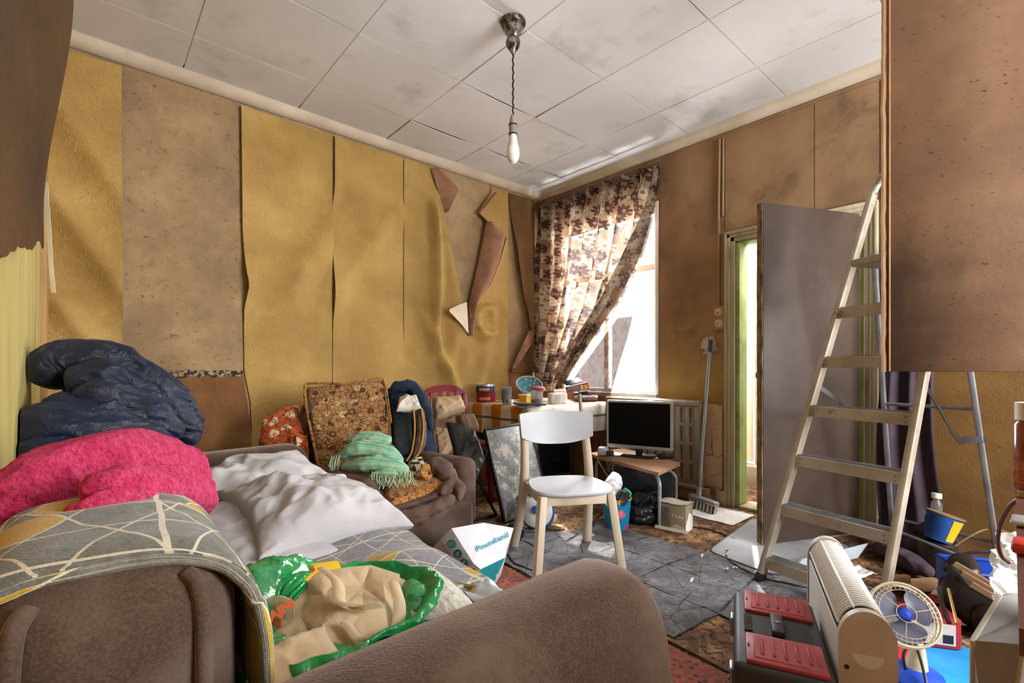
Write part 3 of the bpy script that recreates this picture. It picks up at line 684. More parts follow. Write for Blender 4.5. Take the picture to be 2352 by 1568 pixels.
for x, y in ((.0, .55), (.75, .55), (0, 2.65), (.75, 2.65)):
    m = MB(); m.lathe([(.022, 0), (.03, .05), (.03, .07)], 12, TRS((x, y, 0))); m.build('foot', 'black_plastic', sf, True, 40, True)

# throw over the sofa back
prof = spline([(-.135, 0, .60), (-.125, 0, .72), (-.085, 0, .790), (.0, 0, .802), (.10, 0, .798), (.158, 0, .755), (.183, 0, .66), (.192, 0, .53), (.24, 0, .478), (.34, 0, .474)], 60)
def fnth(u, v):
    p = prof[min(60, int(round(u * 60)))]; s = smooth(.02, .2, u)
    y = lerp(.752 + .015 * math.sin(u * 7), 1.10, v); e = gauss(v, 0, .05)
    lift = .010 * abs(N((u * 4, v * 5, 0), 1, 7)) + .010 * math.sin(v * 9 + u * 3) * smooth(.55, .9, u)
    drop = e * .014
    nx, nz = (-1, .2) if u < .2 else ((.15, 1) if u < .55 else (1, .35))
    return (p.x + nx * lift, y, p.z + nz * lift * .8 - drop * (1 if u < .62 else .2))
th = thing('throw_blanket', 'grey throw with cream lines and mustard triangles over the sofa back', 'blanket', (.05, 1.0, .8))
m = MB(); m.sheet(lambda a, b: fnth(b, a), 44, 60, None, None, False, .008); m.build('blanket_sheet', 'grey_throw', th, True, 60, True)
m = MB(); hem = [Vector(fnth(i / 50, 0)) + Vector((0, .004, -.002)) for i in range(51)]; m.tube(hem, .0095, 10); m.build('rolled_hem', 'grey_throw', th, True, 60, True)
# throw on the seat
def fns(u, v):
    x = lerp(.24, .93, u); y = lerp(1.02, 2.42, v)
    z = .466 + .016 * abs(N((x * 3, y * 3, 0), 1, 5)) + .03 * gauss(x, .70, .15) * gauss(y, 1.52, .18) + .045 * gauss(x, .66, .14) * gauss(y, 1.22, .10)
    if x > .79: d = x - .79; z = z - d * 1.6; x = .805 + .05 * math.sqrt(d) + .012 * math.sin(y * 14)
    return (x, y, z)
m = MB(); m.sheet(fns, 60, 70, None, None, False, .006)
tag(m.build('throw_blanket', 'grey_throw_seat', None, True, 60), 'grey throw with pale triangle lines spread on the sofa seat', 'blanket')

# pink blanket folded on the sofa back
pk = thing('folded_blanket', 'bright pink fleece blanket in a folded heap on the sofa', 'blanket', (.05, 1.35, .75))
def fold(root, name, mat, pts, rad, seed, amp, f, **kw):
    m = MB(); softtube(m, pts, rad, seed, amp, f, **kw); return m.build(name, mat, root, True, 75, True)
fold(pk, 'outer_fold', 'pink_chenille', [att(-22, 1262, .80), att(48, 1160, .84), att(150, 1092, .92), att(290, 1058, 1.03), att(400, 1080, 1.15), att(462, 1130, 1.22)], [.045, .056, .062, .064, .06, .045], 1, .012, 16, n=48, m=90, an=.5, xmin=-.14)
fold(pk, 'inner_fold', 'pink_chenille', [att(185, 1152, .79), att(275, 1112, .83), att(375, 1126, .92), att(466, 1142, 1.06)], [.026, .032, .036, .034], 3, .010, 18, n=36, m=60, an=.5)
fold(pk, 'inner_fold', 'pink_chenille', [att(310, 1088, .92), att(395, 1103, .99), att(456, 1140, 1.08), att(448, 1182, 1.12)], [.022, .03, .036, .026], 6, .010, 18, n=36, m=60, an=.5)
fold(pk, 'inner_fold', 'pink_chenille', [att(140, 1192, .75), att(260, 1166, .79), att(360, 1170, .88), att(440, 1190, 1.04)], [.020, .025, .030, .028], 5, .010, 18, n=36, m=60, an=.5)
fold(pk, 'lower_fold', 'pink_chenille', [att(345, 1180, 1.0), att(400, 1200, 1.13), att(430, 1228, 1.19), att(442, 1252, 1.2)], [.03, .036, .03, .014], 8, .008, 12, n=28, m=40)
# navy duvet
nv = thing('duvet', 'navy blue satin duvet bundled high at the far end of the sofa', 'duvet', (.1, 2.1, .5))
def dfold(nm, pts, rd, sd, amp=.020, f=15): fold(nv, nm, 'navy_satin', pts, rd, sd, amp, f, n=64, m=110, an=.55, xmin=-.145, cr=.35)
dfold('outer_fold', [att(105, 890, 1.60), att(140, 835, 1.64), att(240, 832, 1.70), att(350, 890, 1.78), att(425, 970, 1.84), att(425, 1030, 1.86)], [.065, .07, .072, .070, .058, .04], 2)
dfold('under_fold', [att(150, 885, 1.58), att(235, 872, 1.63), att(325, 915, 1.70), att(400, 985, 1.80)], [.055, .06, .06, .045], 4)
dfold('inner_fold', [att(165, 925, 1.54), att(255, 918, 1.57), att(345, 952, 1.65), att(412, 1000, 1.75)], [.045, .052, .052, .04], 14)
dfold('inner_fold', [att(110, 945, 1.52), att(200, 952, 1.53), att(300, 972, 1.60), att(390, 1015, 1.72)], [.06, .058, .055, .045], 16)
dfold('lower_fold', [att(40, 1035, 1.44), att(115, 985, 1.46), att(220, 992, 1.50), att(320, 1010, 1.58), att(400, 1035, 1.70)], [.07, .082, .075, .065, .04], 6)
dfold('lower_fold', [att(35, 1110, 1.42), att(150, 1060, 1.46), att(300, 1055, 1.58)], [.10, .11, .08], 9)
dfold('core', [att(150, 900, 1.70), att(230, 890, 1.75), att(340, 950, 1.80)], [.10, .12, .10], 19)
dfold('core', [att(120, 1020, 1.56), att(240, 1020, 1.62), att(360, 1050, 1.74)], [.10, .12, .09], 20)

# pillows
def pillow(c, xa, ya, L, Wd, T, seed, label):
    t = thing('pillow', label, 'pillow', c, 0, 'white pillows on the sofa')
    m = MB(); pillowmesh(m, frame(c, xa, ya), L, Wd, T, seed, .042, 5.5, 80); m.build('pillowcase', 'white_pillowcase', t, True, 75, True)
    return t
p = pillow((.60, 1.76, .535), (.96, .02, .0), (.02, .92, .12), .50, .58, .17, 3, 'crumpled white pillow lying in front on the sofa seat')
fold(p, 'rumpled_case', 'white_pillowcase', [att(640, 1215, 1.62), att(700, 1205, 1.6), att(735, 1235, 1.57)], [.02, .04, .025], 5, .015, 18, n=24, m=30)
fold(p, 'rumpled_case', 'white_pillowcase', [att(640, 1150, 1.68), att(690, 1140, 1.66), att(760, 1165, 1.64), att(800, 1200, 1.62)], [.015, .032, .03, .012], 7, .015, 18, n=24, m=34)
pillow((.50, 2.22, .56), (.93, .05, .10), (-.1, .9, .16), .60, .46, .17, 8, 'white pillow leaning behind the front one by the sofa arm')
m = MB(); pillowmesh(m, frame((.36, 1.72, .50), (.9, .1, .05), (-.1, .9, .12)), .40, .62, .09, 12, .015, 8, 40)
tag(m.build('bed_sheet', 'white_pillowcase', None, True, 75), 'white sheet bunched below the pink blanket', 'sheet')

# ---------------------------------------------------------------- bags and boxes on the near seat
gb = thing('plastic_bag', 'open bright green plastic carrier bag on the sofa seat', 'bag', (.42, .96, .45))
cx_, cy_ = .335, .985
def gbf(u, v):
    a = u * 2 * math.pi; r0 = .185 * (1 + .10 * math.cos(2 * a + .5)); flare = smooth(.55, 1, v)
    r = r0 * (.90 + .17 * math.sin(min(1, v * 1.25) * math.pi / 2)) + .03 * flare * (1 + .6 * N((math.cos(a) * 1.5, math.sin(a) * 1.5, 1), 1, 3))
    z = .472 + .105 * v + .02 * N((math.cos(a) * 2, math.sin(a) * 2, 0), 1, 6) * v - .03 * smooth(.8, 1, v) * (1 + N((math.cos(a) * 3, math.sin(a) * 3, 2), 1, 9))
    p = Vector((cx_ + r * math.cos(a) * 1.05, cy_ + r * math.sin(a) * .95, z))
    return p + Vector((math.cos(a), math.sin(a), .3)) * (wrk((p.x, p.y, p.z * .35), 10, 4) * .016 + crump((p.x, p.y, p.z * .5), 9, 6) * .022)
m = MB(); m.sheet(gbf, 180, 44, None, None, False, .0015); m.build('bag_body', 'green_plastic', gb, True, 75, True)
fold(gb, 'bag_rim', 'green_plastic', [att(600, 1452, .86), att(640, 1500, .83), att(720, 1500, .84), att(780, 1525, .85), att(850, 1560, .86)], [.012, .028, .026, .035, .014], 3, .014, 16, n=24, m=50, squash=.6)
fold(gb, 'bag_rim', 'green_plastic', [att(940, 1330, 1.10), att(958, 1390, 1.06), att(962, 1440, 1.02), att(930, 1490, .97)], [.014, .03, .034, .016], 5, .014, 16, n=24, m=50)
fold(gb, 'bag_rim', 'green_plastic', [att(720, 1290, 1.12), att(640, 1310, 1.06), att(590, 1350, 1.0), att(572, 1420, .94), att(600, 1470, .88)], [.012, .03, .04, .04, .02], 8, .016, 14, n=28, m=60)
GP_ = dict(a=(546, 1350, 1.05), b=(578, 1320, 1.09), c=(640, 1300, 1.12), d=(728, 1286, 1.15), e=(738, 1300, 1.12), f=(690, 1312, 1.07), g=(650, 1342, 1.02), h=(636, 1388, .97), i=(622, 1432, .925), j=(612, 1472, .89), k=(590, 1452, .91), l=(572, 1412, .95), m=(600, 1338, 1.03), n=(604, 1392, .965), o=(556, 1385, .99), p=(625, 1352, 1.0))
m = MB(); crumpled(m, GP_, ('cm', 'mn', 'nk', 'fp', 'ph', 'bm', 'pn'), 7, .010, 14, 8); m.build('bag_side', 'green_plastic', gb, True, 40, True)
GQ_ = dict(a=(928, 1335, 1.10), b=(955, 1342, 1.09), c=(975, 1375, 1.05), d=(986, 1430, 1.0), e=(975, 1455, .97), f=(922, 1485, .93), g=(925, 1430, .975), h=(915, 1385, 1.03), i=(950, 1390, 1.03), j=(955, 1440, .975))
m = MB(); crumpled(m, GQ_, ('bi', 'ij', 'je', 'hi', 'gj'), 7, .008, 16, 3); m.build('bag_side', 'green_plastic', gb, True, 40, True)
cb = thing('canvas_bag', 'crumpled beige canvas bag stuffed into the green carrier bag', 'bag', (.42, .95, .52))
CP = dict(a=(606, 1456, .92), b=(626, 1420, .96), c=(648, 1352, 1.04), d=(700, 1324, 1.08), e=(738, 1312, 1.09), f=(800, 1302, 1.11), g=(852, 1297, 1.13), h=(918, 1318, 1.12), i=(916, 1392, 1.03), j=(930, 1442, .99), k=(912, 1495, .94), l=(855, 1522, .89), m=(790, 1506, .87), n=(735, 1488, .865), o=(655, 1484, .88),
          p=(742, 1366, .99), q=(783, 1396, .93), r=(835, 1400, .945), s=(886, 1386, .98), t=(795, 1455, .90), u=(842, 1474, .90), v=(893, 1445, .935), w=(690, 1415, .945), x=(832, 1348, 1.07), y=(770, 1340, 1.05), z=(705, 1365, 1.03), A=(880, 1340, 1.07), B=(740, 1435, .90))
m = MB(); crumpled(m, CP, ('ep', 'pq', 'qr', 'rs', 'si', 'qt', 'tu', 'uv', 'vs', 'gx', 'xr', 'pw', 'wa', 'qB', 'Bn', 'ul', 'hA', 'As'), 8, .0022, 12, 5)
m.build('bag_body', 'beige_canvas', cb, True, 24, True)
for i, (pts, w_) in enumerate((([att(742, 1315, .98), att(775, 1345, .96), att(782, 1392, .93), att(818, 1402, .92), att(868, 1395, .93)], .004), ([att(795, 1440, .90), att(830, 1478, .88), att(870, 1480, .89), att(905, 1500, .90)], .006), ([att(905, 1345, 1.0), att(918, 1400, .97), att(905, 1480, .92)], .004))):
    path = spline(pts, 24); m = MB(); m.sheet(lambda u, v: path[int(round(u * 24))] + Vector((-.02 * (v - .5), .01 * (v - .5), .004 + .008 * math.sin(v * 3.14) + .01 * (v - .5))), 24, 4, None, None, False, .002); m.build('strap', 'beige_canvas', cb, True, 75, True)
m = MB(); pillowmesh(m, frame(att(675, 1545, .80), (1, .1, 0), (0, 1, .3)), .16, .12, .05, 33, .012, 12, 30); tag(m.build('canvas_pouch', 'beige_canvas', None, True, 75), 'small beige canvas bundle at the front of the green bag', 'bag')
m = MB(); m.rbox((0, 0, 0), (.10, .06, .02), .004, 2, frame(att(732, 1318, 1.10), (.93, -.1, -.1), (.25, .85, .25))); o = tag(m.build('food_packet', 'yellow_packet'), 'yellow printed packet poking out of the green bag', 'packet')
m = MB(); m.lathe([(0, .0105), (.011, .0105), (.011, .0115), (0, .0115)], 16, frame(att(732, 1318, 1.10), (.93, -.1, -.1), (.25, .85, .25)) @ TRS((-.02, .005, 0))); m.build('printed_spot', 'red_print', o)
m = MB(); m.rbox((0, 0, 0), (.06, .05, .012), .003, 2, frame(att(672, 1308, 1.07), (.9, .2, .1), (0, .6, .8))); tag(m.build('paper_tag', 'white_card'), 'folded white paper tag at the back of the green bag', 'paper')
m = MB(); m.sheet(lambda u, v: att(lerp(612, 675, u), lerp(1440, 1375, v) + 10 * u, .945) + Vector((0, 0, .01 * math.sin(u * 3))), 8, 8, None, None, False, .002); o = tag(m.build('printed_carrier', 'beige_canvas'), 'cream carrier bag with orange lettering inside the green bag', 'bag')
vs, fs = textmesh('AJNI', .024, .001); m = MB(); m.add([(Vector((v.x, v.y, v.z)))for v in vs], fs, None, frame(att(648, 1400, .925), (.8, -.1, .35), (-.25, .5, .85))); m.build('lettering', 'orange_print', o, False)
m = MB(); m.sheet(lambda u, v: att(lerp(618, 645, u), lerp(1445, 1420, v), .925), 3, 3, None, None, False, .001); m.build('printed_panel', 'orange_print', o, False)
# bubble mailer, gold tin, clear film
m = MB(); pillowmesh(m, frame(att(972, 1352, 1.15), (.95, -.12, -.22), (.18, .96, .03)), .17, .30, .03, 17, .006, 26, 40, .02); tag(m.build('padded_envelope', 'bubble_mailer', None, True, 75), 'off-white padded envelope leaning between green bag and tin', 'envelope')
A, B, C_ = att(1005, 1432, 1.06), att(1092, 1362, 1.24), att(1010, 1322, 1.32)
tn = thing('biscuit_tin', 'open rectangular gold tin beside the padded envelope', 'tin', A)
ex = (B - A); ey = (C_ - B); ex.z = ey.z = 0; Lx, Ly = ex.length, .22; ex.normalize(); ez = Vector((0, 0, 1)); ey = ez.cross(ex); z0 = .45; hz = A.z - z0
for nm, c, sx, sy, sz in (('tin_side', A + ex * Lx / 2, Lx, .003, hz), ('tin_side', A + ex * Lx / 2 + ey * Ly, Lx, .003, hz), ('tin_side', A + ey * Ly / 2, .003, Ly, hz), ('tin_side', B * 1 + ey * Ly / 2 - Vector((0, 0, B.z - A.z)), .003, Ly, hz)):
    m = MB(); m.rbox((0, 0, -hz / 2), (sx, sy, sz), .001, 1, frame(Vector((c.x, c.y, A.z)), ex, ey)); m.build(nm, 'tin_gold', tn, True, 40, True)
m = MB(); m.box((Lx / 2, Ly / 2, -hz + .004), (Lx, Ly, .003), frame(A, ex, ey)); m.build('tin_floor', 'tin_gold', tn, False, 40, True)
m = MB(); cor = [A, A + ex * Lx, A + ex * Lx + ey * Ly, A + ey * Ly, A]; m.tube([Vector((c.x, c.y, A.z)) for c in cor], .004, 6); m.build('rolled_rim', 'tin_gold', tn, True, 40, True)
m = MB(); m.sheet(lambda u, v: A + ex * (Lx * (.15 + .5 * u)) + ey * (.02 + .14 * v) + Vector((0, 0, -.05 + .05 * v + .01 * math.sin(u * 5))), 8, 8, None, None, False, .002); m.build('card_liner', pm('olive_card', '6e6428', '8a7e36', 6), tn, True, 60, True)
m = MB(); m.sheet(lambda u, v: Vector((.70 + .16 * u, .86 + .20 * v, .462 + .03 * abs(N((u * 3, v * 3, 0), 1, 4)) - .10 * max(0, u - .6))), 16, 16, None, None, False, .001)
tag(m.build('clear_film', pm('clear_film', 'c9d0d8', 'e6eaf0', 9, .15, .4, 20, bd=.02, spec=.6, Transmission_Weight=.4, Alpha=.75), None, True, 75), 'crumpled clear plastic film at the sofa edge under the tin', 'film')

# ---------------------------------------------------------------- white printed carrier bag
Q = dict(A=att(1037, 1213, 2.22), M=att(1110, 1200, 2.32), B=att(1180, 1212, 2.33), K=att(1162, 1262, 2.25), C=att(1160, 1280, 2.22), E=att(1104, 1307, 2.10), D=att(1088, 1294, 2.08), F=att(1011, 1241, 2.24), G=att(1064, 1312, 2.13), H=att(1100, 1334, 2.12), J=atz(1128, 1353, .008), P=att(993, 1258, 2.30), S=att(1000, 1277, 2.32), U=att(1036, 1300, 2.26), V=atz(1040, 1335, .008), Wt=atz(1090, 1358, .008), Z=att(1090, 1245, 2.55), Y=atz(1150, 1322, .02))
pb = thing('carrier_bag', 'white carrier bag with teal lettering standing on the floor by the sofa', 'bag', Q['J'])
def facet(name, mat, tris, n=7, push=.004, seed=0):
    m = MB()
    for t in tris:
        a, b, c = (Q[k] for k in t); nr = (b - a).cross(c - a).normalized()
        if nr.dot(Vector((0, 0, EYE)) - a) < 0 and 'Z' not in t and 'Y' not in t: b, c, nr = c, b, -nr
        vs = []; fs = []; idx = {}
        for i in range(n + 1):
            for j in range(n + 1 - i):
                l1, l2 = i / n, j / n; l0 = 1 - l1 - l2; p = a * l0 + b * l1 + c * l2
                w_ = min(1, 27 * l0 * l1 * l2 * 2 + 0); idx[i, j] = len(vs); vs.append(p + nr * push * w_ * wrk(p, 14, seed))
        for i in range(n):
            for j in range(n - i):
                fs.append((idx[i, j], idx[i + 1, j], idx[i, j + 1]))
                if i + j < n - 1: fs.append((idx[i + 1, j], idx[i + 1, j + 1], idx[i, j + 1]))
        m.add(vs, fs)

    return m.build(name, mat, pb, True, 28, True)
facet('front_face', 'white_bag_plastic', ['AMD', 'MKD', 'MBK', 'DKC', 'DCE'], seed=2)
facet('gusset', 'white_bag_plastic', ['AFD', 'FGD', 'DGE', 'GHE'], seed=4)
facet('side_face', 'white_bag_plastic', ['FPU', 'PSU', 'FUG', 'UVG', 'GVW'.replace('W', 'H')] + [('V', 'Wt', 'H'), ('H', 'Wt', 'J')], seed=6)
facet('teal_base', 'teal_print', ['ECJ', 'EJH'], seed=7)
facet('rear_face', 'white_bag_plastic', ['AZM', 'MZB', 'BZY', 'BYK', 'KYC', 'CYJ', 'PZA', 'APF', 'SVZ', 'PSZ', 'ZVY'], seed=9)
def onface(px, py, tri, lift=.0035):
    a, b, c = (Q[k] for k in tri); nr = (b - a).cross(c - a).normalized(); o = Vector((0, 0, EYE))
    if nr.dot(o - a) < 0: nr = -nr
    d = att(px, py, 1.) - o; t = nr.dot(a - o) / nr.dot(d); return o + d * t + nr * lift
FRONT = ['AMD', 'MKD', 'MBK', 'DKC', 'DCE']; SIDE = ['FPU', 'FUG', 'UVG', 'GVH']; GUS = ['AFD', 'FGD', 'DGE', 'GHE']
def topx(p):
    t = p.x * FW[0] + p.y * FW[1]; return (CX + FPX * (p.x * RT[0] + p.y * RT[1]) / t, HY - FPX * (p.z - EYE) / t)
def facet_at(px, py, tris):
    best = None
    for t in tris:
        (x0, y0), (x1, y1), (x2, y2) = (topx(Q[k]) for k in t); dn = (y1 - y2) * (x0 - x2) + (x2 - x1) * (y0 - y2)
        l0 = ((y1 - y2) * (px - x2) + (x2 - x1) * (py - y2)) / dn; l1 = ((y2 - y0) * (px - x2) + (x0 - x2) * (py - y2)) / dn; q = min(l0, l1, 1 - l0 - l1)
        if best is None or q > best[0]: best = (q, t)
    return best[1]
def printed(name, txt, size, c, ax, ay, tri, mat, bold=.0, lift=.0035):
    """lettering laid flat on one facet: c centre, ax/ay reading direction in photograph pixels per unit"""
    vs, fs = textmesh(txt, size, bold, 0); m = MB()
    pts = [(c[0] + v.x * ax[0] + v.y * ay[0], c[1] + v.x * ax[1] + v.y * ay[1]) for v in vs]
    m.add([onface(x, y, facet_at(x, y, tri) if isinstance(tri, list) else tri, lift) for x, y in pts], fs); return m.build(name, mat, pb, False, 30, True)
printed('lettering', 'Poundland', 1, (1130, 1246), (17.8, -8.6), (-6.0, -16.5), FRONT, 'teal_print', .012, .008)
printed('lettering', 'www.poundland.co.uk', 1, (1036, 1290), (3.5, 6.2), (7.5, -4.0), SIDE, 'teal_print', .01, .008)
printed('lettering', 'w', 1, (1138, 1318), (9, -7), (-5, -9), ('E', 'C', 'J'), 'white_card', .02, .008)
for k, (px, py) in enumerate(((1039, 1249), (1054, 1270), (1068, 1292), (1085, 1311))):
    tri = ('A', 'F', 'D') if k < 1 else (('F', 'G', 'D') if k < 3 else ('G', 'H', 'E'))
    def disc(name, r, mat, lift, pts=None):
        m = MB(); q = pts or [(r * math.cos(i / 24 * 6.283), r * math.sin(i / 24 * 6.283)) for i in range(24)]
        m.add([onface(px + x, py + y, tri, lift) for x, y in q], [tuple(range(len(q)))]); return m.build(name, mat, pb, False, 30, True)
    disc('icon_disc', 10, 'teal_print', .007)
    def ringp(pts, wd): 
        n = len(pts); m = MB(); vs = []
        for i in range(n):
            x, y = pts[i]; l = math.hypot(x, y) or 1; vs += [onface(px + x, py + y, tri, .009), onface(px + x * (1 - wd / l), py + y * (1 - wd / l), tri, .009)]
        m.add(vs, [(2 * i, 2 * ((i + 1) % n), 2 * ((i + 1) % n) + 1, 2 * i + 1) for i in range(n)]); m.build('icon_mark', 'white_card', pb, False, 30, True)
    if k == 0:
        ringp([(6.5, 0), (5, -5), (0, -7), (-5, -4), (-6.5, 0), (-5, 5), (0, 7), (5, 4)], 1.2); ringp([(3 * math.cos(i / 12 * 6.283), 3 * math.sin(i / 12 * 6.283)) for i in range(12)], 1.1)
    else:
        printed('icon_mark', {1: 'd', 2: 'f', 3: 'X'}[k], 1, (px, py), (17, 4) if k < 3 else (13, -1), (4, -17) if k < 3 else (2, -10), tri, 'white_card', .02, .009)

pk2 = thing('plastic_packaging', 'black and red plastic packaging on the rug by the white carrier bag', 'packaging', atz(985, 1300, 0))
fold(pk2, 'wrapper', 'black_plastic', [atz(962, 1305, .02), atz(985, 1298, .05), atz(1008, 1300, .03)], [.015, .03, .015], 4, .02, 22, n=20, m=24, floor=.012)
fold(pk2, 'red_strip', 'red_print', [atz(968, 1296, .07), atz(988, 1290, .085), atz(1002, 1293, .07)], [.006, .012, .006], 5, .008, 30, n=14, m=18)
m = MB(); c = atz(1018, 1318, .03); m.sheet(lambda u, v: Vector(((u - .5) * .13, (v - .5) * .17, .012 * math.sin(u * 5 + v * 3))), 10, 10, TRS(c, (.25, -.1, .5)), None, False, -.001); o = tag(m.build('instruction_card', 'white_card', None, True, 60), 'white printed card with black blocks beside the carrier bag', 'card')
for k in range(4):
    m = MB(); m.box((-.03 + .008 * k, .05 - .03 * k, .016), (.06, .018, .001), TRS(c, (.25, -.1, .5))); m.build('printed_block', 'black_plastic', o, False)
# ================================================================ armchair, clothes, table, curtain
def floral(name, ground, ground2, petal, petal2, dark, sc, warp=1.0):
    s = NT(name); v = s.coord('Object')
    wv = s.n('ShaderNodeTexNoise', i_Vector=v, i_Scale=sc * 1.3, i_Detail=3.)
    v2 = s.n('ShaderNodeVectorMath', operation='ADD', i_0=v, i_1=s.n('ShaderNodeVectorMath', operation='SCALE', i_0=wv.outputs[1], i_Scale=.6 * warp / sc).outputs[0]).outputs[0]
    col = s.ramp(s.noise(v, sc * .8, 5), [(.35, ground), (.65, ground2)])
    d = s.voro(v2, sc); cid = s.n('ShaderNodeSeparateColor', i_Color=s.voro(v2, sc, out=1)).outputs
    pet = s.mix(s.math('GREATER_THAN', cid[0], .55), petal, petal2)
    col = s.mix(s.ramp(d, [(.30, 1.), (.36, 0.)]), col, pet)
    col = s.mix(s.ramp(d, [(.10, 1.), (.14, 0.)]), col, ground2)
    col = s.mix(s.ramp(s.voro(v2, sc * 2.1, 'DISTANCE_TO_EDGE'), [(.02, 1.), (.06, 0.)]), col, dark)
    col = s.mix(s.ramp(s.noise(v, sc * 2.5, 6, .7), [(.58, 0.), (.68, .8)]), col, dark)
    return s.done(col, .85, 0, s.bump(s.noise(v, 90, 3), .3, .004), .2, Sheen_Weight=.15)
floral('brown_floral', '8a5c34', 'b48a5a', '5c3a22', 'd0b080', '33200f', 16)
floral('brown_leafy', 'a86f36', 'c48a4a', '4a2c16', '8a5a2c', '2c180a', 30)
floral('orange_floral', 'a8481a', 'c8642a', 'd8c0a0', '7a3a2a', '54200e', 11)
pm('corduroy_brown', '4e3b33', '6b5648', 10, .9, .3, 60)
pm('navy_cloth', '141c2e', '26344e', 6, .85, .3, 40)
pm('teal_black_cloth', '161d20', '26322f', 6, .85, .3, 40)
pm('beige_cloth', 'a38868', 'bfa284', 6, .9, .3, 50)
pm('brown_cloth', '5e4a38', '7d6650', 6, .9, .3, 50)
pm('dark_coat', '1d201c', '373a33', 6, .6, .3, 30)
pm('off_white_cloth', 'c8c0ae', 'e0dacb', 6, .85, .2, 50)
pm('red_lacquer', '6e1420', '8a2430', 6, .3)
pm('black_metal', '121316', '202226', 9, .4, 0, 80, .3)
def towel():
    s = NT('striped_towel'); uv = s.n('ShaderNodeTexCoord').outputs['UV']
    x = s.n('ShaderNodeSeparateXYZ', i_Vector=uv).outputs[1]
    st = s.n('ShaderNodeTexNoise', noise_dimensions='1D', i_Scale=26., i_Detail=2.); s.put(st.inputs['W'], x)
    col = s.ramp(st.outputs[0], [(.36, '2f8c78'), (.44, '86c4a6'), (.5, 'cfc98a'), (.56, '5fae94'), (.64, 'b7dcc2')], 'CONSTANT')
    v = s.coord('Object'); col = s.mix(s.ramp(s.noise(v, 160, 3), [(.45, 0.), (.7, .4)]), col, '3f7a68')
    return s.done(col, .95, 0, s.bump(s.noise(v, 160, 4), .5, .005), .1, Sheen_Weight=.2)
towel()
def check():
    s = NT('checked_cloth'); v = s.coord('Object', (24, 24, 24)); c = s.n('ShaderNodeTexChecker', i_Vector=v, i_Color1='1d2a26', i_Color2='c2b48e', i_Scale=1.); return s.done(c.outputs[0], .9)
check()

def qpad(mb, TL, TR, BR, BL, T, seed=0, amp=.012, f=9, nu=36, px=.3, toward=None, belly=0.):
    """cushion or bundle of cloth between four corner points, T thick"""
    TL, TR, BR, BL = (Vector(p) for p in (TL, TR, BR, BL)); nr = (BR - TL).cross(TR - BL).normalized(); eye = Vector((0, 0, EYE))
    if nr.dot(eye - TL) < 0: nr = -nr
    def face(sg):
        def fn(u, v):
            P = (TL * (1 - u) + TR * u) * v + (BL * (1 - u) + BR * u) * (1 - v); a, b = 2 * u - 1, 2 * v - 1
            e = max(0, 1 - a ** 4) ** px * max(0, 1 - b ** 4) ** px
            return P + nr * (sg * T / 2 * e + belly * e + wrk(P, f, seed) * amp * e ** .5)
        return fn
    a = face(1); b = face(-1)
    if nr.dot((TR - TL).cross(TL - BL)) < 0: a, b = b, a
    mb.sheet(a, nu, nu); k = len(mb.f); mb.sheet(b, nu, nu)
    for i in range(k, k + nu * nu): mb.f[i] = mb.f[i][::-1]
    return mb
def pad(name, mat, parent, TL, TR, BR, BL, T, seed=0, amp=.012, f=9, nu=36, label=None, cat=None, group=None, **kw):
    m = MB(); qpad(m, TL, TR, BR, BL, T, seed, amp, f, nu, **kw); o = m.build(name, mat, parent, True, 70, parent is not None)
    return tag(o, label, cat, group) if cat else o

ac = thing('armchair', 'brown velvet armchair with buttoned front against the ochre wall', 'armchair', (1.24, 2.60, 0), R(10))
m = MB(); m.rbox((0, -.02, .19), (.68, .92, .26), .05, 4); m.build('base', 'brown_velvet', ac, True, 50)
m = MB(); m.rbox((.31, -.10, .34), (.13, .74, .38), .05, 5); m.build('arm', 'corduroy_brown', ac, True, 50)
m = MB(); m.rbox((-.29, -.05, .33), (.12, .70, .36), .05, 5); m.build('arm', 'corduroy_brown', ac, True, 50)
m = MB(); m.rbox((.06, .40, .52), (.48, .14, .72), .06, 5, TRS((0, 0, 0), (R(-6), 0, 0))); m.build('backrest', 'brown_velvet', ac, True, 50)
for x in (-.2, 0, .2):
    m = MB(); m.lathe([(.011, 0), (.009, .006), (0, .008)], 12, TRS((x, -.478, .20), (R(90), 0, 0))); m.build('button', 'corduroy_brown', ac)
m = MB(); rnd = random.Random(3)
for i in range(70):
    x = -.33 + .66 * i / 69; m.tube([(x, -.478, .085), (x + rnd.uniform(-.004, .004), -.486, .045), (x + rnd.uniform(-.006, .006), -.484, .008)], .0035, 5)
m.build('fringe', pm('fringe_tan', '6e4a36', '9c7a60', 20, .9), ac)['kind'] = 'stuff'
for x in (-.28, .28):
    for y in (-.4, .36):
        m = MB(); m.lathe([(.018, 0), (.026, .05), (.026, .08)], 10, TRS((x, y, 0))); m.build('foot', 'black_plastic', ac)
# floral pads of the armchair
bc = thing('back_cushion', 'large brown floral cushion standing against the armchair back', 'cushion', att(810, 1070, 2.9))
pad('cushion_body', 'brown_floral', bc, att(703, 893, 3.06), att(882, 876, 3.20), att(905, 1085, 2.86), att(728, 1090, 2.72), .12, 4, .016, 9, 50, px=.22)
m = MB(); m.tube(spline([att(735, 1085, 2.66), att(706, 950, 2.88), att(700, 892, 3.0), att(715, 880, 3.03), att(800, 880, 3.09), att(868, 868, 3.15), att(884, 880, 3.15), att(898, 970, 2.95)], 60), .008, 8); m.build('piping', 'brown_leafy', bc, True, 60, True)
sp = thing('seat_cushion', 'thin leafy brown seat cushion with a curled corner on the armchair', 'cushion', att(960, 1150, 2.45))
pad('cushion_body', 'brown_leafy', sp, att(850, 1085, 2.62), att(1010, 1062, 2.72), att(1040, 1110, 2.45), att(900, 1165, 2.22), .05, 6, .010, 10, 44, px=.2)
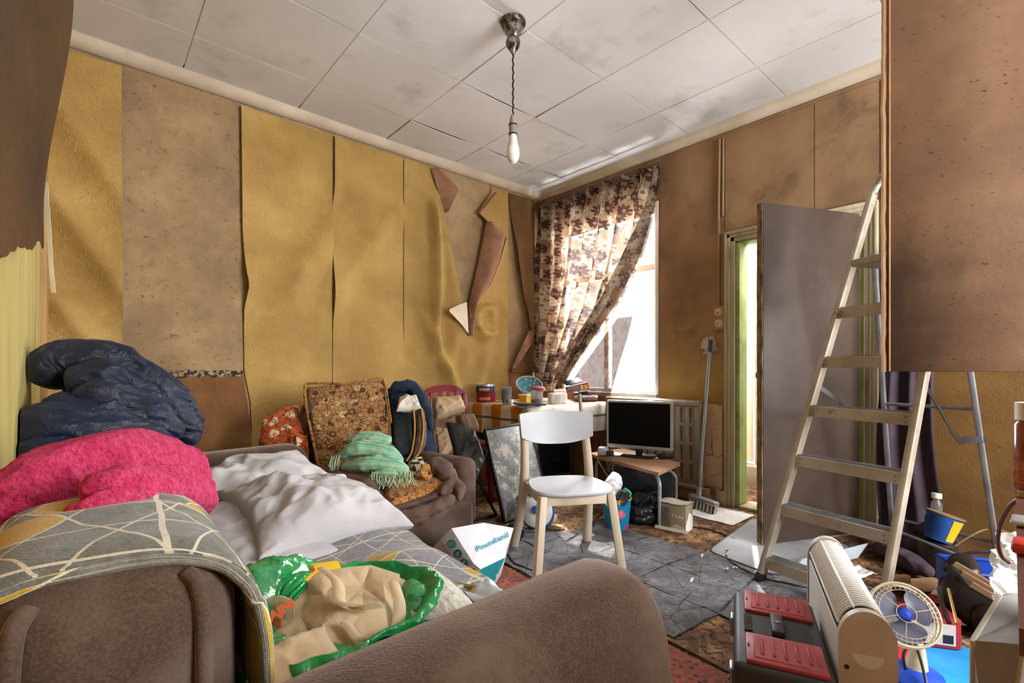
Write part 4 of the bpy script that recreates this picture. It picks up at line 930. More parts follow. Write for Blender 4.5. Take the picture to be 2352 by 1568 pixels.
m = MB(); m.tube(spline([att(885, 1172, 2.20), att(940, 1160, 2.26), att(1000, 1140, 2.34), att(1045, 1115, 2.42), att(1040, 1080, 2.55)], 40), .016, 10); m.build('piped_edge', 'corduroy_brown', sp, True, 60, True)
fold(sp, 'curled_corner', 'corduroy_brown', [att(982, 1080, 2.5), att(1000, 1072, 2.5), att(1020, 1082, 2.48), att(1030, 1112, 2.42)], [.03, .052, .05, .02], 3, .010, 14, n=24, m=30)
m = MB(); m.lathe([(.0, .0), (.022, .002), (.036, .0), (.042, -.006)], 18, frame(att(984, 1083, 2.44), (1, .2, 0), (0, .3, 1))); m.build('curl_lining', 'brown_leafy', sp, True, 60, True)
lc = thing('seat_cover', 'rumpled brown loose cover slipping over the armchair front', 'cover', att(980, 1180, 2.3))
for k, (pts, rd) in enumerate((([att(870, 1190, 2.10), att(930, 1188, 2.16), att(990, 1170, 2.24), att(1045, 1140, 2.32)], [.02, .032, .034, .026]), ([att(910, 1200, 2.13), att(960, 1195, 2.18), att(1005, 1165, 2.25)], [.015, .022, .012]), ([att(1012, 1135, 2.32), att(1035, 1110, 2.40), att(1052, 1120, 2.40), att(1056, 1150, 2.33)], [.015, .03, .03, .014]))):
    fold(lc, 'cover_fold', 'corduroy_brown', pts, rd, 20 + k, .014, 16, n=22, m=40)
pad('orange_cover', 'orange_floral', None, att(612, 965, 3.02), att(690, 938, 3.1), att(712, 1040, 2.85), att(598, 1050, 2.85), .14, 9, .018, 9, 40, label='orange flowered cloth draped over the armchair arm', cat='cloth', belly=.03)
m = MB(); m.sheet(lambda u, v: att(lerp(668, 702, u) + 6 * v, lerp(1000, 1075, v), 2.80 - .08 * v) + Vector((.01 * math.sin(u * 9), .01 * math.cos(u * 9), 0)), 14, 14, None, None, False, .002)
tag(m.build('orange_cover', 'orange_floral', None, True, 70), 'loose end of orange flowered cloth hanging beside the sofa arm', 'cloth')
tw = thing('towel', 'green striped fringed towel heaped on the armchair seat', 'towel', att(860, 1090, 2.5))
for k, (pts, rd, sq) in enumerate((([att(800, 1012, 2.66), att(850, 1005, 2.64), att(900, 1012, 2.64)], [.035, .05, .035], .7), ([att(775, 1050, 2.56), att(830, 1030, 2.54), att(890, 1040, 2.54), att(925, 1065, 2.55)], [.03, .06, .06, .035], .7), ([att(785, 1072, 2.50), att(850, 1065, 2.44), att(910, 1070, 2.44), att(938, 1085, 2.46)], [.03, .055, .05, .028], .7), ([att(850, 1095, 2.38), att(890, 1085, 2.36), att(935, 1090, 2.36)], [.02, .032, .02], .6))):
    fold(tw, 'towel_fold', 'striped_towel', pts, rd, 30 + k, .012, 12, n=30, m=44, squash=sq)
m = MB(); rnd = random.Random(5)
for i in range(60):
    px = lerp(848, 948, i / 59); a = att(px, 1090 - .06 * (px - 848) + rnd.uniform(-8, 6), 2.335); m.tube([a, a + Vector((rnd.uniform(-.012, .012), -.012, -.025)), a + Vector((rnd.uniform(-.02, .02), -.022, -.05 - rnd.uniform(0, .012)))], .0022, 4)
for i in range(26):
    a = att(lerp(762, 782, rnd.random()), lerp(1042, 1068, i / 25), 2.52); m.tube([a, a + Vector((-.012, -.01, -.02)), a + Vector((-.02, -.012, -.05))], .0022, 4)
m.build('fringe', pm('towel_fringe', '8fae8c', 'c8cfa8', 30, .95), tw, True, 60, True)['kind'] = 'stuff'
m = MB(); qpad(m, att(938, 1062, 2.60), att(968, 1052, 2.66), att(975, 1070, 2.6), att(950, 1090, 2.5), .05, 2, .006, 14, 20); tag(m.build('folded_cloth', 'checked_cloth', None, True, 70), 'small black and cream checked cloth on the armchair seat', 'cloth')

# ---------------------------------------------------------------- clothes on the red chair
rc = thing('wooden_chair', 'red lacquered wooden chair buried under clothes by the ochre wall', 'chair', (2.17, 3.12, 0))
def cw(a): return rc.matrix_basis.inverted() @ Vector(a)
m = MB(); path = spline([(-.20, .17, .80), (-.12, .185, .862), (0, .19, .885), (.12, .185, .872), (.20, .17, .83)], 20)
m.sheet(lambda u, v: path[int(round(u * 20))] + Vector((0, 0, (v - .5) * .055)), 20, 3, None, None, False, .022); m.build('top_rail', 'red_lacquer', rc)
for x in (-.195, .195):
    m = MB(); m.bar((x, .15, 0), (x, .17, .84), .035, .03, (0, 1, 0), .006); m.build('back_post', 'red_lacquer', rc)
    m = MB(); m.bar((x, -.19, 0), (x * .95, -.18, .45), .035, .035, (0, 1, 0), .006); m.build('leg', 'red_lacquer', rc)
for x in (-.11, -.03, .05, .13):
    m = MB(); m.bar((x, .165, .50), (x, .178, .855), .035, .012, (0, 1, 0), .003); m.build('slat', 'red_lacquer', rc)
m = MB(); m.rbox((0, -.01, .46), (.42, .40, .03), .012, 3); m.build('seat', 'red_lacquer', rc)
jk = thing('jacket', 'navy blue jacket hung over the armchair back', 'jacket', att(930, 1060, 2.95))
pad('jacket_body', 'navy_cloth', jk, att(890, 893, 3.22), att(962, 886, 3.28), att(1010, 1058, 3.0), att(905, 1062, 2.92), .10, 3, .018, 9, 40, px=.3)
pad('lining', 'teal_black_cloth', jk, att(902, 945, 3.05), att(944, 945, 3.06), att(948, 1045, 2.90), att(905, 1045, 2.88), .05, 4, .012, 10, 24)
fold(jk, 'collar_fold', 'navy_cloth', [att(892, 905, 3.14), att(915, 888, 3.14), att(950, 892, 3.18), att(978, 940, 3.12), att(992, 990, 3.06)], [.02, .035, .04, .035, .02], 7, .012, 12, n=24, m=44)
bs = thing('cushion_edge', 'upright brown corduroy cushion with piped edges beside the navy jacket', 'cushion', att(960, 1050, 2.9))
fold(bs, 'cushion_side', 'corduroy_brown', [att(966, 935, 3.02), att(968, 980, 2.96), att(964, 1020, 2.92), att(950, 1052, 2.88)], [.018, .03, .032, .016], 5, .006, 14, n=22, m=34)
for dx in (-12, 6):
    m = MB(); m.tube(spline([att(962 + dx, 938, 2.98), att(966 + dx * 1.1, 985, 2.92), att(958 + dx, 1035, 2.88), att(942 + dx * .7, 1058, 2.85)], 24), .006, 7); m.build('piping', pm('mustard_piping', '9c6c24', 'b8863a', 20, .8), bs, True, 60, True)
pad('crumpled_cloth', 'off_white_cloth', None, att(918, 915, 3.05), att(958, 912, 3.06), att(968, 938, 2.98), att(910, 945, 2.96), .06, 5, .03, 12, 30, label='crumpled off-white cloth on top of the navy jacket', cat='cloth')
pad('trousers', 'beige_cloth', None, att(992, 918, 3.32), att(1058, 916, 3.42), att(1068, 942, 3.36), att(1000, 966, 3.22), .12, 6, .022, 10, 36, label='beige trousers bundled over the red chair back', cat='trousers')
jk2 = thing('jacket', 'brown cotton jacket with a hanging sleeve on the red chair', 'jacket', att(1060, 1000, 3.2))
pad('sleeve', 'brown_cloth', jk2, att(1048, 957, 3.24), att(1086, 952, 3.30), att(1100, 988, 3.22), att(1066, 996, 3.14), .08, 7, .016, 11, 30)
pad('jacket_front', 'beige_cloth', jk2, att(1000, 982, 3.16), att(1028, 985, 3.16), att(1040, 1030, 3.08), att(1010, 1065, 3.02), .06, 8, .018, 12, 28)
pad('jacket_body', 'brown_cloth', jk2, att(990, 965, 3.22), att(1040, 962, 3.26), att(1045, 1050, 3.12), att(985, 1060, 3.06), .10, 9, .02, 10, 30)
pad('coat', 'dark_coat', None, att(1025, 968, 3.18), att(1085, 978, 3.22), att(1112, 1055, 3.12), att(1075, 1150, 2.96), .10, 11, .025, 9, 44, label='dark shiny coat hanging down from the red chair', cat='coat')
fs_ = thing('folding_frame', 'black metal folding chair frame beside the dark coat', 'chair', (1.75, 2.72, 0))
m = MB(); a, b = att(1118, 1035, 3.12), atz(1056, 1200, .012); m.tube([a, b], .010, 8); m.build('leg', 'black_metal', fs_, True, 40, True)
m = MB(); a2, b2 = att(1060, 1030, 3.3), atz(1140, 1182, .012); m.tube([a2, b2], .010, 8); m.build('leg', 'black_metal', fs_, True, 40, True)
m = MB(); m.tube([a, a2], .010, 8); m.build('cross_bar', 'black_metal', fs_, True, 40, True)
m = MB(); m.tube([b, b2], .010, 8); m.build('cross_bar', 'black_metal', fs_, True, 40, True)

# ---------------------------------------------------------------- leaning speckled board
def specks():
    s = NT('flaking_black_board'); v = s.coord('Object')
    col = s.ramp(s.noise(v, 5, 8, .7), [(.3, '4c5052'), (.6, '868886')])
    col = s.mix(s.ramp(s.noise(v, 14, 10, .85, .1), [(.51, 0.), (.56, 1.)]), col, 'b9b0a0')
    col = s.mix(s.ramp(s.noise(v, 50, 6, .8), [(.62, 0.), (.68, .9)]), col, 'd8d2c4')
    return s.done(col, .35, 0, s.bump(s.noise(v, 40, 6), .2, .004), .5)
specks()
BL, BR, TL, TR = Vector((2.10, 2.46, .005)), Vector((2.56, 2.50, .02)), Vector((2.06, 2.63, .615)), Vector((2.52, 2.67, .655))
lb = thing('leaning_board', 'black framed board with flaking silver surface leaning at the table', 'board', BL)
Mf = frame(BL, BR - BL, TL - BL); Wd = (BR - BL).length; Ht = (TL - BL).length
m = MB(); m.rbox((Wd / 2, Ht / 2, 0), (Wd - .01, Ht - .01, .016), .003, 2, Mf); m.build('panel', 'flaking_black_board', lb, True, 40, True)
for c, s_ in (((0, Ht / 2, .002), (.016, Ht, .026)), ((Wd, Ht / 2, .002), (.016, Ht, .026)), ((Wd / 2, 0, .002), (Wd, .016, .026)), ((Wd / 2, Ht, .002), (Wd, .016, .026))):
    m = MB(); m.rbox(c, s_, .004, 2, Mf); m.build('edge_strip', 'black_metal', lb, True, 40, True)

# ---------------------------------------------------------------- table with cloth
def tcloth():
    s = NT('orange_checked_cloth'); v = s.coord('Object'); xyz = s.n('ShaderNodeSeparateXYZ', i_Vector=v).outputs
    def band(o, per, lo): return s.math('GREATER_THAN', s.math('FRACT', s.math('ADD', s.math('DIVIDE', o, per), 10.3)), lo)
    a = band(xyz[0], .26, .52); b = band(xyz[1], .26, .52); c = band(xyz[2], .26, .62)
    w_ = s.math('MULTIPLY', s.math('MAXIMUM', a, b), 1.)
    col = s.mix(s.math('MULTIPLY', w_, .9), 'c07a26', 'd8d0c2')
    g = s.math('LESS_THAN', s.math('ABSOLUTE', s.math('SUBTRACT', xyz[2], -.11)), .010); col = s.mix(g, col, '5a6448')
    col = s.mix(s.ramp(s.noise(v, 14, 6, .7), [(.55, 0.), (.72, .5)]), col, '8a6a44')
    return s.done(col, .8, 0, s.bump(s.noise(v, 120, 3), .2, .003), .25)
tcloth()
pm('red_brown_wood', '5a2a1c', '7c4230', 12, .6, .2, 40, stretch=(1, 1, .2), dirt=('c8b8a8', 60, .68, .74))
TX0, TX1, TY0, TY1, TZ = 2.60, 3.60, 2.75, 3.56, .735
tb_ = thing('table', 'red-brown wooden table in the window corner under an orange cloth', 'table', (3.1, 3.15, 0))
m = MB(); m.rbox(((TX0 + TX1) / 2, (TY0 + TY1) / 2, TZ - .016), (TX1 - TX0 - .02, TY1 - TY0 - .02, .03), .004); m.build('tabletop', 'red_brown_wood', tb_, True, 40, True)
for x in (TX0 + .10, TX1 - .10):
    for y in (TY0 + .07, TY1 - .07):
        m = MB(); m.rbox((x, y, .35), (.065, .065, .70), .006); m.build('leg', 'red_brown_wood', tb_, True, 40, True)
tc = thing('tablecloth', 'orange and white checked cloth hanging over the corner table', 'tablecloth', (3.1, 3.15, TZ))
def tcf(u, v):
    a = lerp(-.24, 1.0, u); b = lerp(-.24, 1.0, v)
    x = TX0 + max(a, 0) * (TX1 - TX0); y = TY0 + max(b, 0) * (TY1 - TY0); z = TZ + .004
    if a < 0: z += a * 1.05; x += -.012 - .012 * math.sin(y * 17) * min(1, -a * 8)
    if b < 0: z += b * 1.05; y += -.012 - .012 * math.sin(x * 15) * min(1, -b * 8)
    return (x, y, max(z, TZ - .26))
m = MB(); m.sheet(lambda u, v: tcf(v, u) if False else tcf(u, v), 60, 60, None, None, False, -.002); m.build('cloth_sheet', 'orange_checked_cloth', tc, True, 60, True)
# dark glazed cabinet under it
gc = thing('cabinet', 'dark wooden glazed cabinet standing under the corner table', 'cabinet', (3.0, 2.98, 0))
pm('dark_wood', '1c1512', '33271f', 10, .45, .15, 40, stretch=(1, 1, .2)); pm('dark_glass', '08090c', '0e1014', 5, .12, spec=.6)
m = MB(); m.rbox((0, .03, .33), (.50, .28, .50), .006); m.build('cabinet_body', 'dark_wood', gc)
dr = MB()
for c, s_ in (((-.215, -.125, .33), (.05, .022, .50)), ((.215, -.125, .33), (.05, .022, .50)), ((0, -.125, .555), (.43, .022, .05)), ((0, -.125, .105), (.43, .022, .06))): dr.rbox(c, s_, .004)
d_ = dr.build('door', 'dark_wood', gc); m = MB(); m.box((0, -.12, .33), (.39, .008, .41)); m.build('glass_panel', 'dark_glass', d_, False)
for x in (-.21, .21):
    m = MB(); m.box((x, -.06, .04), (.04, .04, .08)); m.build('foot', 'dark_wood', gc, False)

# ---------------------------------------------------------------- on the table
ZT = TZ + .009
def tp(px, py, dz=0.):                                   # place on the table top
    p = atz(px, py, ZT); p.x = min(max(p.x, TX0 + .03), TX1 - .05); p.y = min(max(p.y, TY0 + .03), TY1 - .04); p.z = ZT + dz; return p
pm('navy_tin', '141c44', '22306a', 7, .35); pm('red_tin', '7a1426', 'a01c34', 7, .35); pm('biscuit_print', 'c88a52', 'e0b088', 12, .5)
pm('clear_plastic', 'd4d8da', 'e8ecee', 6, .12, spec=.6, Transmission_Weight=.75, Alpha=.6)
pm('blue_glass', '1a2c40', '2c4660', 7, .25); pm('teal_cap', '0e3a3c', '1a5456', 7, .4); pm('tub_yellow', 'c8a018', 'd8b430', 6, .45); pm('pink_lid', 'a84a5c', 'c06878', 6, .5)
pm('white_china', 'd8d4cc', 'ece8e0', 6, .3); pm('bowl_blue', '5aa8bc', '7fc0cc', 6, .35); pm('grey_steel', '8c9094', 'aeb2b6', 9, .35, 0, 80, .7); pm('amber_glass', '6a2c10', 'a04a1c', 12, .2, spec=.6); pm('paper_white', 'd4d2cc', 'eceae6', 9, .8, .2, 40, dirt=('8c8c90', 40, .6, .7))
pm('red_box', 'a81c24', 'c8303a', 6, .45); pm('book_black', '15161a', '26282e', 7, .4); pm('yellow_sticker', 'd8c020', 'e8d43c', 6, .5); pm('card_pale', 'cfc8b8', 'e0dacc', 6, .7)
def tin(lo, r, h, mat, label, rim):
    t = thing('round_tin', label, 'tin', lo, 0, 'round biscuit tins on the table'); m = MB(); m.lathe([(0, 0), (r, 0), (r, h * .72), (r * 1.0, h * .74)], 36); m.build('tin_body', mat, t)
    m = MB(); m.lathe([(r * 1.0, h * .72), (r * 1.025, h * .72), (r * 1.025, h), (r * .97, h), (r * .96, h - .004), (0, h - .004)], 36); m.build('lid', rim, t); 
    for k in range(5):
        a = R(200 + k * 13); m = MB(); q = [(math.cos(j / 14 * 6.283) * .013, math.sin(j / 14 * 6.283) * .015 + h * .36) for j in range(14)]
        m.add([(r * 1.004 * math.cos(a + x / r), r * 1.004 * math.sin(a + x / r), z) for x, z in q], [tuple(range(14))]); m.build('printed_biscuit', 'biscuit_print', t, False)
    return t
c0 = tp(1085, 934); c0.x = 2.73; c0.y = 3.46
tin(c0, .088, .085, 'red_tin', 'red round biscuit tin, lower of the two at the table edge', 'red_tin')
tin((c0.x - .005, c0.y, c0.z + .086), .086, .075, 'navy_tin', 'navy round biscuit tin stacked on the red one', pm('tin_rim', '9aa0ac', 'b8bec8', 6, .3, 0, 80, .7))
cp = thing('plastic_cups', 'stack of ribbed clear plastic cups beside the tins', 'cup', tp(1139, 930))
for k in range(6):
    m = MB(); m.lathe([(.034, .012 * k), (.044, .012 * k + .085), (.047, .012 * k + .088), (.042, .012 * k + .085), (.033, .012 * k + .002)], 24, None, None, (0, 0, 0), False); m.build('cup', 'clear_plastic', cp)
bt = thing('small_bottle', 'small dark blue bottle with a black-green cap on the table', 'bottle', tp(1166, 922))
m = MB(); m.lathe([(0, 0), (.030, 0), (.032, .01), (.032, .055), (.024, .068), (.016, .072), (.016, .078)], 20); m.build('bottle_body', 'blue_glass', bt); m = MB(); m.lathe([(.020, .076), (.020, .098), (.018, .1), (0, .1)], 20); m.build('cap', 'teal_cap', bt)
m = MB(); m.rbox((0, 0, .022), (.045, .03, .045), .004, 2, TRS(tp(1164, 930), (0, 0, .4))); tag(m.build('label_card', 'card_pale'), 'pale card in front of the blue bottle', 'card')
m = MB(); m.lathe([(0, 0), (.022, 0), (.022, .022), (.019, .024), (.019, .004), (0, .004)], 18, TRS(tp(1181, 927))); tag(m.build('bottle_lid', 'white_card'), 'small white screw lid lying near the yellow tub', 'lid')
tu = thing('margarine_tub', 'yellow plastic tub with a white lid on the table', 'tub', tp(1207, 924), .3)
m = MB(); m.add(*(lambda v: (v, [(0, 3, 2, 1), (4, 5, 6, 7), (0, 1, 5, 4), (1, 2, 6, 5), (2, 3, 7, 6), (3, 0, 4, 7)]))([(-.04, -.03, 0), (.04, -.03, 0), (.04, .03, 0), (-.04, .03, 0), (-.052, -.042, .062), (.052, -.042, .062), (.052, .042, .062), (-.052, .042, .062)])); m.build('tub_body', 'tub_yellow', tu, False)
m = MB(); m.rbox((0, 0, .068), (.114, .094, .014), .005); m.build('lid', 'white_card', tu)
jr = thing('storage_jar', 'tall clear jar with a faded pink lid on the table', 'jar', tp(1240, 932))
m = MB(); m.lathe([(0, .002), (.046, 0), (.05, .01), (.05, .125), (.046, .13), (.043, .125), (.045, .012), (0, .008)], 26); m.build('jar_body', 'clear_plastic', jr)
m = MB(); m.lathe([(.050, .125), (.056, .128), (.058, .148), (.04, .158), (0, .161)], 26, TRS((0, 0, 0), (R(4), R(3), 0))); m.build('lid', 'pink_lid', jr)
m = MB(); m.lathe([(0, .01), (.042, .01), (.042, .05), (0, .055)], 20); m.build('contents', pm('jar_contents', '6a4a30', 'a08a64', 60, .8), jr)
bw_ = thing('bowl', 'white bowl with a blue patterned inside propped up by the curtain', 'bowl', Vector((3.14, 3.33, ZT + .075)), 0, None, R(30), R(-22))
pr_ = [(.0, 0), (.05, .0), (.085, .03), (.115, .075), (.125, .10)]
m = MB(); m.lathe(pr_, 40, None, None, (0, 0, 0), False); m.build('bowl_outside', 'white_china', bw_); m = MB(); m.lathe([(.125, .10), (.121, .10), (.111, .075), (.081, .034), (.046, .006), (0, .005)], 40, None, None, (0, 0, 0), False)
def bowlin():
    s = NT('bowl_pattern'); v = s.coord('Object'); c = s.mix(s.ramp(s.voro(v, 26), [(.25, 1.), (.3, 0.)]), '5aa8bc', 'e8d8a0'); c = s.mix(s.ramp(s.voro(v, 18), [(.1, 1.), (.14, 0.)]), c, 'c86a50'); return s.done(c, .3)
bowlin(); m.build('bowl_inside', 'bowl_pattern', bw_)
m = MB(); m.tube([(.123 * math.cos(a / 40 * 6.2832), .123 * math.sin(a / 40 * 6.2832), .10) for a in range(41)], .0045, 8); m.build('rim', 'white_china', bw_)
m = MB(); m.rbox((0, 0, .045), (.15, .10, .09), .012, 3, TRS(tp(1280, 926), (0, 0, -.5))); tag(m.build('white_box', 'white_card'), 'plain white carton in the middle of the cluttered table', 'box')
m = MB(); m.rbox((0, 0, .038), (.05, .012, .075), .002, 2, TRS(tp(1308, 930), (0, 0, -.6))); tag(m.build('white_card_box', 'white_card'), 'thin white card standing against the carton', 'card')
rb = thing('red_box', 'red cardboard box with a yellow label tilted on the papers', 'box', Vector((3.36, 2.90, .835)), R(-34), None, R(0), R(-13))
m = MB(); m.rbox((0, 0, .035), (.20, .07, .06), .003); m.build('box_body', 'red_box', rb); m = MB(); m.box((.02, -.0355, .030), (.13, .002, .036)); m.build('label_print', 'yellow_sticker', rb, False)
vs, fs2 = textmesh('51', .026, .001); m = MB(); m.add(vs, fs2, None, frame((.06, -.037, .030), (1, 0, 0), (0, 0, 1))); m.build('lettering', 'book_black', rb, False)
m = MB(); m.rbox((0, 0, 0), (.16, .11, .008), .002, 2, TRS(Vector((3.34, 2.95, .925)), (.3, -.25, -.5))); tag(m.build('magazine', 'book_black'), 'dark magazine lying tilted on top of the red box', 'magazine')
for k, (px, py, h, sx, sy, rz, mt, lab) in enumerate(((1345, 921, .0, .19, .13, -.5, 'red_brown_wood', 'brown hardback at the bottom of the book pile'), (1347, 920, .026, .18, .12, -.2, 'card_pale', 'pale paperback in the middle of the book pile'), (1350, 918, .046, .19, .12, -.7, 'book_black', 'dark thin book on top of the book pile'))):
    m = MB(); m.rbox((0, 0, .012), (sx, sy, .022), .002, 2, TRS(tp(px, py) + Vector((0, 0, h)), (0, 0, rz))); tag(m.build('book', mt), lab, 'book', 'book pile on the table')
for k, (px, py, dz, rx, rz, w_, h_, lab) in enumerate(((1362, 916, .072, .06, .3, .15, .11, 'white letter lying on the book pile under the red box'), (1352, 918, .085, -.08, 1.1, .12, .10, 'folded white leaflet on the very top of the book pile'), (1150, 941, .004, .0, .2, .20, .12, 'printed leaflet at the front left edge of the table'), (1190, 940, .010, .05, .9, .12, .10, 'white paper folded over the table front edge'), (1280, 938, .006, .04, -.2, .24, .12, 'glossy magazine page lying before the white carton'), (1312, 940, .004, .03, .6, .09, .07, 'small white slip by the magazine page'))):
    P_ = tp(px, py) + Vector((0, 0, dz)); m = MB(); m.sheet(lambda u, v: Vector(((u - .5) * w_, (v - .5) * h_, .006 * math.sin(u * 5 + k) + .008 * u * v)), 10, 10, TRS(P_, (rx, 0, rz)), None, False, -.001); tag(m.build('paper_sheet', 'paper_white', None, True, 60), lab, 'paper', 'papers on the table')
bk_ = thing('tablet_case', 'black flat case with a yellow sticker on the table front', 'case', tp(1205, 940) + Vector((0, 0, .012)), R(-32), None, 0, R(2))
m = MB(); m.rbox((0, 0, .006), (.24, .15, .012), .004); m.build('case_body', 'book_black', bk_); m = MB(); m.box((-.03, .01, .0125), (.13, .10, .001)); m.build('screen_window', 'grey_steel', bk_, False); m = MB(); m.lathe([(0, 0), (.02, 0), (.02, .001), (0, .001)], 18, TRS((-.01, -.055, .0125), (0, 0, 0), (1, .5, 1))); m.build('sticker', 'yellow_sticker', bk_, False)
ws = thing('walking_stick', 'grey metal walking stick with a straight handle leaning at the table', 'stick', atz(1360, 1205, .0))
a = atz(1360, 1205, .012); b = att(1331, 905, 3.36)
m = MB(); m.tube([a, a.lerp(b, .55)], .010, 10); m.tube([a.lerp(b, .5), b], .0125, 10); m.build('shaft', 'grey_steel', ws, True, 40, True)
m = MB(); m.tube(spline([att(1304, 893, 3.36), att(1318, 892, 3.36), att(1334, 890, 3.36)], 8), .0175, 12); m.build('handle', pm('grey_rubber', '6e7072', '85888a', 9, .6), ws, True, 40, True)
m = MB(); m.tube([att(1334, 890, 3.36), att(1337, 890, 3.36)], .019, 12); m.build('end_cap', 'white_card', ws, True, 40, True)
m = MB(); m.tube([a - Vector((0, 0, .012)), a + Vector((0, 0, .03))], .016, 10); m.build('rubber_tip', 'black_plastic', ws, True, 40, True)

# ---------------------------------------------------------------- curtain, rail and sheer
def curtmat(name, g1, g2, f1, f2, sc, tr=.5):
    s = NT(name); v = s.coord('Object')
    wv = s.n('ShaderNodeTexNoise', i_Vector=v, i_Scale=sc * 2, i_Detail=3.)
    v2 = s.n('ShaderNodeVectorMath', operation='ADD', i_0=v, i_1=s.n('ShaderNodeVectorMath', operation='SCALE', i_0=wv.outputs[1], i_Scale=.55 / sc).outputs[0]).outputs[0]
    vn = s.n('ShaderNodeTexVoronoi', i_Vector=v, i_Scale=sc); dl = s.n('ShaderNodeVectorMath', operation='SUBTRACT', i_0=v, i_1=vn.outputs['Position']).outputs[0]
    q = s.n('ShaderNodeSeparateXYZ', i_Vector=dl).outputs; ang = s.math('ARCTAN2', q[2], q[1]); d = s.math('MULTIPLY', s.math('SQRT', s.math('ADD', s.math('MULTIPLY', q[1], q[1]), s.math('MULTIPLY', q[2], q[2]))), sc)
    pet = s.math('ADD', s.math('MULTIPLY', s.math('ABSOLUTE', s.math('COSINE', s.math('MULTIPLY', ang, 4.))), .26), .26)
    cid = s.n('ShaderNodeSeparateColor', i_Color=vn.outputs['Color']).outputs
    col = s.ramp(s.noise(v, 6, 6, .6), [(.35, g1), (.65, g2)])
    col = s.mix(s.ramp(s.noise(v2, sc * 2.0, 6, .7), [(.54, 0.), (.62, .6)]), col, f1)
    fl = s.math('LESS_THAN', d, pet)
    col = s.mix(s.math('MULTIPLY', fl, .9), col, s.mix(s.math('GREATER_THAN', cid[0], .5), f1, f2))
    col = s.mix(s.math('LESS_THAN', d, .13), col, g1)
    s.done(col, .9, 0, s.bump(s.noise(v, 200, 2), .2, .002), .1)
    t = s.n('ShaderNodeBsdfTranslucent', i_Color=col); mx = s.n('ShaderNodeMixShader'); mx.inputs[0].default_value = tr
    s.t.links.new(s.b.outputs[0], mx.inputs[1]); s.t.links.new(t.outputs[0], mx.inputs[2]); tp_ = s.n('ShaderNodeBsdfTransparent'); mt_ = s.n('ShaderNodeMixShader'); mt_.inputs[0].default_value = .07; s.t.links.new(mx.outputs[0], mt_.inputs[1]); s.t.links.new(tp_.outputs[0], mt_.inputs[2]); s.t.links.new(mt_.outputs[0], s.out.inputs[0])
curtmat('floral_curtain', '6c523e', '8a7058', '301c1b', '968a76', 9, .26)
curtmat('sheer_curtain', '4a352a', '5c4436', '3a261e', '4e392c', 14, .08)
rl = thing('curtain_rail', 'long dark sooted curtain rail above the window', 'rail', (3.52, 2.9, 2.72))
pm('sooted_wood', '4a3c36', '6a584c', 9, .6, .2, 40)
m = MB(); m.rbox((3.60, 2.93, 2.745), (.02, 1.46, .07), .004); m.build('batten', 'sooted_wood', rl, True, 40, True)
m = MB(); m.tube([(3.535, 3.64, 2.715), (3.535, 2.22, 2.715)], .010, 10); m.build('rod', 'sooted_wood', rl, True, 40, True)
for y in (3.60, 2.24):
    m = MB(); m.rbox((3.565, y, 2.725), (.08, .02, .03), .004); m.build('bracket', 'sooted_wood', rl, True, 40, True)
ct = thing('curtain', 'sooted floral curtain drawn aside across the window', 'curtain', (3.5, 3.3, .9))
CE_ = sorted([(onX(px, py, 3.5).z, onX(px, py, 3.5).y) for px, py in ((1512, 402), (1503, 450), (1490, 520), (1468, 600), (1432, 690), (1382, 770), (1332, 850), (1312, 885))])
def cuf(u, v):
    z = lerp(.80 + .06 * u, 2.70 + .012 * math.sin(u * 60), v); yr = poly_at(CE_, z) ; yl = 3.615
    uu = u + .015 * math.sin(z * 3 + u * 8); y = lerp(yl, yr, uu)
    k = 7.5; amp = .040 + .012 * (1 - v); ph = uu * k * 2 * math.pi + .6 * N((u * 3, z * .8, 0), 1, 2) * 2
    x = 3.50 + amp * math.sin(ph) + .012 * math.sin(ph * 2.3 + z * 2) - .05 * smooth(1.6, .9, z) * u - .10 * smooth(2.1, 1.2, z) * smooth(.8, 1, u)
    return (x, y + .014 * math.cos(ph), z)
m = MB(); m.sheet(cuf, 220, 60, None, None, False, .0); m.build('curtain_cloth', 'floral_curtain', ct, True, 75, True)
m = MB(); m.sheet(lambda u, v: (lambda p: (p[0] - .012, p[1], p[2] + .035 * v + .008 * math.sin(u * 110)))(cuf(u, .985 + .0 * v)), 200, 5); m.build('gathered_heading', 'floral_curtain', ct, True, 75, True)
pth = [Vector(cuf(1, i / 60)) for i in range(61)]
m = MB(); m.sheet(lambda u, v: pth[int(round(u * 60))] + Vector((-.03 - .05 * v, .03 * math.sin(v * 3.1) + .16 * v * smooth(.0, .12, u) * smooth(.95, .55, u), .015 * v)), 60, 12); m.build('turned_edge', 'floral_curtain', ct, True, 75, True)
sh = sorted([(onX(px, py, 3.46).z, onX(px, py, 3.46).y) for px, py in ((1438, 710), (1434, 740), (1424, 780), (1408, 830), (1394, 880), (1386, 908))])
m = MB(); m.sheet(lambda u, v: (3.57 + .012 * math.sin(u * 18), lerp(poly_at(CE_, lerp(.80, 1.50, v)) + .10 * (1 - v), poly_at(sh, lerp(.80, 1.50, v)), u), lerp(.80, 1.50, v)), 60, 24)
shh = tag(m.build('sheer_curtain', 'sheer_curtain', None, True, 75), 'brown sheer with pale square motifs at the window foot', 'curtain')
for px, py in ((1372, 858), (1385, 866), (1374, 880), (1392, 852), (1398, 874)):
    c = onX(px, py, 3.55); m = MB(); m.tube([c + Vector((0, dy, dz)) for dy, dz in ((.022, 0), (0, .022), (-.022, 0), (0, -.022), (.022, 0))], .0025, 5); m.build('square_motif', 'white_card', shh, True, 40, True)
# ================================================================ middle of the room
pm('white_chair_paint', 'b2b5bb', 'c0c3c9', 4, .4, .05, 30, dirt=('9a948a', 40, .68, .75))
pm('pale_chair_wood', 'b5a48c', 'd0c2aa', 10, .55, .1, 40, stretch=(1, 1, .15))
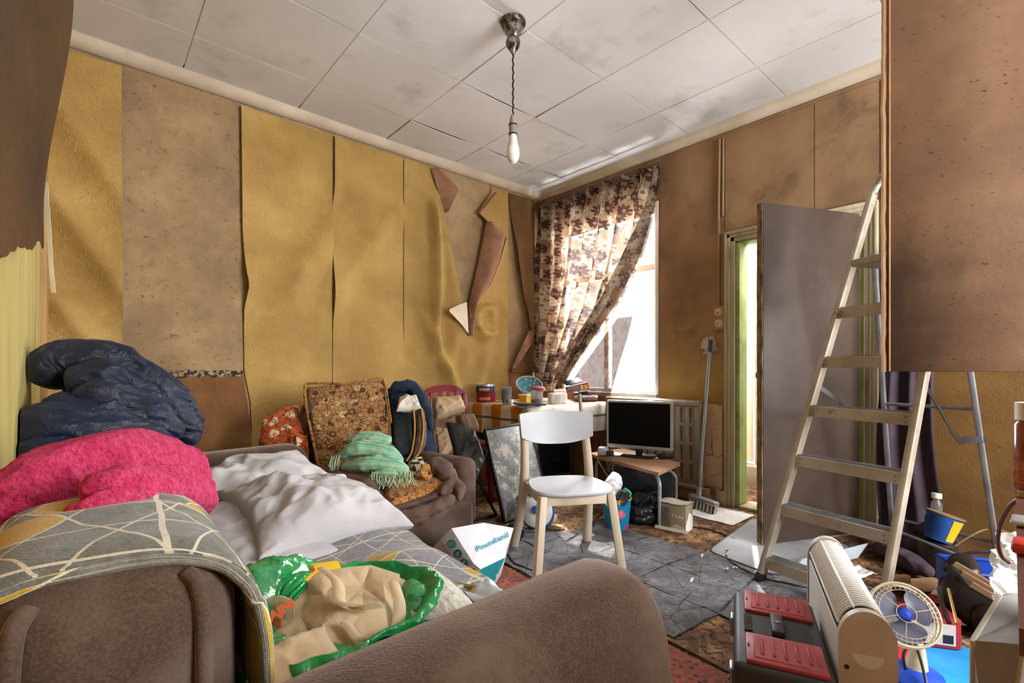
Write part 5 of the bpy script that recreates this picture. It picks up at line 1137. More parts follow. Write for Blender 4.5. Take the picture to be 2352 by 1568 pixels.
# floor: grey underlay squares, torn edges
rnd = random.Random(11)
gx = [1.66, 1.98, 2.30, 2.62, 2.92]; gy = [.62, .98, 1.34, 1.70, 2.04, 2.34]
GP = {(i, j): (gx[i] + rnd.uniform(-.035, .035), gy[j] + rnd.uniform(-.035, .035)) for i in range(len(gx)) for j in range(len(gy))}
FL_ = bpy.data.objects['floor']
for i in range(len(gx) - 1):
    for j in range(len(gy) - 1):
        if (i, j) in ((3, 4), (3, 3), (2, 4), (3, 0), (3, 2), (0, 0)): continue
        q = [GP[i, j], GP[i + 1, j], GP[i + 1, j + 1], GP[i, j + 1]]; k = i * 10 + j; zz = .003 + rnd.uniform(0, .002); cv = rnd.uniform(.2, 1)
        def fn(u, v):
            x = lerp(lerp(q[0][0], q[1][0], u), lerp(q[3][0], q[2][0], u), v); y = lerp(lerp(q[0][1], q[1][1], u), lerp(q[3][1], q[2][1], u), v)
            e = min(u, 1 - u, v, 1 - v); x += .010 * N((y * 14, k, 0), 1, 1) * gauss(min(u, 1 - u), 0, .1); y += .010 * N((x * 14, k, 1), 1, 2) * gauss(min(v, 1 - v), 0, .1)
            return (x, y, zz + .0012 + cv * .009 * gauss(e, 0, .05) * max(0, N((x * 6, y * 6, 0), 1, 3)) + .002 * N((x * 8, y * 8, 0), 1, 4))
        m = MB(); m.sheet(lambda a, b: fn(a, b), 22, 22, None, None, False, .003); m.build('underlay_piece', 'grey_underlay', FL_, True, 60)
for k, pts in enumerate((((1.66, 2.25), (1.75, 2.05), (1.70, 1.9), (1.72, 1.7)), ((1.63, 2.1), (1.66, 1.9), (1.64, 1.6), (1.66, 1.2), (1.63, .7)), ((1.85, 2.42), (2.1, 2.2), (2.3, 2.1)), ((2.55, .75), (2.5, 1.0), (2.62, 1.2), (2.75, 1.25)), ((2.6, 2.0), (2.85, 1.8), (3.0, 1.5), (2.95, 1.3)))):
    path = spline([(x, y, .006) for x, y in pts], 40); rr = [.004 + .005 * abs(N((i * .3, k, 0), 1, 5)) for i in range(41)]
    m = MB(); m.tube([p + Vector((.008 * N((i * .4, k, 1), 1, 2), .008 * N((i * .4, k, 2), 1, 3), 0)) for i, p in enumerate(path)], rr, 6); m.build('torn_edge', pm('torn_edge_dark', '2a1f18', '4e3c2e', 30, .95), FL_, True, 60)
m = MB(); m.sheet(lambda u, v: (lerp(.62, 1.625, u) + .012 * N((v * 9, 0, 0), 1, 3) * u, lerp(-.6, 2.40, v), .005 + .004 * N((u * 4, v * 9, 0), 1, 3) + .012 * gauss(v, .82, .02) * u), 30, 60, None, None, False, .004)
tag(m.build('rug', 'red_patterned_rug', None, True, 60), 'worn red patterned rug along the sofa front', 'rug')
def corner_round(pts, r, n=6):
    out = []; m_ = len(pts)
    for i in range(m_):
        a, b, c = (Vector((*pts[(i + k) % m_], 0)) for k in (-1, 0, 1)); d1 = (a - b).normalized(); d2 = (c - b).normalized()
        for k in range(n + 1):
            t = k / n; out.append(tuple(((b + d1 * r * (1 - t) ** 2 + d2 * r * t ** 2)).xy))
    return out
pm('grey_mat', '868688', 'a2a2a4', 4, .75, .25, 120, dirt=('6a625a', 6, .6, .85))
m = MB(); m.prism(corner_round([(2.63, 1.31), (2.56, .93), (3.32, .78), (3.46, 1.40)], .07), .004, .010)
mt = tag(m.build('floor_mat', 'grey_mat', None, True, 30), 'plain grey mat with rounded corners under the open door', 'mat')
m = MB(); pl = corner_round([(2.63, 1.31), (2.56, .93), (3.32, .78), (3.46, 1.40)], .07); m.tube([(x, y, .008) for x, y in pl + pl[:1]], .005, 6); m.build('stitched_edge', pm('mat_edge', '3a3a3c', '55555a', 20, .8), mt)
bd = tag(MB().sheet(lambda u, v: Vector((2.60 + .12 * u + .52 * v, .885 - .16 * v - .02 * u, .016 + .055 * u)), 10, 10, None, None, False, .012).build('foam_board', pm('pale_board', '8c9498', 'b0b8bc', 4, .6, .1, 30), None, True, 40), 'pale grey board lying behind the stepladder foot', 'board')
m = MB(); m.sheet(lambda u, v: (3.20 + .34 * u + .01 * N((v * 5, 0, 0), 1, 2), 1.42 + .36 * v, .006 + .01 * max(0, N((u * 4, v * 4, 0), 1, 3))), 14, 14, None, None, False, .003)
tag(m.build('paper_scrap', 'paper_white', None, True, 60), 'torn pale paper on the floor beside the broom', 'paper')
for k, (px, py) in enumerate(((1688, 1302), (1668, 1306), (1700, 1388), (1612, 1275), (1590, 1330))):
    m = MB(); c = atz(px, py, .012); m.sheet(lambda u, v: c + Vector(((u - .5) * .035, (v - .5) * .012, .006 * math.sin(u * 6 + k))), 6, 3, None, None, False, .001); tag(m.build('paper_shred', 'paper_white', None, True, 60), ('curled white shred nearest the grey mat corner', 'thin white shred left of the curled one by the mat', 'white shred near the toolbox edge', 'pale chip on the floor below the small carton', 'pale fleck on the grey underlay right of the chair')[k], 'scrap', 'paper shreds on the floor')

# ---------------------------------------------------------------- white chair
ch = thing('dining_chair', 'white wooden chair with a curved backrest in the middle of the room', 'chair', (1.90, 1.71, 0), R(-30.4))
SZ = .432
def seatp(r): 
    o = []
    for i in range(56):
        a = i / 56 * 2 * math.pi; c, s = math.cos(a), math.sin(a); e = .62
        x = (abs(c) ** e) * (1 if c > 0 else -1) * .207 * r; y = (abs(s) ** e) * (1 if s > 0 else -1) * .195 * r
        x *= 1 - .10 * (y / .205) ; o.append((x, y))
    return o
m = MB(); rings = [(.93, SZ - .022), (.985, SZ - .018), (1.0, SZ - .010), (1.0, SZ - .003), (.985, SZ + .002), (.94, SZ + .001), (.6, SZ - .006), (.2, SZ - .009)]; vs = []
for r, z in rings: vs += [(x, y, z) for x, y in seatp(r)]
fs = [(i * 56 + k, i * 56 + (k + 1) % 56, (i + 1) * 56 + (k + 1) % 56, (i + 1) * 56 + k) for i in range(len(rings) - 1) for k in range(56)] + [tuple(range(56))[::-1], tuple((len(rings) - 1) * 56 + k for k in range(56))]
m.add(vs, fs); m.build('seat', 'white_chair_paint', ch, True, 50)
for s in (-1, 1):
    m = MB(); m.bar((s * .222, -.205, 0), (s * .178, -.150, SZ - .02), .040, .040, (s * .3, 1, 0), .006); m.build('leg', 'pale_chair_wood', ch)
    pth = spline([(s * .225, .33, 0), (s * .205, .255, .20), (s * .192, .205, .40), (s * .185, .212, .55), (s * .180, .262, .72), (s * .178, .285, .78)], 30)
    m = MB(); m.sheet(lambda u, v: pth[int(round(u * 30))] + Vector((.017 * math.cos(v * 6.2832) * (1.0 + .3 * (1 - u)) * 1.25, .027 * math.sin(v * 6.2832) * (1.15 - .45 * abs(u - .45)), 0)), 30, 16); m.add([pth[0] + Vector((.02 * math.cos(k / 12 * 6.283), .024 * math.sin(k / 12 * 6.283), 0)) for k in range(12)], [tuple(range(12))[::-1]])
    m.build('back_leg', 'pale_chair_wood', ch, True, 60)
    m = MB(); m.bar((s * .172, -.15, SZ - .045), (s * .185, .20, SZ - .045), .02, .05, (0, 0, 1), .004); m.build('side_apron', 'pale_chair_wood', ch)
    m = MB(); m.add([(s * .17, -.155, SZ - .022), (s * .10, -.155, SZ - .022), (s * .172, -.158, SZ - .10), (s * .17, -.135, SZ - .022), (s * .10, -.135, SZ - .022), (s * .172, -.138, SZ - .10)], [(0, 1, 2), (3, 5, 4), (0, 3, 4, 1), (1, 4, 5, 2), (2, 5, 3, 0)]); m.build('corner_bracket', 'pale_chair_wood', ch, False)
m = MB(); m.bar((-.17, -.148, SZ - .045), (.17, -.148, SZ - .045), .02, .05, (0, 0, 1), .004); m.build('front_apron', 'pale_chair_wood', ch)
def bkr(u, v):
    a = (u - .5) * 2; x = a * .222 * (1 - .03 * (1 - v)); corner = abs(a) ** 8
    z0 = .607 + .045 * abs(a) ** 2.6; z1 = .792 - .004 * a * a - .012 * corner
    z = lerp(z0, z1, v); y = .262 + .02 * v - .055 * a * a * -1 * 1.0 - .03
    return (x, .245 + .022 * v - .045 * a * a, z)
m = MB(); m.sheet(bkr, 40, 14, None, None, False, -.018); m.build('backrest', 'white_chair_paint', ch, True, 50)

# ---------------------------------------------------------------- television on its stand
pm('silver_plastic', 'a4a8ac', 'c2c6ca', 5, .3, 0, 80, .4); pm('screen_black', '030304', '060607', 5, .5, spec=.12); pm('stand_wood', '8a6248', 'b08a6c', 8, .45, .1, 40, stretch=(1, .2, 1), dirt=('e0d4c4', 30, .66, .72)); pm('panel_dark', '15181d', '23282e', 7, .35); pm('grey_tube', '8a9296', 'a6aeb2', 8, .4, 0, 80, .4)
ts = thing('television_stand', 'low wood-topped stand with grey metal legs under the television', 'stand', (2.95, 1.95, 0))
c4 = [Vector((2.945, 2.44)), Vector((2.72, 1.68)), Vector((3.13, 1.76)), Vector((3.36, 2.40))]
m = MB(); m.prism([tuple(c) for c in c4][::-1], .358, .380); m.build('shelf_top', 'stand_wood', ts, False, 30, True)
m = MB(); a, b = Vector((2.80, 1.80, 0)), Vector((2.98, 2.36, 0)); m.bar(a.lerp(b, .5) + Vector((0, 0, .02)), a.lerp(b, .5) + Vector((0, 0, .33)), (b - a).length, .018, (b - a).cross(Vector((0, 0, 1)))); 
m = MB(); A_, B_ = Vector((2.86, 2.16, 0)), Vector((2.96, 1.72, 0)); dd = (B_ - A_).normalized(); m.rbox(((B_ - A_).length / 2, 0, .185), ((B_ - A_).length, .018, .30), .003, 2, frame(A_, dd, Vector((0, 0, 1)).cross(dd))); m.build('back_panel', 'panel_dark', ts, True, 40, True)
for base, top in (((2.80, 1.72, 0), (2.86, 1.80, .36)), ((3.07, 1.76, 0), (3.02, 1.84, .36)), ((3.0, 2.40, 0), (3.0, 2.32, .36)), ((3.3, 2.38, 0), (3.26, 2.3, .36))):
    m = MB(); m.tube(spline([base, (base[0], base[1], .22), (base[0] * .9 + top[0] * .1, base[1] * .9 + top[1] * .1, .30), top], 20), .013, 10); m.build('leg', 'grey_tube', ts, True, 40, True)
TL_, TR_ = att(1393, 918, 3.75), att(1545, 935, 3.50); TR_.z = TL_.z
xd = (TR_ - TL_); Wt_ = xd.length; xd.normalize(); yd = Vector((0, 0, 1)).cross(xd); Ht_ = .365
tv = thing('television', 'flat television with a black screen and silver frame on the stand', 'television', (TL_ + TR_) / 2 - Vector((0, 0, TL_.z - .38)))
Mtv = frame(TL_ - Vector((0, 0, Ht_)), xd, Vector((0, 0, 1)))          # x right, y up, z towards viewer
m = MB(); m.rbox((Wt_ / 2, Ht_ / 2, -.018), (Wt_, Ht_, .036), .008, 3, Mtv); m.build('casing', 'silver_plastic', tv, True, 40, True)
m = MB(); m.rbox((Wt_ / 2, Ht_ / 2 + .006, .001), (Wt_ - .035, Ht_ - .045, .004), .0015, 2, Mtv); m.build('screen', 'screen_black', tv, True, 40, True)
bc_ = TL_.lerp(TR_, .5)
m = MB(); m.bar(Vector((bc_.x, bc_.y, .385)) - yd * -.02, Vector((bc_.x, bc_.y, TL_.z - Ht_ + .02)) - yd * -.02, .05, .02, tuple(yd), .004); m.build('neck', 'black_plastic', tv, True, 40, True)
m = MB(); m.rbox((0, 0, .007), (.24, .15, .012), .005, 2, frame((bc_.x, bc_.y, .381), xd, yd)); m.build('foot', 'black_plastic', tv, True, 40, True)
m = MB(); m.tube(spline([att(1473, 930, 3.68), att(1478, 922, 3.69), att(1500, 921, 3.67), att(1508, 930, 3.66)], 14), .005, 7); m.build('carry_loop', 'grey_tube', tv, True, 40, True)
ad = thing('power_adaptor', 'grey power adaptor with a black plug at the stand corner', 'adaptor', atz(1388, 1045, .382))
pa = atz(1385, 1046, .382); m = MB(); m.rbox((0, 0, .035), (.085, .075, .062), .012, 3, TRS(pa, (0, 0, .5))); m.build('socket_block', 'silver_plastic', ad, True, 40, True)
m = MB(); m.rbox((0, 0, .03), (.05, .05, .045), .014, 3, TRS(atz(1402, 1050, .382), (0, 0, .5))); m.build('plug', 'black_plastic', ad, True, 40, True)
m = MB(); q0 = atz(1402, 1050, .41); m.tube(spline([q0, q0 + Vector((-.05, -.06, -.03)), q0 + Vector((-.09, -.07, -.16)), q0 + Vector((-.12, -.05, -.33)), q0 + Vector((-.16, .0, -.40))], 30), .005, 7); m.build('cable', 'black_plastic', ad, True, 40, True)
for k, pts in enumerate(([(2.95, 2.30, .35), (2.90, 2.22, .28), (2.88, 2.1, .27), (2.9, 2.0, .30)], [(2.93, 2.34, .35), (2.92, 2.2, .22), (2.94, 2.08, .20)])):
    m = MB(); m.tube(spline(pts, 24), .004, 6); tag(m.build('cable', ('black_plastic', 'silver_plastic')[k]), ('black cable looping under the television stand', 'pale cable hanging under the television stand')[k], 'cable')
m = MB(); m.rbox((0, 0, .03), (.11, .06, .03), .006, 2, TRS(atz(1528, 1056, .372), (0, 0, -.8))); tag(m.build('remote_box', 'black_plastic'), 'small dark gadget at the right end of the stand top', 'gadget')
sb_ = thing('set_top_box', 'black set-top box standing on the clutter under the stand', 'box', (2.86, 1.90, .12), R(-68))
m = MB(); m.rbox((0, 0, .03), (.22, .16, .055), .006); m.build('case', 'black_plastic', sb_)
for k in range(5):
    m = MB(); m.box((-.03 + k * .014, -.081, .032), (.006, .002, .030)); m.build('vent', 'grey_tube', sb_, False)
m = MB(); m.box((0, 0, -.058), (.16, .10, .11)); m.build('support_block', 'panel_dark', sb_, False)
# bin with flowers
def binmat():
    s = NT('flowered_blue'); v = s.coord('Object'); wv = s.n('ShaderNodeTexNoise', i_Vector=v, i_Scale=30.); v2 = s.n('ShaderNodeVectorMath', operation='ADD', i_0=v, i_1=s.n('ShaderNodeVectorMath', operation='SCALE', i_0=wv.outputs[1], i_Scale=.035).outputs[0]).outputs[0]
    d = s.voro(v2, 12); c = s.voro(v2, 12, out=1); cid = s.n('ShaderNodeSeparateColor', i_Color=c).outputs[0]
    pal = s.ramp(cid, [(0, 'c8285c'), (.45, 'd8a020'), (.65, 'e06a8c'), (.85, 'b81c40')], 'CONSTANT'); col = s.mix(s.ramp(d, [(.34, 1.), (.37, 0.)]), '1486b0', pal); col = s.mix(s.ramp(d, [(.16, 1.), (.18, 0.)]), col, 'f0a8bc'); col = s.mix(s.ramp(d, [(.07, 1.), (.08, 0.)]), col, 'a01040')
    return s.done(col, .4)
binmat()
bn = thing('waste_bin', 'round blue waste bin with painted flowers beside the white chair', 'bin', atz(1416, 1211, 0))
m = MB(); m.lathe([(0, .004), (.072, 0), (.076, .006), (.094, .195), (.091, .195), (.074, .01), (0, .01)], 36); m.build('bin_body', 'flowered_blue', bn)
m = MB(); m.tube([(.094 * math.cos(a / 36 * 6.2832), .094 * math.sin(a / 36 * 6.2832), .196) for a in range(37)], .005, 8); m.build('rim', pm('gold_rim', 'a8862c', 'c8a848', 9, .4), bn)
bp = atz(1416, 1211, 0)
wb = thing('plastic_bag', 'crumpled white and green plastic bag stuffed in the flowered bin', 'bag', bp + Vector((0, 0, .16)))
for k, (o1, rd) in enumerate((([(-.05, .02, .17), (.0, .03, .27), (.04, .04, .30), (.07, .02, .24)], [.03, .05, .045, .02]), ([(-.06, -.01, .2), (-.04, .0, .26), (.0, .0, .24)], [.02, .035, .02]))):
    fold(wb, 'bag_fold', 'white_bag_plastic', [bp + Vector(p_) for p_ in o1], rd, 40 + k, .014, 16, n=24, m=36)
fold(wb, 'green_print', pm('lime_plastic', '2fa05a', '4cc27a', 5, .35), [bp + Vector(p_) for p_ in ((.06, -.04, .18), (.085, -.03, .215), (.08, .0, .245))], [.012, .02, .012], 44, .008, 20, n=18, m=24)
m = MB(); m.rbox((0, 0, 0), (.05, .05, .05), .004, 2, TRS(bp + Vector((-.055, .05, .265)), (.5, .4, .3))); tag(m.build('small_carton', 'white_card'), 'small white carton on top of the bin rubbish', 'box')
m = MB(); m.lathe([(.035, 0), (.04, .05), (.03, .10), (.0, .105)], 18, TRS(bp + Vector((-.03, -.045, .16)), (R(20), R(12), 0))); tag(m.build('dark_bottle', pm('chrome_dark', '2a2e38', '7c8290', 12, .15, 0, 80, .8)), 'dark shiny bottle standing in the flowered bin', 'bottle')
# black bag, carton, iron-like tub
bg = thing('black_bag', 'slumped black leather bag between the bin and the small carton', 'bag', atz(1480, 1205, 0))
pm('black_leather', '111214', '1f2124', 7, .35, .3, 40)
q = atz(1480, 1200, 0)
for k, (o1, rd, sq) in enumerate((([(-.10, .05, .07), (0, 0, .08), (.10, -.06, .07)], [.06, .085, .06], .8), ([(-.08, .05, .14), (0, .0, .17), (.06, -.03, .15)], [.04, .065, .04], .8), ([(-.12, .02, .045), (0, -.05, .05), (.12, -.09, .045)], [.03, .05, .03], .8))):
    fold(bg, 'bag_lobe', 'black_leather', [q + Vector(p_) for p_ in o1], rd, 50 + k, .014, 12, n=26, m=40, squash=sq, floor=.002)
m = MB(); m.tube(spline([q + Vector(p_) for p_ in ((-.08, -.02, .14), (-.03, -.07, .22), (.05, -.08, .20), (.09, -.06, .12))], 24), .007, 8); m.build('strap', 'black_leather', bg, True, 40, True)
cn = thing('carton', 'small taupe cardboard carton with a window and white script', 'box', atz(1556, 1222, 0) + Vector((.06, .05, 0)), R(-80))
pm('taupe_card', '7e7460', '968a74', 6, .6, .05, 40); pm('pale_card', 'a89e8a', 'c4bba6', 6, .65)
m = MB(); m.rbox((0, 0, .085), (.18, .135, .17), .003); m.build('box_body', 'taupe_card', cn)
m = MB(); m.sheet(lambda u, v: ((u - .5) * .19, (v - .5) * .145, .171 + .010 * u * (1 - v) + .004 * math.sin(u * 7)), 10, 8, None, None, False, -.002); m.build('lid_flap', 'pale_card', cn, True, 50)
m = MB(); m.box((-.045, -.0682, .09), (.062, .002, .115)); m.build('clear_window', pm('window_film', '4a4640', '6e6a62', 20, .15, spec=.6), cn, False)
m = MB(); m.add([(-.02, -.069, .0), (.088, -.069, .0), (.088, -.069, .035), (.03, -.069, .05), (.0, -.069, .03)], [(0, 1, 2, 3, 4)]); m.build('pale_print', 'pale_card', cn, False)
m = MB(); m.add([(.0912, -.066, .0), (.0912, .066, .0), (.0912, .066, .08), (.0912, .0, .12), (.0912, -.066, .05)], [(0, 1, 2, 3, 4)]); m.build('pale_print', 'white_card', cn, False)
m = MB(); m.sheet(lambda u, v: ((u - .5) * .21, -.072 - .012 * v, .004 + .018 * (1 - v)), 8, 3, None, None, False, .001); m.build('lower_flap', 'pale_card', cn, False)
vs, fs2 = textmesh('Clube', .032, 0); m = MB(); m.add(vs, fs2, None, frame((.042, -.0695, .10), (1, 0, 0), (0, 0, 1))); m.build('lettering', 'white_card', cn, False)
it = thing('plastic_tub', 'round white and blue plastic appliance tipped behind the chair leg', 'appliance', atz(1240, 1225, 0), 0)
pm('royal_blue', '1450a0', '1f66bc', 6, .35); Mi = frame(atz(1240, 1215, .0) + Vector((0, .02, .10)), (.55, -.75, .1), (.35, .3, .75))
m = MB(); m.lathe([(0, -.05), (.09, -.05), (.105, -.035), (.108, 0), (.10, .012)], 36, Mi); m.build('rim_band', 'royal_blue', it, True, 40, True)
m = MB(); m.lathe([(.10, .010), (.098, .03), (.07, .055), (.03, .065), (0, .066)], 36, Mi); m.build('white_dome', 'white_card', it, True, 40, True)
m = MB(); m.lathe([(.026, .060), (.024, .085), (.0, .09)], 18, Mi); m.build('knob', 'royal_blue', it, True, 40, True)
m = MB(); m.rbox((0, -.108, -.015), (.09, .004, .03), .001, 1, Mi); m.build('warning_label', 'card_pale', it, True, 40, True)
m = MB(); m.tube(spline([Mi @ Vector(p_) for p_ in ((-.09, .05, .03), (-.12, .08, .06), (-.08, .12, .07), (-.03, .10, .05))], 18), .011, 8); m.build('handle', 'royal_blue', it, True, 40, True)
m = MB(); m.rbox((0, 0, .02), (.10, .045, .03), .003, 2, TRS(atz(1272, 1216, 0), (0, .15, R(-50)))); tag(m.build('matchbox', pm('tan_card', '8a6c30', 'a88a4a', 9, .6)), 'small tan cardboard packet on the floor by the blue appliance', 'packet')
# black shoe-like shape beside the leaning board
fold(thing('black_shoe', 'black shoe on the floor beside the leaning board', 'shoe', atz(1185, 1232, 0)), 'shoe_body', 'black_leather', [atz(1170, 1225, .03), atz(1182, 1220, .06), atz(1196, 1230, .05)], [.03, .05, .035], 60, .006, 14, n=22, m=24, floor=.002)

# ---------------------------------------------------------------- radiator, switch, broom
pm('radiator_paint', '75654f', '8f7d66', 6, .45, .1, 40, dirt=('5a4630', 7, .6, .8))
ra = thing('radiator', 'old beige pressed steel radiator under the window', 'radiator', (3.50, 2.24, 0))
RY0, RY1, RZ0, RZ1 = 1.79, 2.70, .10, .80
m = MB(); m.rbox((3.515, (RY0 + RY1) / 2, (RZ0 + RZ1) / 2), (.03, RY1 - RY0, RZ1 - RZ0), .014, 3); m.build('panel', 'radiator_paint', ra, True, 40, True)
for z in (RZ0 + .03, RZ1 - .03):
    m = MB(); m.tube([(3.502, RY0 + .02, z), (3.502, RY1 - .02, z)], .024, 12); m.build('header', 'radiator_paint', ra, True, 40, True)
m = MB(); m.tube(spline([(3.502, RY0 + .025, RZ0 + .03), (3.502, RY0 + .015, .45), (3.502, RY0 + .025, RZ1 - .03)], 10), .018, 10); m.build('side_tube', 'radiator_paint', ra, True, 40, True)
pr = None
pm('radiator_flute_shade', '3e3122', '564530', 8, .6)
for r_ in range(4):
    for c_ in range(11):
        y = RY0 + .085 + c_ * .078; z = RZ0 + .145 + r_ * .145
        if pr is None:
            m = MB(); q = [(.018 * math.cos(a), .05 * (1 if math.sin(a) > 0 else -1) + .018 * math.sin(a)) for a in [k / 20 * 6.2832 + .01 for k in range(20)]]
            m.tube([(0, a, b) for a, b in q + q[:1]], .007, 6); pr = m.build('pressed_flute', 'radiator_paint', ra); o = pr
            m = MB(); m.add([(.0005, a * .9, b * .95) for a, b in q], [tuple(range(20))]); m.build('flute_shade', 'radiator_flute_shade', pr, False)  # flat dark oval: recess shade and dust put into its colour
        else:
            o = clone(pr, ra)
        o.location = (3.499 - 3.50, y - 2.24, z)
for y in (RY0 + .12, RY1 - .12):
    m = MB(); m.rbox((3.575, y, .45), (.09, .03, .4), .004); m.build('wall_bracket', 'radiator_paint', ra, True, 40, True)
m = MB(); m.tube([(3.51, RY0 + .02, .13), (3.52, RY0 - .03, .12), (3.54, RY0 - .06, .03), (3.54, RY0 - .06, .0)], .010, 8); m.build('pipe', 'radiator_paint', ra, True, 40, True)
m = MB(); m.rbox((3.56, 1.66 + .06, .10), (.05, .05, .09), .006); vb = tag(m.build('junction_box', 'skirting_wood'), 'brown wooden block on the skirting beside the broom', 'block')
sw = thing('light_switch', 'old brown double light switch on the wall by the doorway', 'switch', (3.640, 1.717, 1.43))
m = MB(); m.rbox((-.006, 0, 0), (.02, .085, .185), .006, 2); m.build('plate', 'sooted_brown_paper', sw)
for z in (.042, -.042):
    m = MB(); m.lathe([(.031, 0), (.031, .005), (.024, .007), (.022, .016), (0, .018)], 20, TRS((-.016, 0, z), (0, R(-90), 0))); d = m.build('dial', 'cornice_paint', sw); m = MB(); m.lathe([(.006, 0), (.007, .012), (0, .014)], 10, TRS((-.032, 0, z), (R(10), R(-100), 0))); m.build('toggle', pm('switch_brass', '8a744a', 'b09a6c', 9, .4, 0, 80, .6), d)
br = thing('broom', 'grey broom with a long handle leaning by the doorway', 'broom', (3.42, 1.78, 0))
a, b = Vector((3.42, 1.775, .085)), onX(1632, 782, 3.60)
m = MB(); m.tube([a, b], .012, 10); m.build('handle', 'grey_tube', br, True, 40, True)
m = MB(); m.tube([b - (b - a).normalized() * .09, b + (b - a).normalized() * .004], .0145, 10); m.build('grip', pm('grip_blue', '26384e', '36506c', 8, .5), br, True, 40, True)
m = MB(); m.tube([a - (b - a).normalized() * .02, a + (b - a).normalized() * .07], .019, 10); m.build('socket', 'silver_plastic', br, True, 40, True)
hx = Vector((-.35, -.94, 0)).normalized(); m = MB(); m.rbox((0, 0, 0), (.27, .055, .035), .012, 3, frame(a + Vector((0, 0, -.01)) + hx * .05, hx, Vector((0, 0, 1)).cross(hx))); m.build('head', 'silver_plastic', br, True, 40, True)
rnd = random.Random(2)
for k in range(22):
    p_ = a + hx * (.05 - .125 + .25 * k / 21) + Vector((0, 0, -.02)); m = MB()
    m.add([p_ + Vector((.016 * math.cos(t), .016 * math.sin(t), 0)) for t in (0, 1.57, 3.14, 4.71)] + [p_ + Vector((.024 * math.cos(t) - .02 + rnd.uniform(-.008, .008), .014 * math.sin(t), -.06)) for t in (0, 1.57, 3.14, 4.71)], [(0, 1, 2, 3), (7, 6, 5, 4), (0, 4, 5, 1), (1, 5, 6, 2), (2, 6, 7, 3), (3, 7, 4, 0)]); m.build('bristle_tuft', ('white_card', 'black_plastic')[k % 3 == 2], br, True, 40, True)
# ================================================================ ceiling lamp
def LC(): return Vector((1.722, 1.945, 0))
lp = thing('ceiling_light', 'bare white bulb hanging on a dark flex from a corroded ceiling rose', 'lamp', LC() + Vector((0, 0, CZ - .01)))
pm('corroded_brass', '3c3226', 'a8a39a', 26, .3, .4, 60, .7, lo=.42, hi=.6); pm('dark_flex', '241e18', '3a3028', 40, .9, .4, 80); pm('bulb_holder', '8a7c6c', 'a59884', 8, .6); 
pm('bulb_plastic', 'e8e8e4', 'f2f2ee', 3, .35)
def off(z): return lp.matrix_basis.inverted() @ (LC() + Vector((0, 0, z)))
m = MB(); m.lathe([(0, 0), (.068, 0), (.070, -.012), (.062, -.028), (.05, -.036), (.044, -.062), (.03, -.072), (.024, -.09), (.0, -.09)], 32); m.build('ceiling_rose', 'corroded_brass', lp)
m = MB(); m.lathe([(.02, -.085), (.036, -.098), (.040, -.115), (.034, -.138), (.014, -.165), (.006, -.178), (0, -.178)], 28); m.build('canopy_cup', 'corroded_brass', lp)
m = MB(); m.tube([(.003 * math.sin(k * 1.9), .003 * math.cos(k * 1.9), -.17 - k * .0135) for k in range(27)], .0045, 7); m.build('flex', 'dark_flex', lp)
m = MB(); m.lathe([(.0, -.505), (.012, -.507), (.017, -.525), (.021, -.56), (.021, -.61), (.0, -.612)], 20); h_ = m.build('lamp_holder', 'bulb_holder', lp)
for z in (-.556, -.606):
    m = MB(); m.lathe([(.0235, z), (.0235, z - .006), (.02, z - .006)], 20); m.build('ring', 'dark_flex', h_)
m = MB(); m.lathe([(.019, -.61), (.022, -.64), (.030, -.675), (.033, -.682)], 24); m.build('bulb_base', 'white_card', lp)
m = MB(); m.lathe([(.0325, -.680), (.035, -.70), (.0345, -.725), (.027, -.748), (.014, -.760), (0, -.763)], 28); m.build('bulb', 'bulb_plastic', lp)

# ================================================================ right-hand side
# papered board hanging at the right
def rightboard():
    s = NT('speckled_brown_board'); v = s.coord('Object')
    col = s.ramp(s.noise(v, 2.2, 7, .6), [(.3, '5f4430'), (.5, '76563e'), (.72, '8c6c50')])
    col = s.mix(s.ramp(s.noise(s.coord('Object', (1, 1.2, 1.9), (0, 0, 0), (0, R(20), 0)), 40, 5, .6), [(.63, 0.), (.68, .85)]), col, '33241c')
    xyz = s.n('ShaderNodeSeparateXYZ', i_Vector=v).outputs
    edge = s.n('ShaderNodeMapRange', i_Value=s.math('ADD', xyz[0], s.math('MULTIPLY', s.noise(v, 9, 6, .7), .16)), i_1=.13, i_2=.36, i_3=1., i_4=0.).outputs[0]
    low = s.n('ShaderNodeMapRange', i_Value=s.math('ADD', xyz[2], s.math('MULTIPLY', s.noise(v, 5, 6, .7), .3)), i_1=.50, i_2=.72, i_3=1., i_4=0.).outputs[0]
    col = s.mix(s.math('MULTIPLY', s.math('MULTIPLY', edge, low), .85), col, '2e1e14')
    return s.done(col, .6, 0, s.bump(s.noise(v, 60, 5), .15, .004), .35)
rightboard(); pm('raw_board_edge', '9c7450', 'c09a70', 20, .8, .6, 50, stretch=(1, 1, .3), dirt=('4a2e1c', 18, .6, .72))
E0 = att(2026, 855, 1.70); wv_ = Vector((.40, -.916, 0))
rbd = thing('wall_board', 'big speckled brown board hanging down at the right, grimy lower corner', 'board', (E0.x, E0.y, 1.024), math.atan2(wv_.y, wv_.x))
m = MB(); m.rbox((.56, .012, .945), (1.10, .020, 1.888), .003); m.build('board_face', 'speckled_brown_board', rbd)
m = MB(); m.sheet(lambda u, v: (.004 - .004 * abs(N((0, 0, v * 30), 1, 2)), lerp(-.001, .026, u), lerp(0, 1.888, v)), 3, 160, None, None, False, -.008); m.build('board_edge', 'raw_board_edge', rbd, True, 60)
m = MB(); m.rbox((.021, -.001, .945), (.005, .004, 1.886), .001); m.build('edge_bead', 'raw_board_edge', rbd)

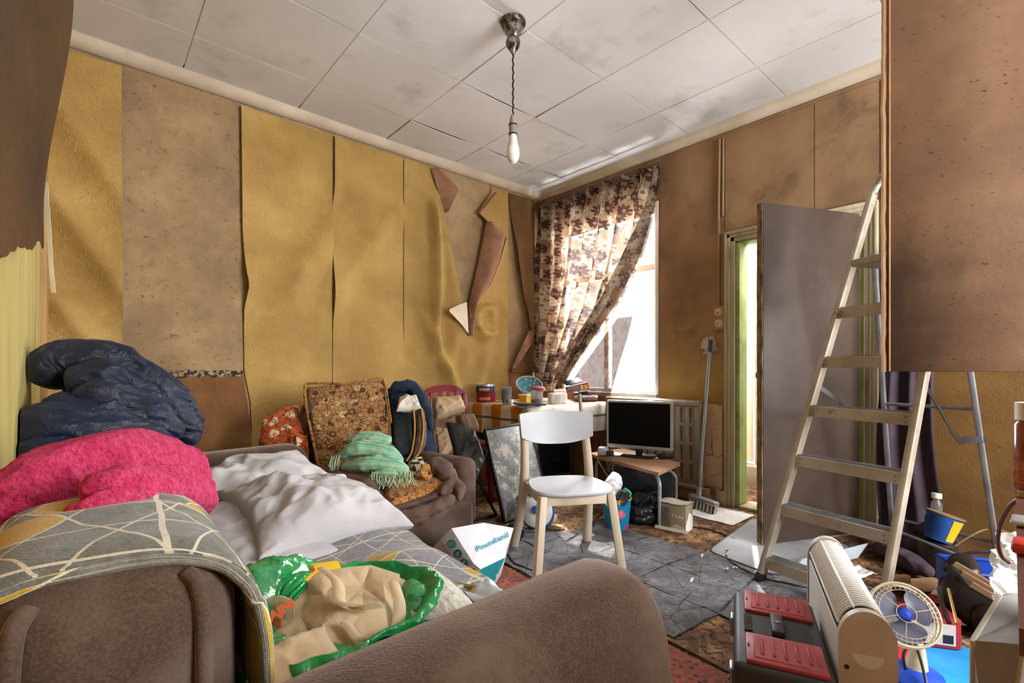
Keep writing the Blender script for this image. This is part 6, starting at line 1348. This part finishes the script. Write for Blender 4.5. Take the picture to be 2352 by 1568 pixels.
# stepladder
pm('ladder_aluminium', 'a59a88', 'c2b9a8', 8, .5, .1, 40, .35, dirt=('7a5a38', 14, .6, .75)); pm('ladder_grey', '7c7e82', '9a9ca0', 8, .45, .1, 40, .5)
ld = thing('stepladder', 'dirty aluminium stepladder standing open by the door', 'stepladder', (2.85, .6, 0))
FLs = (Vector((2.46, .965, 0)), Vector((3.005, .625, 1.93))); FRs = (Vector((2.375, .475, 0)), Vector((2.775, .265, 1.93)))
def st(s, z): return s[0].lerp(s[1], z / 1.93)
up = (FLs[1] - FLs[0]).cross(FRs[0] - FLs[0]).normalized()
hoop = [FLs[1], FLs[1] + Vector((.012, -.02, .05)), FLs[1].lerp(FRs[1], .2) + Vector((.01, 0, .085)), FLs[1].lerp(FRs[1], .8) + Vector((.01, 0, .085)), FRs[1] + Vector((.0, .02, .05)), FRs[1]]
for s in (FLs, FRs):
    m = MB(); m.bar(s[0], s[1], .052, .026, tuple(up.cross(s[1] - s[0])), .005); m.build('front_stile', 'ladder_aluminium', ld, True, 40, True)
    m = MB(); m.bar(s[0] - Vector((0, 0, 0)), st(s, .04), .056, .030, tuple(up.cross(s[1] - s[0])), .005); m.build('foot', 'black_plastic', ld, True, 40, True)
m = MB(); m.tube(spline(hoop, 30), .017, 10); m.build('top_hoop', 'ladder_aluminium', ld, True, 40, True)
for z in (.105, .36, .60, .84, 1.08, 1.325):
    a, b = st(FLs, z), st(FRs, z); x = (b - a).normalized(); back = Vector((0, 0, 1)).cross(x); back = back if back.x > 0 else -back
    Ms = frame((a + b) / 2 + back * .012, x, back); Lw = (b - a).length - .02; zf = 1 if Ms.col[2].z > 0 else -1
    m = MB(); m.rbox((0, .01, .012 * zf), (Lw, .078, .006), .002, 1, Ms)
    for k in range(4): m.box((0, -.018 + k * .016, .0165 * zf), (Lw, .007, .003), Ms)
    t = m.build('step', 'ladder_grey', ld, True, 40, True)
    m = MB(); m.rbox((0, -.030, -.012 * zf), (Lw, .006, .052), .002, 1, Ms); m.rbox((0, .048, -.002 * zf), (Lw, .006, .028), .002, 1, Ms); m.build('step_front', 'ladder_aluminium', t, True, 40, True)
    for sx in (-1, 1):
        for dz in (-.004, -.024):
            m = MB(); m.lathe([(.005, 0), (.005, .002), (.002, .003), (0, .003)], 10, Ms @ TRS((sx * (Lw / 2 - .02), -.033, dz * zf), (R(90), 0, 0))); m.build('rivet', 'ladder_grey', t, True, 40, True)
a, b = st(FLs, 1.565), st(FRs, 1.565); x = (b - a).normalized(); back = Vector((0, 0, 1)).cross(x); back = back if back.x > 0 else -back
m = MB(); m.rbox((0, .10, 0), ((b - a).length - .015, .25, .035), .006, 2, frame((a + b) / 2, x, back)); m.build('platform', 'ladder_aluminium', ld, True, 40, True)
RL = (Vector((3.47, .625, 0)), Vector((3.17, .655, 1.66))); RR = (Vector((3.36, .185, 0)), Vector((2.99, .33, 1.66)))
for s in (RL, RR):
    m = MB(); m.bar(s[0], s[1], .034, .022, (0, 1, 0), .004); m.build('rear_leg', 'ladder_grey', ld, True, 40, True)
for z in (.19, .845):
    m = MB(); m.tube([s[0].lerp(s[1], z / 1.66) for s in (RL, RR)], .009, 8); m.build('rear_bar', 'ladder_grey', ld, True, 40, True)
def strap(pts, wd):
    p = spline(pts, 30); m = MB(); m.sheet(lambda u, v: p[int(round(u * 30))] + Vector((.2, .1, 1)).normalized() * wd * (v - .5), 30, 3, None, None, False, .0025); m.build('strap', 'black_plastic', ld, True, 60, True)
strap([st(FRs, .98) + Vector((.02, 0, 0)), Vector((2.72, .33, .86)), Vector((2.95, .30, .72)), Vector((3.1, .28, .705)), RR[0].lerp(RR[1], .70 / 1.66) + Vector((.01, -.02, 0))], .03)
strap([st(FLs, .95) + Vector((.03, 0, 0)), Vector((2.85, .74, .88)), Vector((2.98, .70, .80)), RL[0].lerp(RL[1], .8 / 1.66)], .03)
m = MB(); m.tube([atz(2068, 1222, .17), atz(2200, 1275, .15)], .008, 8); tag(m.build('metal_rod', 'ladder_grey'), 'thin metal rod sticking out behind the stepladder', 'rod')

# purple drape in the corner behind the ladder
pm('purple_cloth', '352a32', '4c3c46', 5, .9, .3, 50)
dp = thing('drape', 'dark purple drape hanging behind the stepladder', 'drape', (3.5, .5, 0))
m = MB(); m.sheet(lambda u, v: (3.55 - .05 * (1 - v) ** 2 + .022 * math.sin(u * 17 + v * 2) - .10 * gauss(v, 0, .08) * math.sin(u * 3.14), lerp(.69, .38 + .12 * v, u) + .03 * math.sin(v * 5), lerp(.02, 1.75, v)), 60, 50, None, None, False, .003); m.build('drape_cloth', 'purple_cloth', dp, True, 75, True)
for k, (pts, rd) in enumerate((([(3.36, .62, .06), (3.28, .50, .09), (3.22, .38, .07), (3.15, .28, .05)], [.04, .07, .06, .03]), ([(3.3, .68, .05), (3.15, .52, .06), (3.05, .40, .05)], [.03, .05, .03]), ([(3.45, .5, .12), (3.36, .42, .16), (3.32, .34, .10)], [.05, .06, .03]))):
    fold(dp, 'heap_fold', 'purple_cloth', pts, rd, 70 + k, .02, 10, n=26, m=40, floor=.003)

# ---------------------------------------------------------------- convector heater
pm('heater_white', 'd6d2cc', 'e4e1dc', 4, .45, .05, 30, dirt=('8a8078', 6, .6, .85)); pm('heater_end', 'c0b4a6', 'd0c5b8', 4, .5)
hd = Vector((.917, .400, 0)); hn = Vector((-.40, .917, 0))
ht = thing('convector_heater', 'cream convector heater with a slotted top beside the toolbox', 'heater', (1.775, .445, 0), math.atan2(hd.y, hd.x))
HL, HT, HH = .58, .105, .405
def hprof(a):                                     # rounded top section, width across local y
    return (-HT / 2 * math.cos(a), HH - .07 + .07 * math.sin(a))
m = MB(); n = 24; vs = []
for x in (-HL / 2, HL / 2):
    vs += [(x, -HT / 2, .0)] + [(x, *hprof(k / n * math.pi)) for k in range(n + 1)] + [(x, HT / 2, .0)]
k_ = n + 3; m.add(vs, [(i, i + 1, k_ + i + 1, k_ + i) for i in range(k_ - 1)] + [tuple(range(k_))[::-1], tuple(range(k_, 2 * k_))]); m.build('body', pm('heater_inside', '26221e', '33302b', 6, .7), ht, True, 40)
def hp2(a, g): return (-(HT / 2 + g) * math.cos(a), HH - .07 + (.07 + g) * math.sin(a))
pr = None
for k in range(35):                                # louvre bars over the top, one object each
    x = -HL / 2 + .03 + k * (HL - .06) / 34
    if pr is None:
        m = MB(); path = [(0, *hp2(R(18) + j / 14 * R(144), .005)) for j in range(15)]; m.tube(path, .0042, 6); pr = m.build('louvre_bar', 'heater_white', ht); o = pr
    else: o = pr.copy(); COL.objects.link(o)
    o.location = (x, 0, 0)
for a in (R(18), R(66), R(114), R(162)):
    m = MB(); y, z = hp2(a, .006); m.rbox((0, y, z), (HL - .04, .008, .008), .002, 1); m.build('grille_rail', 'heater_white', ht)
for s in (-1, 1):
    m = MB(); m.rbox((0, s * (HT / 2 + .004), (HH - .07) / 2), (HL - .03, .006, HH - .075), .003, 2); m.build('side_panel', 'heater_white', ht)
    m = MB(); vs = []; g = .010
    for x in (s * HL / 2, s * (HL / 2 + .022)):
        vs += [(x, -(HT / 2 + g), HH - .24)] + [(x, *hp2(q / n * math.pi, g)) for q in range(n + 1)] + [(x, HT / 2 + g, HH - .24)]
    m.add(vs, [(i, i + 1, k_ + i + 1, k_ + i) for i in range(k_ - 1)] + [(k_ - 1, 0, k_, 2 * k_ - 1)] + [tuple(range(k_))[::-1], tuple(range(k_, 2 * k_))]); e_ = m.build('end_cap', 'heater_end', ht, True, 40)
    m = MB(); m.add([(s * (HL / 2 + .0228), .034 * math.cos(R(180) + q / 16 * math.pi), HH - .10 + .034 * math.sin(R(180) + q / 16 * math.pi)) for q in range(17)], [tuple(range(17))[::s]]); m.build('grip_recess', 'heater_white', e_)
    for y in (-.045, .045):
        m = MB(); m.lathe([(.006, 0), (.006, .001), (0, .001)], 12, TRS((s * (HL / 2 + .0225), y, HH - .19 + (.05 if y > 0 else 0)), (0, s * R(90), 0))); m.build('screw_hole', 'black_plastic', e_)
    m = MB(); m.rbox((s * (HL / 2 + .008), 0, (HH - .24) / 2), (.022, HT + .012, HH - .24), .004, 2); m.build('end_panel', 'heater_white', ht)
m = MB(); m.sheet(lambda u, v: (-.12 + .16 * math.cos(R(90) * u + R(90)) * (1 - .1 * v), HT / 2 + .0085, .20 * math.sin(R(90) * u) * (1 - .14 * v)), 20, 2); m.build('moulded_arc', 'heater_end', ht)

# ---------------------------------------------------------------- toolbox
pm('toolbox_black', '2b2829', '3d3a3b', 7, .55, .2, 60, dirt=('6a5c4e', 8, .62, .85)); pm('toolbox_red', '8a2c30', 'a8444a', 7, .5, .15, 60, dirt=('5a3a34', 10, .58, .8))
tx = thing('toolbox', 'black plastic toolbox with two red lid compartments', 'toolbox', (1.545, .555, 0), math.atan2(.184, .42))
m = MB(); 
def trap(m, z0, z1, a0, b0, a1, b1, bev=.0): 
    m.add([(-a0, -b0, z0), (a0, -b0, z0), (a0, b0, z0), (-a0, b0, z0), (-a1, -b1, z1), (a1, -b1, z1), (a1, b1, z1), (-a1, b1, z1)], [(0, 3, 2, 1), (4, 5, 6, 7), (0, 1, 5, 4), (1, 2, 6, 5), (2, 3, 7, 6), (3, 0, 4, 7)])
trap(m, 0, .17, .215, .105, .235, .118); m.build('lower_box', 'toolbox_black', tx, False)
m = MB(); m.rbox((0, 0, .215), (.47, .236, .085), .018, 3); m.build('lid', 'toolbox_black', tx)
for s in (-1, 1):
    m = MB(); m.rbox((s * .148, -.008, .262), (.150, .190, .014), .006, 2); p_ = m.build('compartment_lid', 'toolbox_red', tx)
    m = MB(); m.rbox((s * .148, -.008, .268), (.118, .150, .006), .002, 1); m.build('raised_field', 'toolbox_red', p_)
    for k in range(5):
        m = MB(); m.rbox((s * .148 + (-.0), -.065 + k * .028, .272), (.085, .007, .006), .002, 1); m.build('ridge', 'toolbox_red', p_)
    m = MB(); m.box((s * .148, .080, .2695), (.016, .006, .003)); m.build('latch_slot', 'toolbox_black', p_, False)
    m = MB(); m.rbox((s * .15, .122, .175), (.05, .012, .06), .004, 2); l_ = m.build('latch', pm('latch_steel', '8c8e92', 'b4b6ba', 9, .35, 0, 80, .8), tx)
    for k in range(3):
        m = MB(); m.box((s * .15, .1295, .157 + k * .017), (.042, .003, .005)); m.build('latch_rib', 'black_plastic', l_, False)
m = MB(); m.box((0, 0, .2585), (.13, .17, .004)); m.build('handle_well', 'black_plastic', tx, False)
m = MB(); m.rbox((.0, -.0, .268), (.115, .034, .020), .006, 2); m.build('handle', 'toolbox_black', tx)
for k in range(9):
    m = MB(); m.box((-.048 + k * .012, .078, .262), (.006, .022, .006)); m.build('grip_rib', 'toolbox_black', tx, False)
m = MB(); m.lathe([(.008, 0), (.008, .002), (0, .002)], 12, TRS((0, 0, .278))); m.build('emblem', 'latch_steel', tx)

# ---------------------------------------------------------------- desk fan
pm('fan_cream', 'b5a88c', 'd0c4a8', 6, .5); pm('fan_blade', '626478', '7c7f96', 6, .4, Alpha=.95); pm('fan_blue', '1838a0', '2450bc', 6, .35)
fc = att(2078, 1410, 1.52); fr_ = .092
look = Vector((-.72, -.42, .55)).normalized(); fx_ = Vector((0, 0, 1)).cross(look).normalized(); Mfan = frame(fc, fx_, look.cross(fx_))
fn_ = thing('desk_fan', 'small cream desk fan with blue blades behind the heater', 'fan', (fc.x - .02, fc.y - .0, 0))
for z in (.0, -.028):
    m = MB(); m.tube([Mfan @ Vector((fr_ * math.cos(a / 40 * 6.2832), fr_ * math.sin(a / 40 * 6.2832), z)) for a in range(41)], .0045, 7); m.build('cage_rim', 'fan_cream', fn_, True, 40, True)
for rr_, z in ((.026, .016), (.070, .012), (.080, .008)):
    m = MB(); m.tube([Mfan @ Vector((rr_ * math.cos(a / 36 * 6.2832), rr_ * math.sin(a / 36 * 6.2832), z)) for a in range(37)], .0011, 5); m.build('cage_ring', 'fan_cream', fn_, True, 40, True)
for k in range(36):
    a = k / 36 * 6.2832; m = MB(); m.tube([Mfan @ Vector((r0 * math.cos(a), r0 * math.sin(a), z)) for r0, z in ((.068, .0125), (.08, .008), (fr_, .0))], .0011, 4, False); m.build('cage_wire', 'fan_cream', fn_, True, 40, True)
for k in range(6):
    a = k / 6 * 6.2832 + .3; m = MB(); m.tube([Mfan @ Vector((r0 * math.cos(a), r0 * math.sin(a), z)) for r0, z in ((.024, .016), (.05, .015), (.07, .012))], .0014, 4, False); m.build('cage_wire', 'fan_cream', fn_, True, 40, True)
m = MB(); m.lathe([(0, .012), (.014, .010), (.021, .002), (.022, -.012), (0, -.012)], 24, Mfan); m.build('hub', 'fan_blue', fn_, True, 40, True)
for k in range(3):
    a0 = k * 2.0944 + .5
    def bl(u, v):
        r0 = .018 + .064 * u; wd = (.62 + .34 * math.sin(u * 3.0)) * (1 - .35 * max(0, u - .8) / .2 * abs(v - .5) * 2); a = a0 + (v - .5) * 2 * wd * .95; return Mfan @ Vector((r0 * math.cos(a), r0 * math.sin(a), -.010 + (v - .5) * .022))
    m = MB(); m.sheet(bl, 14, 14, None, None, False, .0015); m.build('blade', 'fan_blade', fn_, True, 60, True)
bp_ = atz(2105, 1560, .0); bp_.z = 0
m = MB(); m.lathe([(.022, 0), (.028, -.02), (.026, -.045), (.0, -.05)], 20, Mfan @ TRS((0, 0, -.045))); m.build('motor', 'fan_cream', fn_, True, 40, True)
neck0 = Mfan @ Vector((0, -.01, -.07))
m = MB(); m.tube(spline([neck0, neck0 + Vector((.0, 0, -.05)), Vector((bp_.x, bp_.y, .12)), Vector((bp_.x, bp_.y, .03))], 14), [.013] * 8 + [.016, .018, .020, .022, .026, .03, .034], 12); m.build('neck', 'fan_cream', fn_, True, 40, True)
m = MB(); m.lathe([(0, 0), (.085, 0), (.085, .012), (.065, .030), (.03, .042), (0, .044)], 30, TRS(bp_)); m.build('base', 'fan_blue', fn_, True, 40, True)
m = MB(); q = bp_ + Vector((-.06, .02, .05)); m.tube(spline([q, q + Vector((-.02, .0, .06)), q + Vector((.03, -.02, .08)), q + Vector((.0, -.05, .0)), q + Vector((-.05, -.06, -.03))], 30), .0045, 7); m.build('cable', 'black_plastic', fn_, True, 40, True)

# ---------------------------------------------------------------- clutter on the floor at the right
pm('sky_blue_card', '1c78b8', '2f96d4', 5, .45); pm('crate_blue', '10308a', '1c48b0', 6, .45); pm('brown_leather', '221a17', '33271f', 6, .4, .2, 40); pm('box_red', '8e1a24', 'a82c34', 6, .5); pm('tan_paper', '7a5c40', '987854', 7, .8, .3, 30); pm('cup_blue', '1a3f7c', '2858a0', 6, .5)
pm('grey_canvas', '84807e', '9c9896', 5, .85, .25, 90)
m = MB(); m.rbox((0, 0, .012), (.34, .25, .022), .004, 2, TRS(atz(2165, 1530, 0), (0, 0, R(-14)))); bf = tag(m.build('blue_folder', 'sky_blue_card'), 'bright blue box file lying flat beside the fan', 'folder')
m = MB(); m.box((-.06, .085, .0240), (.13, .05, .002), TRS(atz(2165, 1530, 0), (0, 0, R(-14)))); m.build('red_label', 'red_box', bf, False)
rbx = thing('red_frame_box', 'red edged box with a grey front behind the fan', 'box', atz(2125, 1500, 0) + Vector((.05, .02, .026)), R(-58))
m = MB(); m.rbox((0, 0, .055), (.20, .10, .11), .003); m.build('box_body', 'box_red', rbx); m = MB(); m.box((.0, -.0512, .05), (.165, .002, .075)); m.build('grey_label', 'heater_end', rbx, False); m = MB(); m.box((.06, -.0525, .035), (.03, .002, .03)); m.build('black_mark', 'black_plastic', rbx, False)
lbg = thing('leather_bag', 'dark brown leather bag slumped under the blue crate', 'bag', atz(2230, 1460, 0))
q = atz(2235, 1440, 0)
for k, (o1, rd) in enumerate((([(.10, .06, .10), (.0, .0, .13), (-.10, -.03, .12)], [.07, .10, .08]), ([(.12, .0, .07), (.0, -.06, .08), (-.14, -.08, .08)], [.06, .08, .07]), ([(.06, .08, .19), (.0, .03, .23), (-.08, .0, .20)], [.03, .05, .04]))):
    fold(lbg, 'bag_lobe', 'brown_leather', [q + Vector(p_) for p_ in o1], rd, 80 + k, .012, 8, n=28, m=40, floor=.003)
m = MB(); m.tube(spline([att(2158, 1350, 1.85), att(2165, 1390, 1.78), att(2180, 1430, 1.70)], 12), .008, 8); m.build('strap', 'brown_leather', lbg, True, 40, True)
bcx = thing('blue_crate', 'open blue plastic crate with tools in front of the yellow wall', 'crate', atz(2285, 1362, .13) , R(-60))
cl_ = .15; cw_ = .10; chh = .10
for c, s_ in (((0, -cw_, chh / 2), (2 * cl_, .005, chh)), ((0, cw_, chh / 2), (2 * cl_, .005, chh)), ((-cl_, 0, chh / 2), (.005, 2 * cw_, chh)), ((cl_, 0, chh / 2), (.005, 2 * cw_, chh))):
    m = MB(); m.rbox(c, s_, .002, 1); m.build('crate_side', 'crate_blue', bcx)
m = MB(); m.box((0, 0, .003), (2 * cl_, 2 * cw_, .005)); m.build('crate_floor', 'crate_blue', bcx, False)
m = MB(); m.tube([(-cl_, -cw_, chh), (cl_, -cw_, chh), (cl_, cw_, chh), (-cl_, cw_, chh), (-cl_, -cw_, chh)], .008, 6); m.build('crate_rim', 'crate_blue', bcx)
m = MB(); m.tube(spline([(-cl_, 0, chh), (-cl_ * .6, 0, chh + .05), (0, 0, chh + .065), (cl_ * .6, 0, chh + .05), (cl_, 0, chh)], 20), .006, 7); m.build('crate_handle', 'black_plastic', bcx)
m = MB(); m.rbox((0, 0, -.066), (.28, .18, .125), .01, 2, bcx.matrix_basis); tag(m.build('storage_box', 'brown_leather'), 'dark box supporting the blue crate', 'box')
tt = thing('tool_tray', 'black tray of small tools tilted against the blue crate', 'tray', att(2265, 1365, 1.74))
Mt = frame(att(2272, 1362, 1.72), (.55, -.55, -.45), (.6, .5, .35))
m = MB(); m.rbox((0, 0, 0), (.24, .10, .012), .003, 2, Mt); m.build('tray_base', 'black_plastic', tt, True, 40, True)
for y in (-.05, .0, .05):
    m = MB(); m.rbox((0, y, .014), (.24, .006, .022), .002, 1, Mt); m.build('divider', 'tan_paper', tt, True, 40, True)
rnd = random.Random(8)
for k in range(9):
    m = MB(); m.lathe([(0, 0), (.007, .001), (.008, .005), (.0, .008)], 10, Mt @ TRS((rnd.uniform(-.1, .1), rnd.choice((-.025, .025)) + rnd.uniform(-.012, .012), .008))); m.build('small_part', ('tin_gold', 'red_print', 'grey_steel')[k % 3], tt, True, 40, True)
cu = thing('paper_cup', 'blue and yellow paper tub by the yellow wall', 'cup', (3.24, .405, .17), 0, None, R(12), R(10))
m = MB(); m.lathe([(0, 0), (.055, 0), (.075, .13), (.073, .13), (.053, .004), (0, .004)], 28); m.build('cup_body', 'cup_blue', cu); m = MB(); m.lathe([(.0735, .131), (.078, .131), (.078, .137), (0, .137)], 28); m.build('lid', 'tan_paper', cu)
m = MB(); m.sheet(lambda u, v: (lambda a, z: ((.0562 + .02 * z / .13) * math.cos(a), (.0562 + .02 * z / .13) * math.sin(a), z))(R(215) + u * R(50), .01 + .11 * v), 8, 4); m.build('yellow_print', 'tub_yellow', cu)
m = MB(); m.rbox((3.24, .405, .083), (.16, .14, .16), .01); tag(m.build('storage_box', 'brown_leather'), 'dark box under the blue and yellow paper tub', 'box')
sbt = thing('clear_bottle', 'small clear bottle with a white cap against the yellow wall', 'bottle', (3.36, .425, .265), 0, None, R(0), R(5))
m = MB(); m.lathe([(0, 0), (.022, 0), (.024, .01), (.024, .06), (.014, .08), (.013, .09)], 18); m.build('bottle_body', 'clear_plastic', sbt); m = MB(); m.lathe([(.020, .088), (.022, .09), (.022, .115), (0, .117)], 18); m.build('cap', 'white_card', sbt)
m = MB(); m.rbox((3.37, .425, .13), (.08, .09, .26), .006); tag(m.build('storage_box', 'brown_leather'), 'tall dark box under the small clear bottle', 'box')
rnd = random.Random(21)
for k, (px, py, w_, h_, mt_, lab) in enumerate(((2120, 1345, .26, .12, 'tan_paper', 'brown cardboard sheet lying behind the fan'), (2170, 1375, .16, .10, 'paper_white', 'pale magazine sheet behind the fan'), (2150, 1410, .15, .12, 'tan_paper', 'crumpled tan envelope right of the fan'), (2130, 1380, .14, .08, 'red_print', 'torn red wrapper behind the fan'), (2060, 1330, .12, .10, 'tan_paper', 'scrap of brown paper at the stepladder foot'), (1965, 1320, .14, .10, 'paper_white', 'crumpled clear wrapping between heater and stepladder'))):
    c = atz(px, py, .03 + .012 * k); rz = rnd.uniform(-1, 1); am = .02 if k in (2, 5) else .008
    m = MB(); m.sheet(lambda u, v: Vector(((u - .5) * w_, (v - .5) * h_, am * wrk((u * .2 + k, v * .2, 0), 9, k) + .008 * u)), 16, 14, TRS(c, (rnd.uniform(-.15, .15), rnd.uniform(-.15, .15), rz)), None, False, -.0015); tag(m.build('paper_sheet', mt_, None, True, 60), lab, 'paper', 'papers strewn behind the fan')
m = MB(); m.tube(spline([(3.2, .42, .05), (3.25, .3, .2), (3.3, .2, .26), (3.32, .05, .2)], 24), .004, 6); tag(m.build('cable', 'tan_paper'), 'thin pale cable arching by the yellow wall', 'cable')
m = MB(); m.tube([att(2178, 1352, 1.62), att(2198, 1432, 1.45)], .004, 7); tag(m.build('brass_rod', 'tin_gold'), 'slim brass-tipped rod leaning over the papers', 'rod')

# ---------------------------------------------------------------- desk at the right edge
pm('desk_wood', '3a2018', '5a3426', 14, .45, .2, 40, stretch=(.2, 1, 1), dirt=('2a1610', 10, .55, .75))
dk = thing('desk', 'dark red-brown wooden desk at the right edge', 'desk', (1.25, -.3, 0))
m = MB(); m.prism([(.76, .028), (.79, -.69), (1.75, -.65), (1.72, .070)], .72, .75); m.build('desk_top', 'desk_wood', dk, True, 40, True)
for x in (.80, 1.68):
    for y in (-.60, -.05):
        m = MB(); m.rbox((x, y, .36), (.05, .05, .72), .005); m.build('leg', 'desk_wood', dk, True, 40, True)
jz = .751
jar = thing('glass_jar', 'tall jar of brown-red preserve with a white lid on the desk', 'jar', (1.62, .028, jz))
m = MB(); m.lathe([(0, 0), (.036, 0), (.042, .012), (.042, .155), (.036, .165)], 30); m.build('jar_body', 'amber_glass', jar)
m = MB(); m.lathe([(.040, .165), (.040, .205), (.036, .205), (.036, .190), (0, .190)], 30); m.build('lid', pm('lid_cream', 'c8bda4', 'ddd4be', 6, .5), jar)
m = MB(); m.lathe([(.0425, .012), (.0428, .014), (.0428, .07), (.0425, .072)], 30, None, None, (0, 0, 0), False); m.build('ribbed_band', pm('amber_ribs', '7a3410', 'c06a2c', 90, .2), jar)
m = MB(); m.tube(spline([atz(2370, 1140, jz + .006), att(2348, 1143, 1.09), att(2322, 1160, 1.12), att(2300, 1198, 1.16), att(2292, 1240, 1.19), att(2300, 1275, 1.20), att(2318, 1292, 1.2)], 40), .0045, 7); tag(m.build('cable', pm('brown_flex', '5a2c1c', '7c4630', 9, .45)), 'brown cable hanging over the desk edge', 'cable')
m = MB(); m.rbox((0, 0, .009), (.05, .03, .018), .006, 2, TRS(atz(2356, 1268, jz))); tag(m.build('red_gadget', 'red_print'), 'red plastic gadget on the desk edge', 'gadget')
m = MB(); m.rbox((0, 0, .006), (.06, .04, .010), .004, 2, TRS(atz(2358, 1205, jz))); tag(m.build('silver_gadget', 'silver_plastic'), 'silver flat gadget on the desk behind the red one', 'gadget')
m = MB(); m.lathe([(0, 0), (.008, 0), (.008, .012), (0, .014)], 12, TRS(atz(2347, 1141, jz))); tag(m.build('brass_coin', 'tin_gold'), 'small round brass piece on the desk by the jar', 'brass piece')
# grey canvas box and papers under the desk
gcb = thing('canvas_box', 'grey canvas storage bag with pale seams beside the desk', 'bag', (1.35, .13, 0))
TLc, TRc, BRc, BLc = att(2300, 1365, 1.22), att(2372, 1395, 1.06), atz(2420, 1800, .01), atz(2215, 1700, .01)
pts8 = [att(2292, 1375, 1.20), att(2236, 1475, 1.12)]
gv = [Vector((1.62, .16, .005)), Vector((1.36, .17, .005)), Vector((1.34, .17, .27)), att(2238, 1475, 1.10), att(2290, 1372, 1.24), att(2360, 1395, 1.16)]
m = MB()
f0 = [atz(2232, 1800, .0), att(2234, 1470, 1.05), att(2296, 1368, 1.18), att(2352, 1400, 1.16), att(2352, 1480, 1.0), atz(2290, 1900, .0)]
nn = Vector((.75, -.4, 0)) * .12; n6 = len(f0)
m.add(f0 + [p_ + nn for p_ in f0], [tuple(range(n6)), tuple(range(n6, 2 * n6))[::-1]] + [((i + 1) % n6, i, n6 + i, n6 + (i + 1) % n6) for i in range(n6)]); m.build('bag_body', 'grey_canvas', gcb, True, 30, True)
m = MB(); m.tube([f0[0], f0[1], f0[2]], .005, 7); m.build('piping', 'pale_card', gcb, True, 40, True)
m = MB(); m.tube([f0[5], f0[4], f0[3]], .005, 7); m.build('piping', 'pale_card', gcb, True, 40, True)
m = MB(); m.tube([f0[2].lerp(f0[3], .2).lerp(f0[1], .12) - nn * .03, f0[0].lerp(f0[5], .45) - nn * .03], .003, 6); m.build('seam', 'pale_card', gcb, True, 40, True)
for k, (px, py, t_, w_, h_) in enumerate(((2318, 1262, 1.42, .07, .10), (2308, 1310, 1.36, .08, .12), (2316, 1370, 1.28, .09, .11), (2312, 1405, 1.22, .08, .09))):
    c = att(px, py, t_); m = MB(); Mq = frame(c, (.75, -.66, .1), (.1, .1, 1)); m.sheet(lambda u, v: Vector(((u - .5) * w_, (v - .5) * h_, .03 * wrk((u * .3 + k, v * .3, 1), 6, k + 3))), 18, 18, Mq, None, False, -.0012)
    tag(m.build('crumpled_paper', 'white_card', None, True, 60), ('topmost crumpled white paper hanging at the desk edge', 'second crumpled white paper down beside the desk', 'creased white sheet above the grey canvas bag', 'lowest white sheet folded over the grey canvas bag')[k], 'paper', 'papers hanging beside the desk')
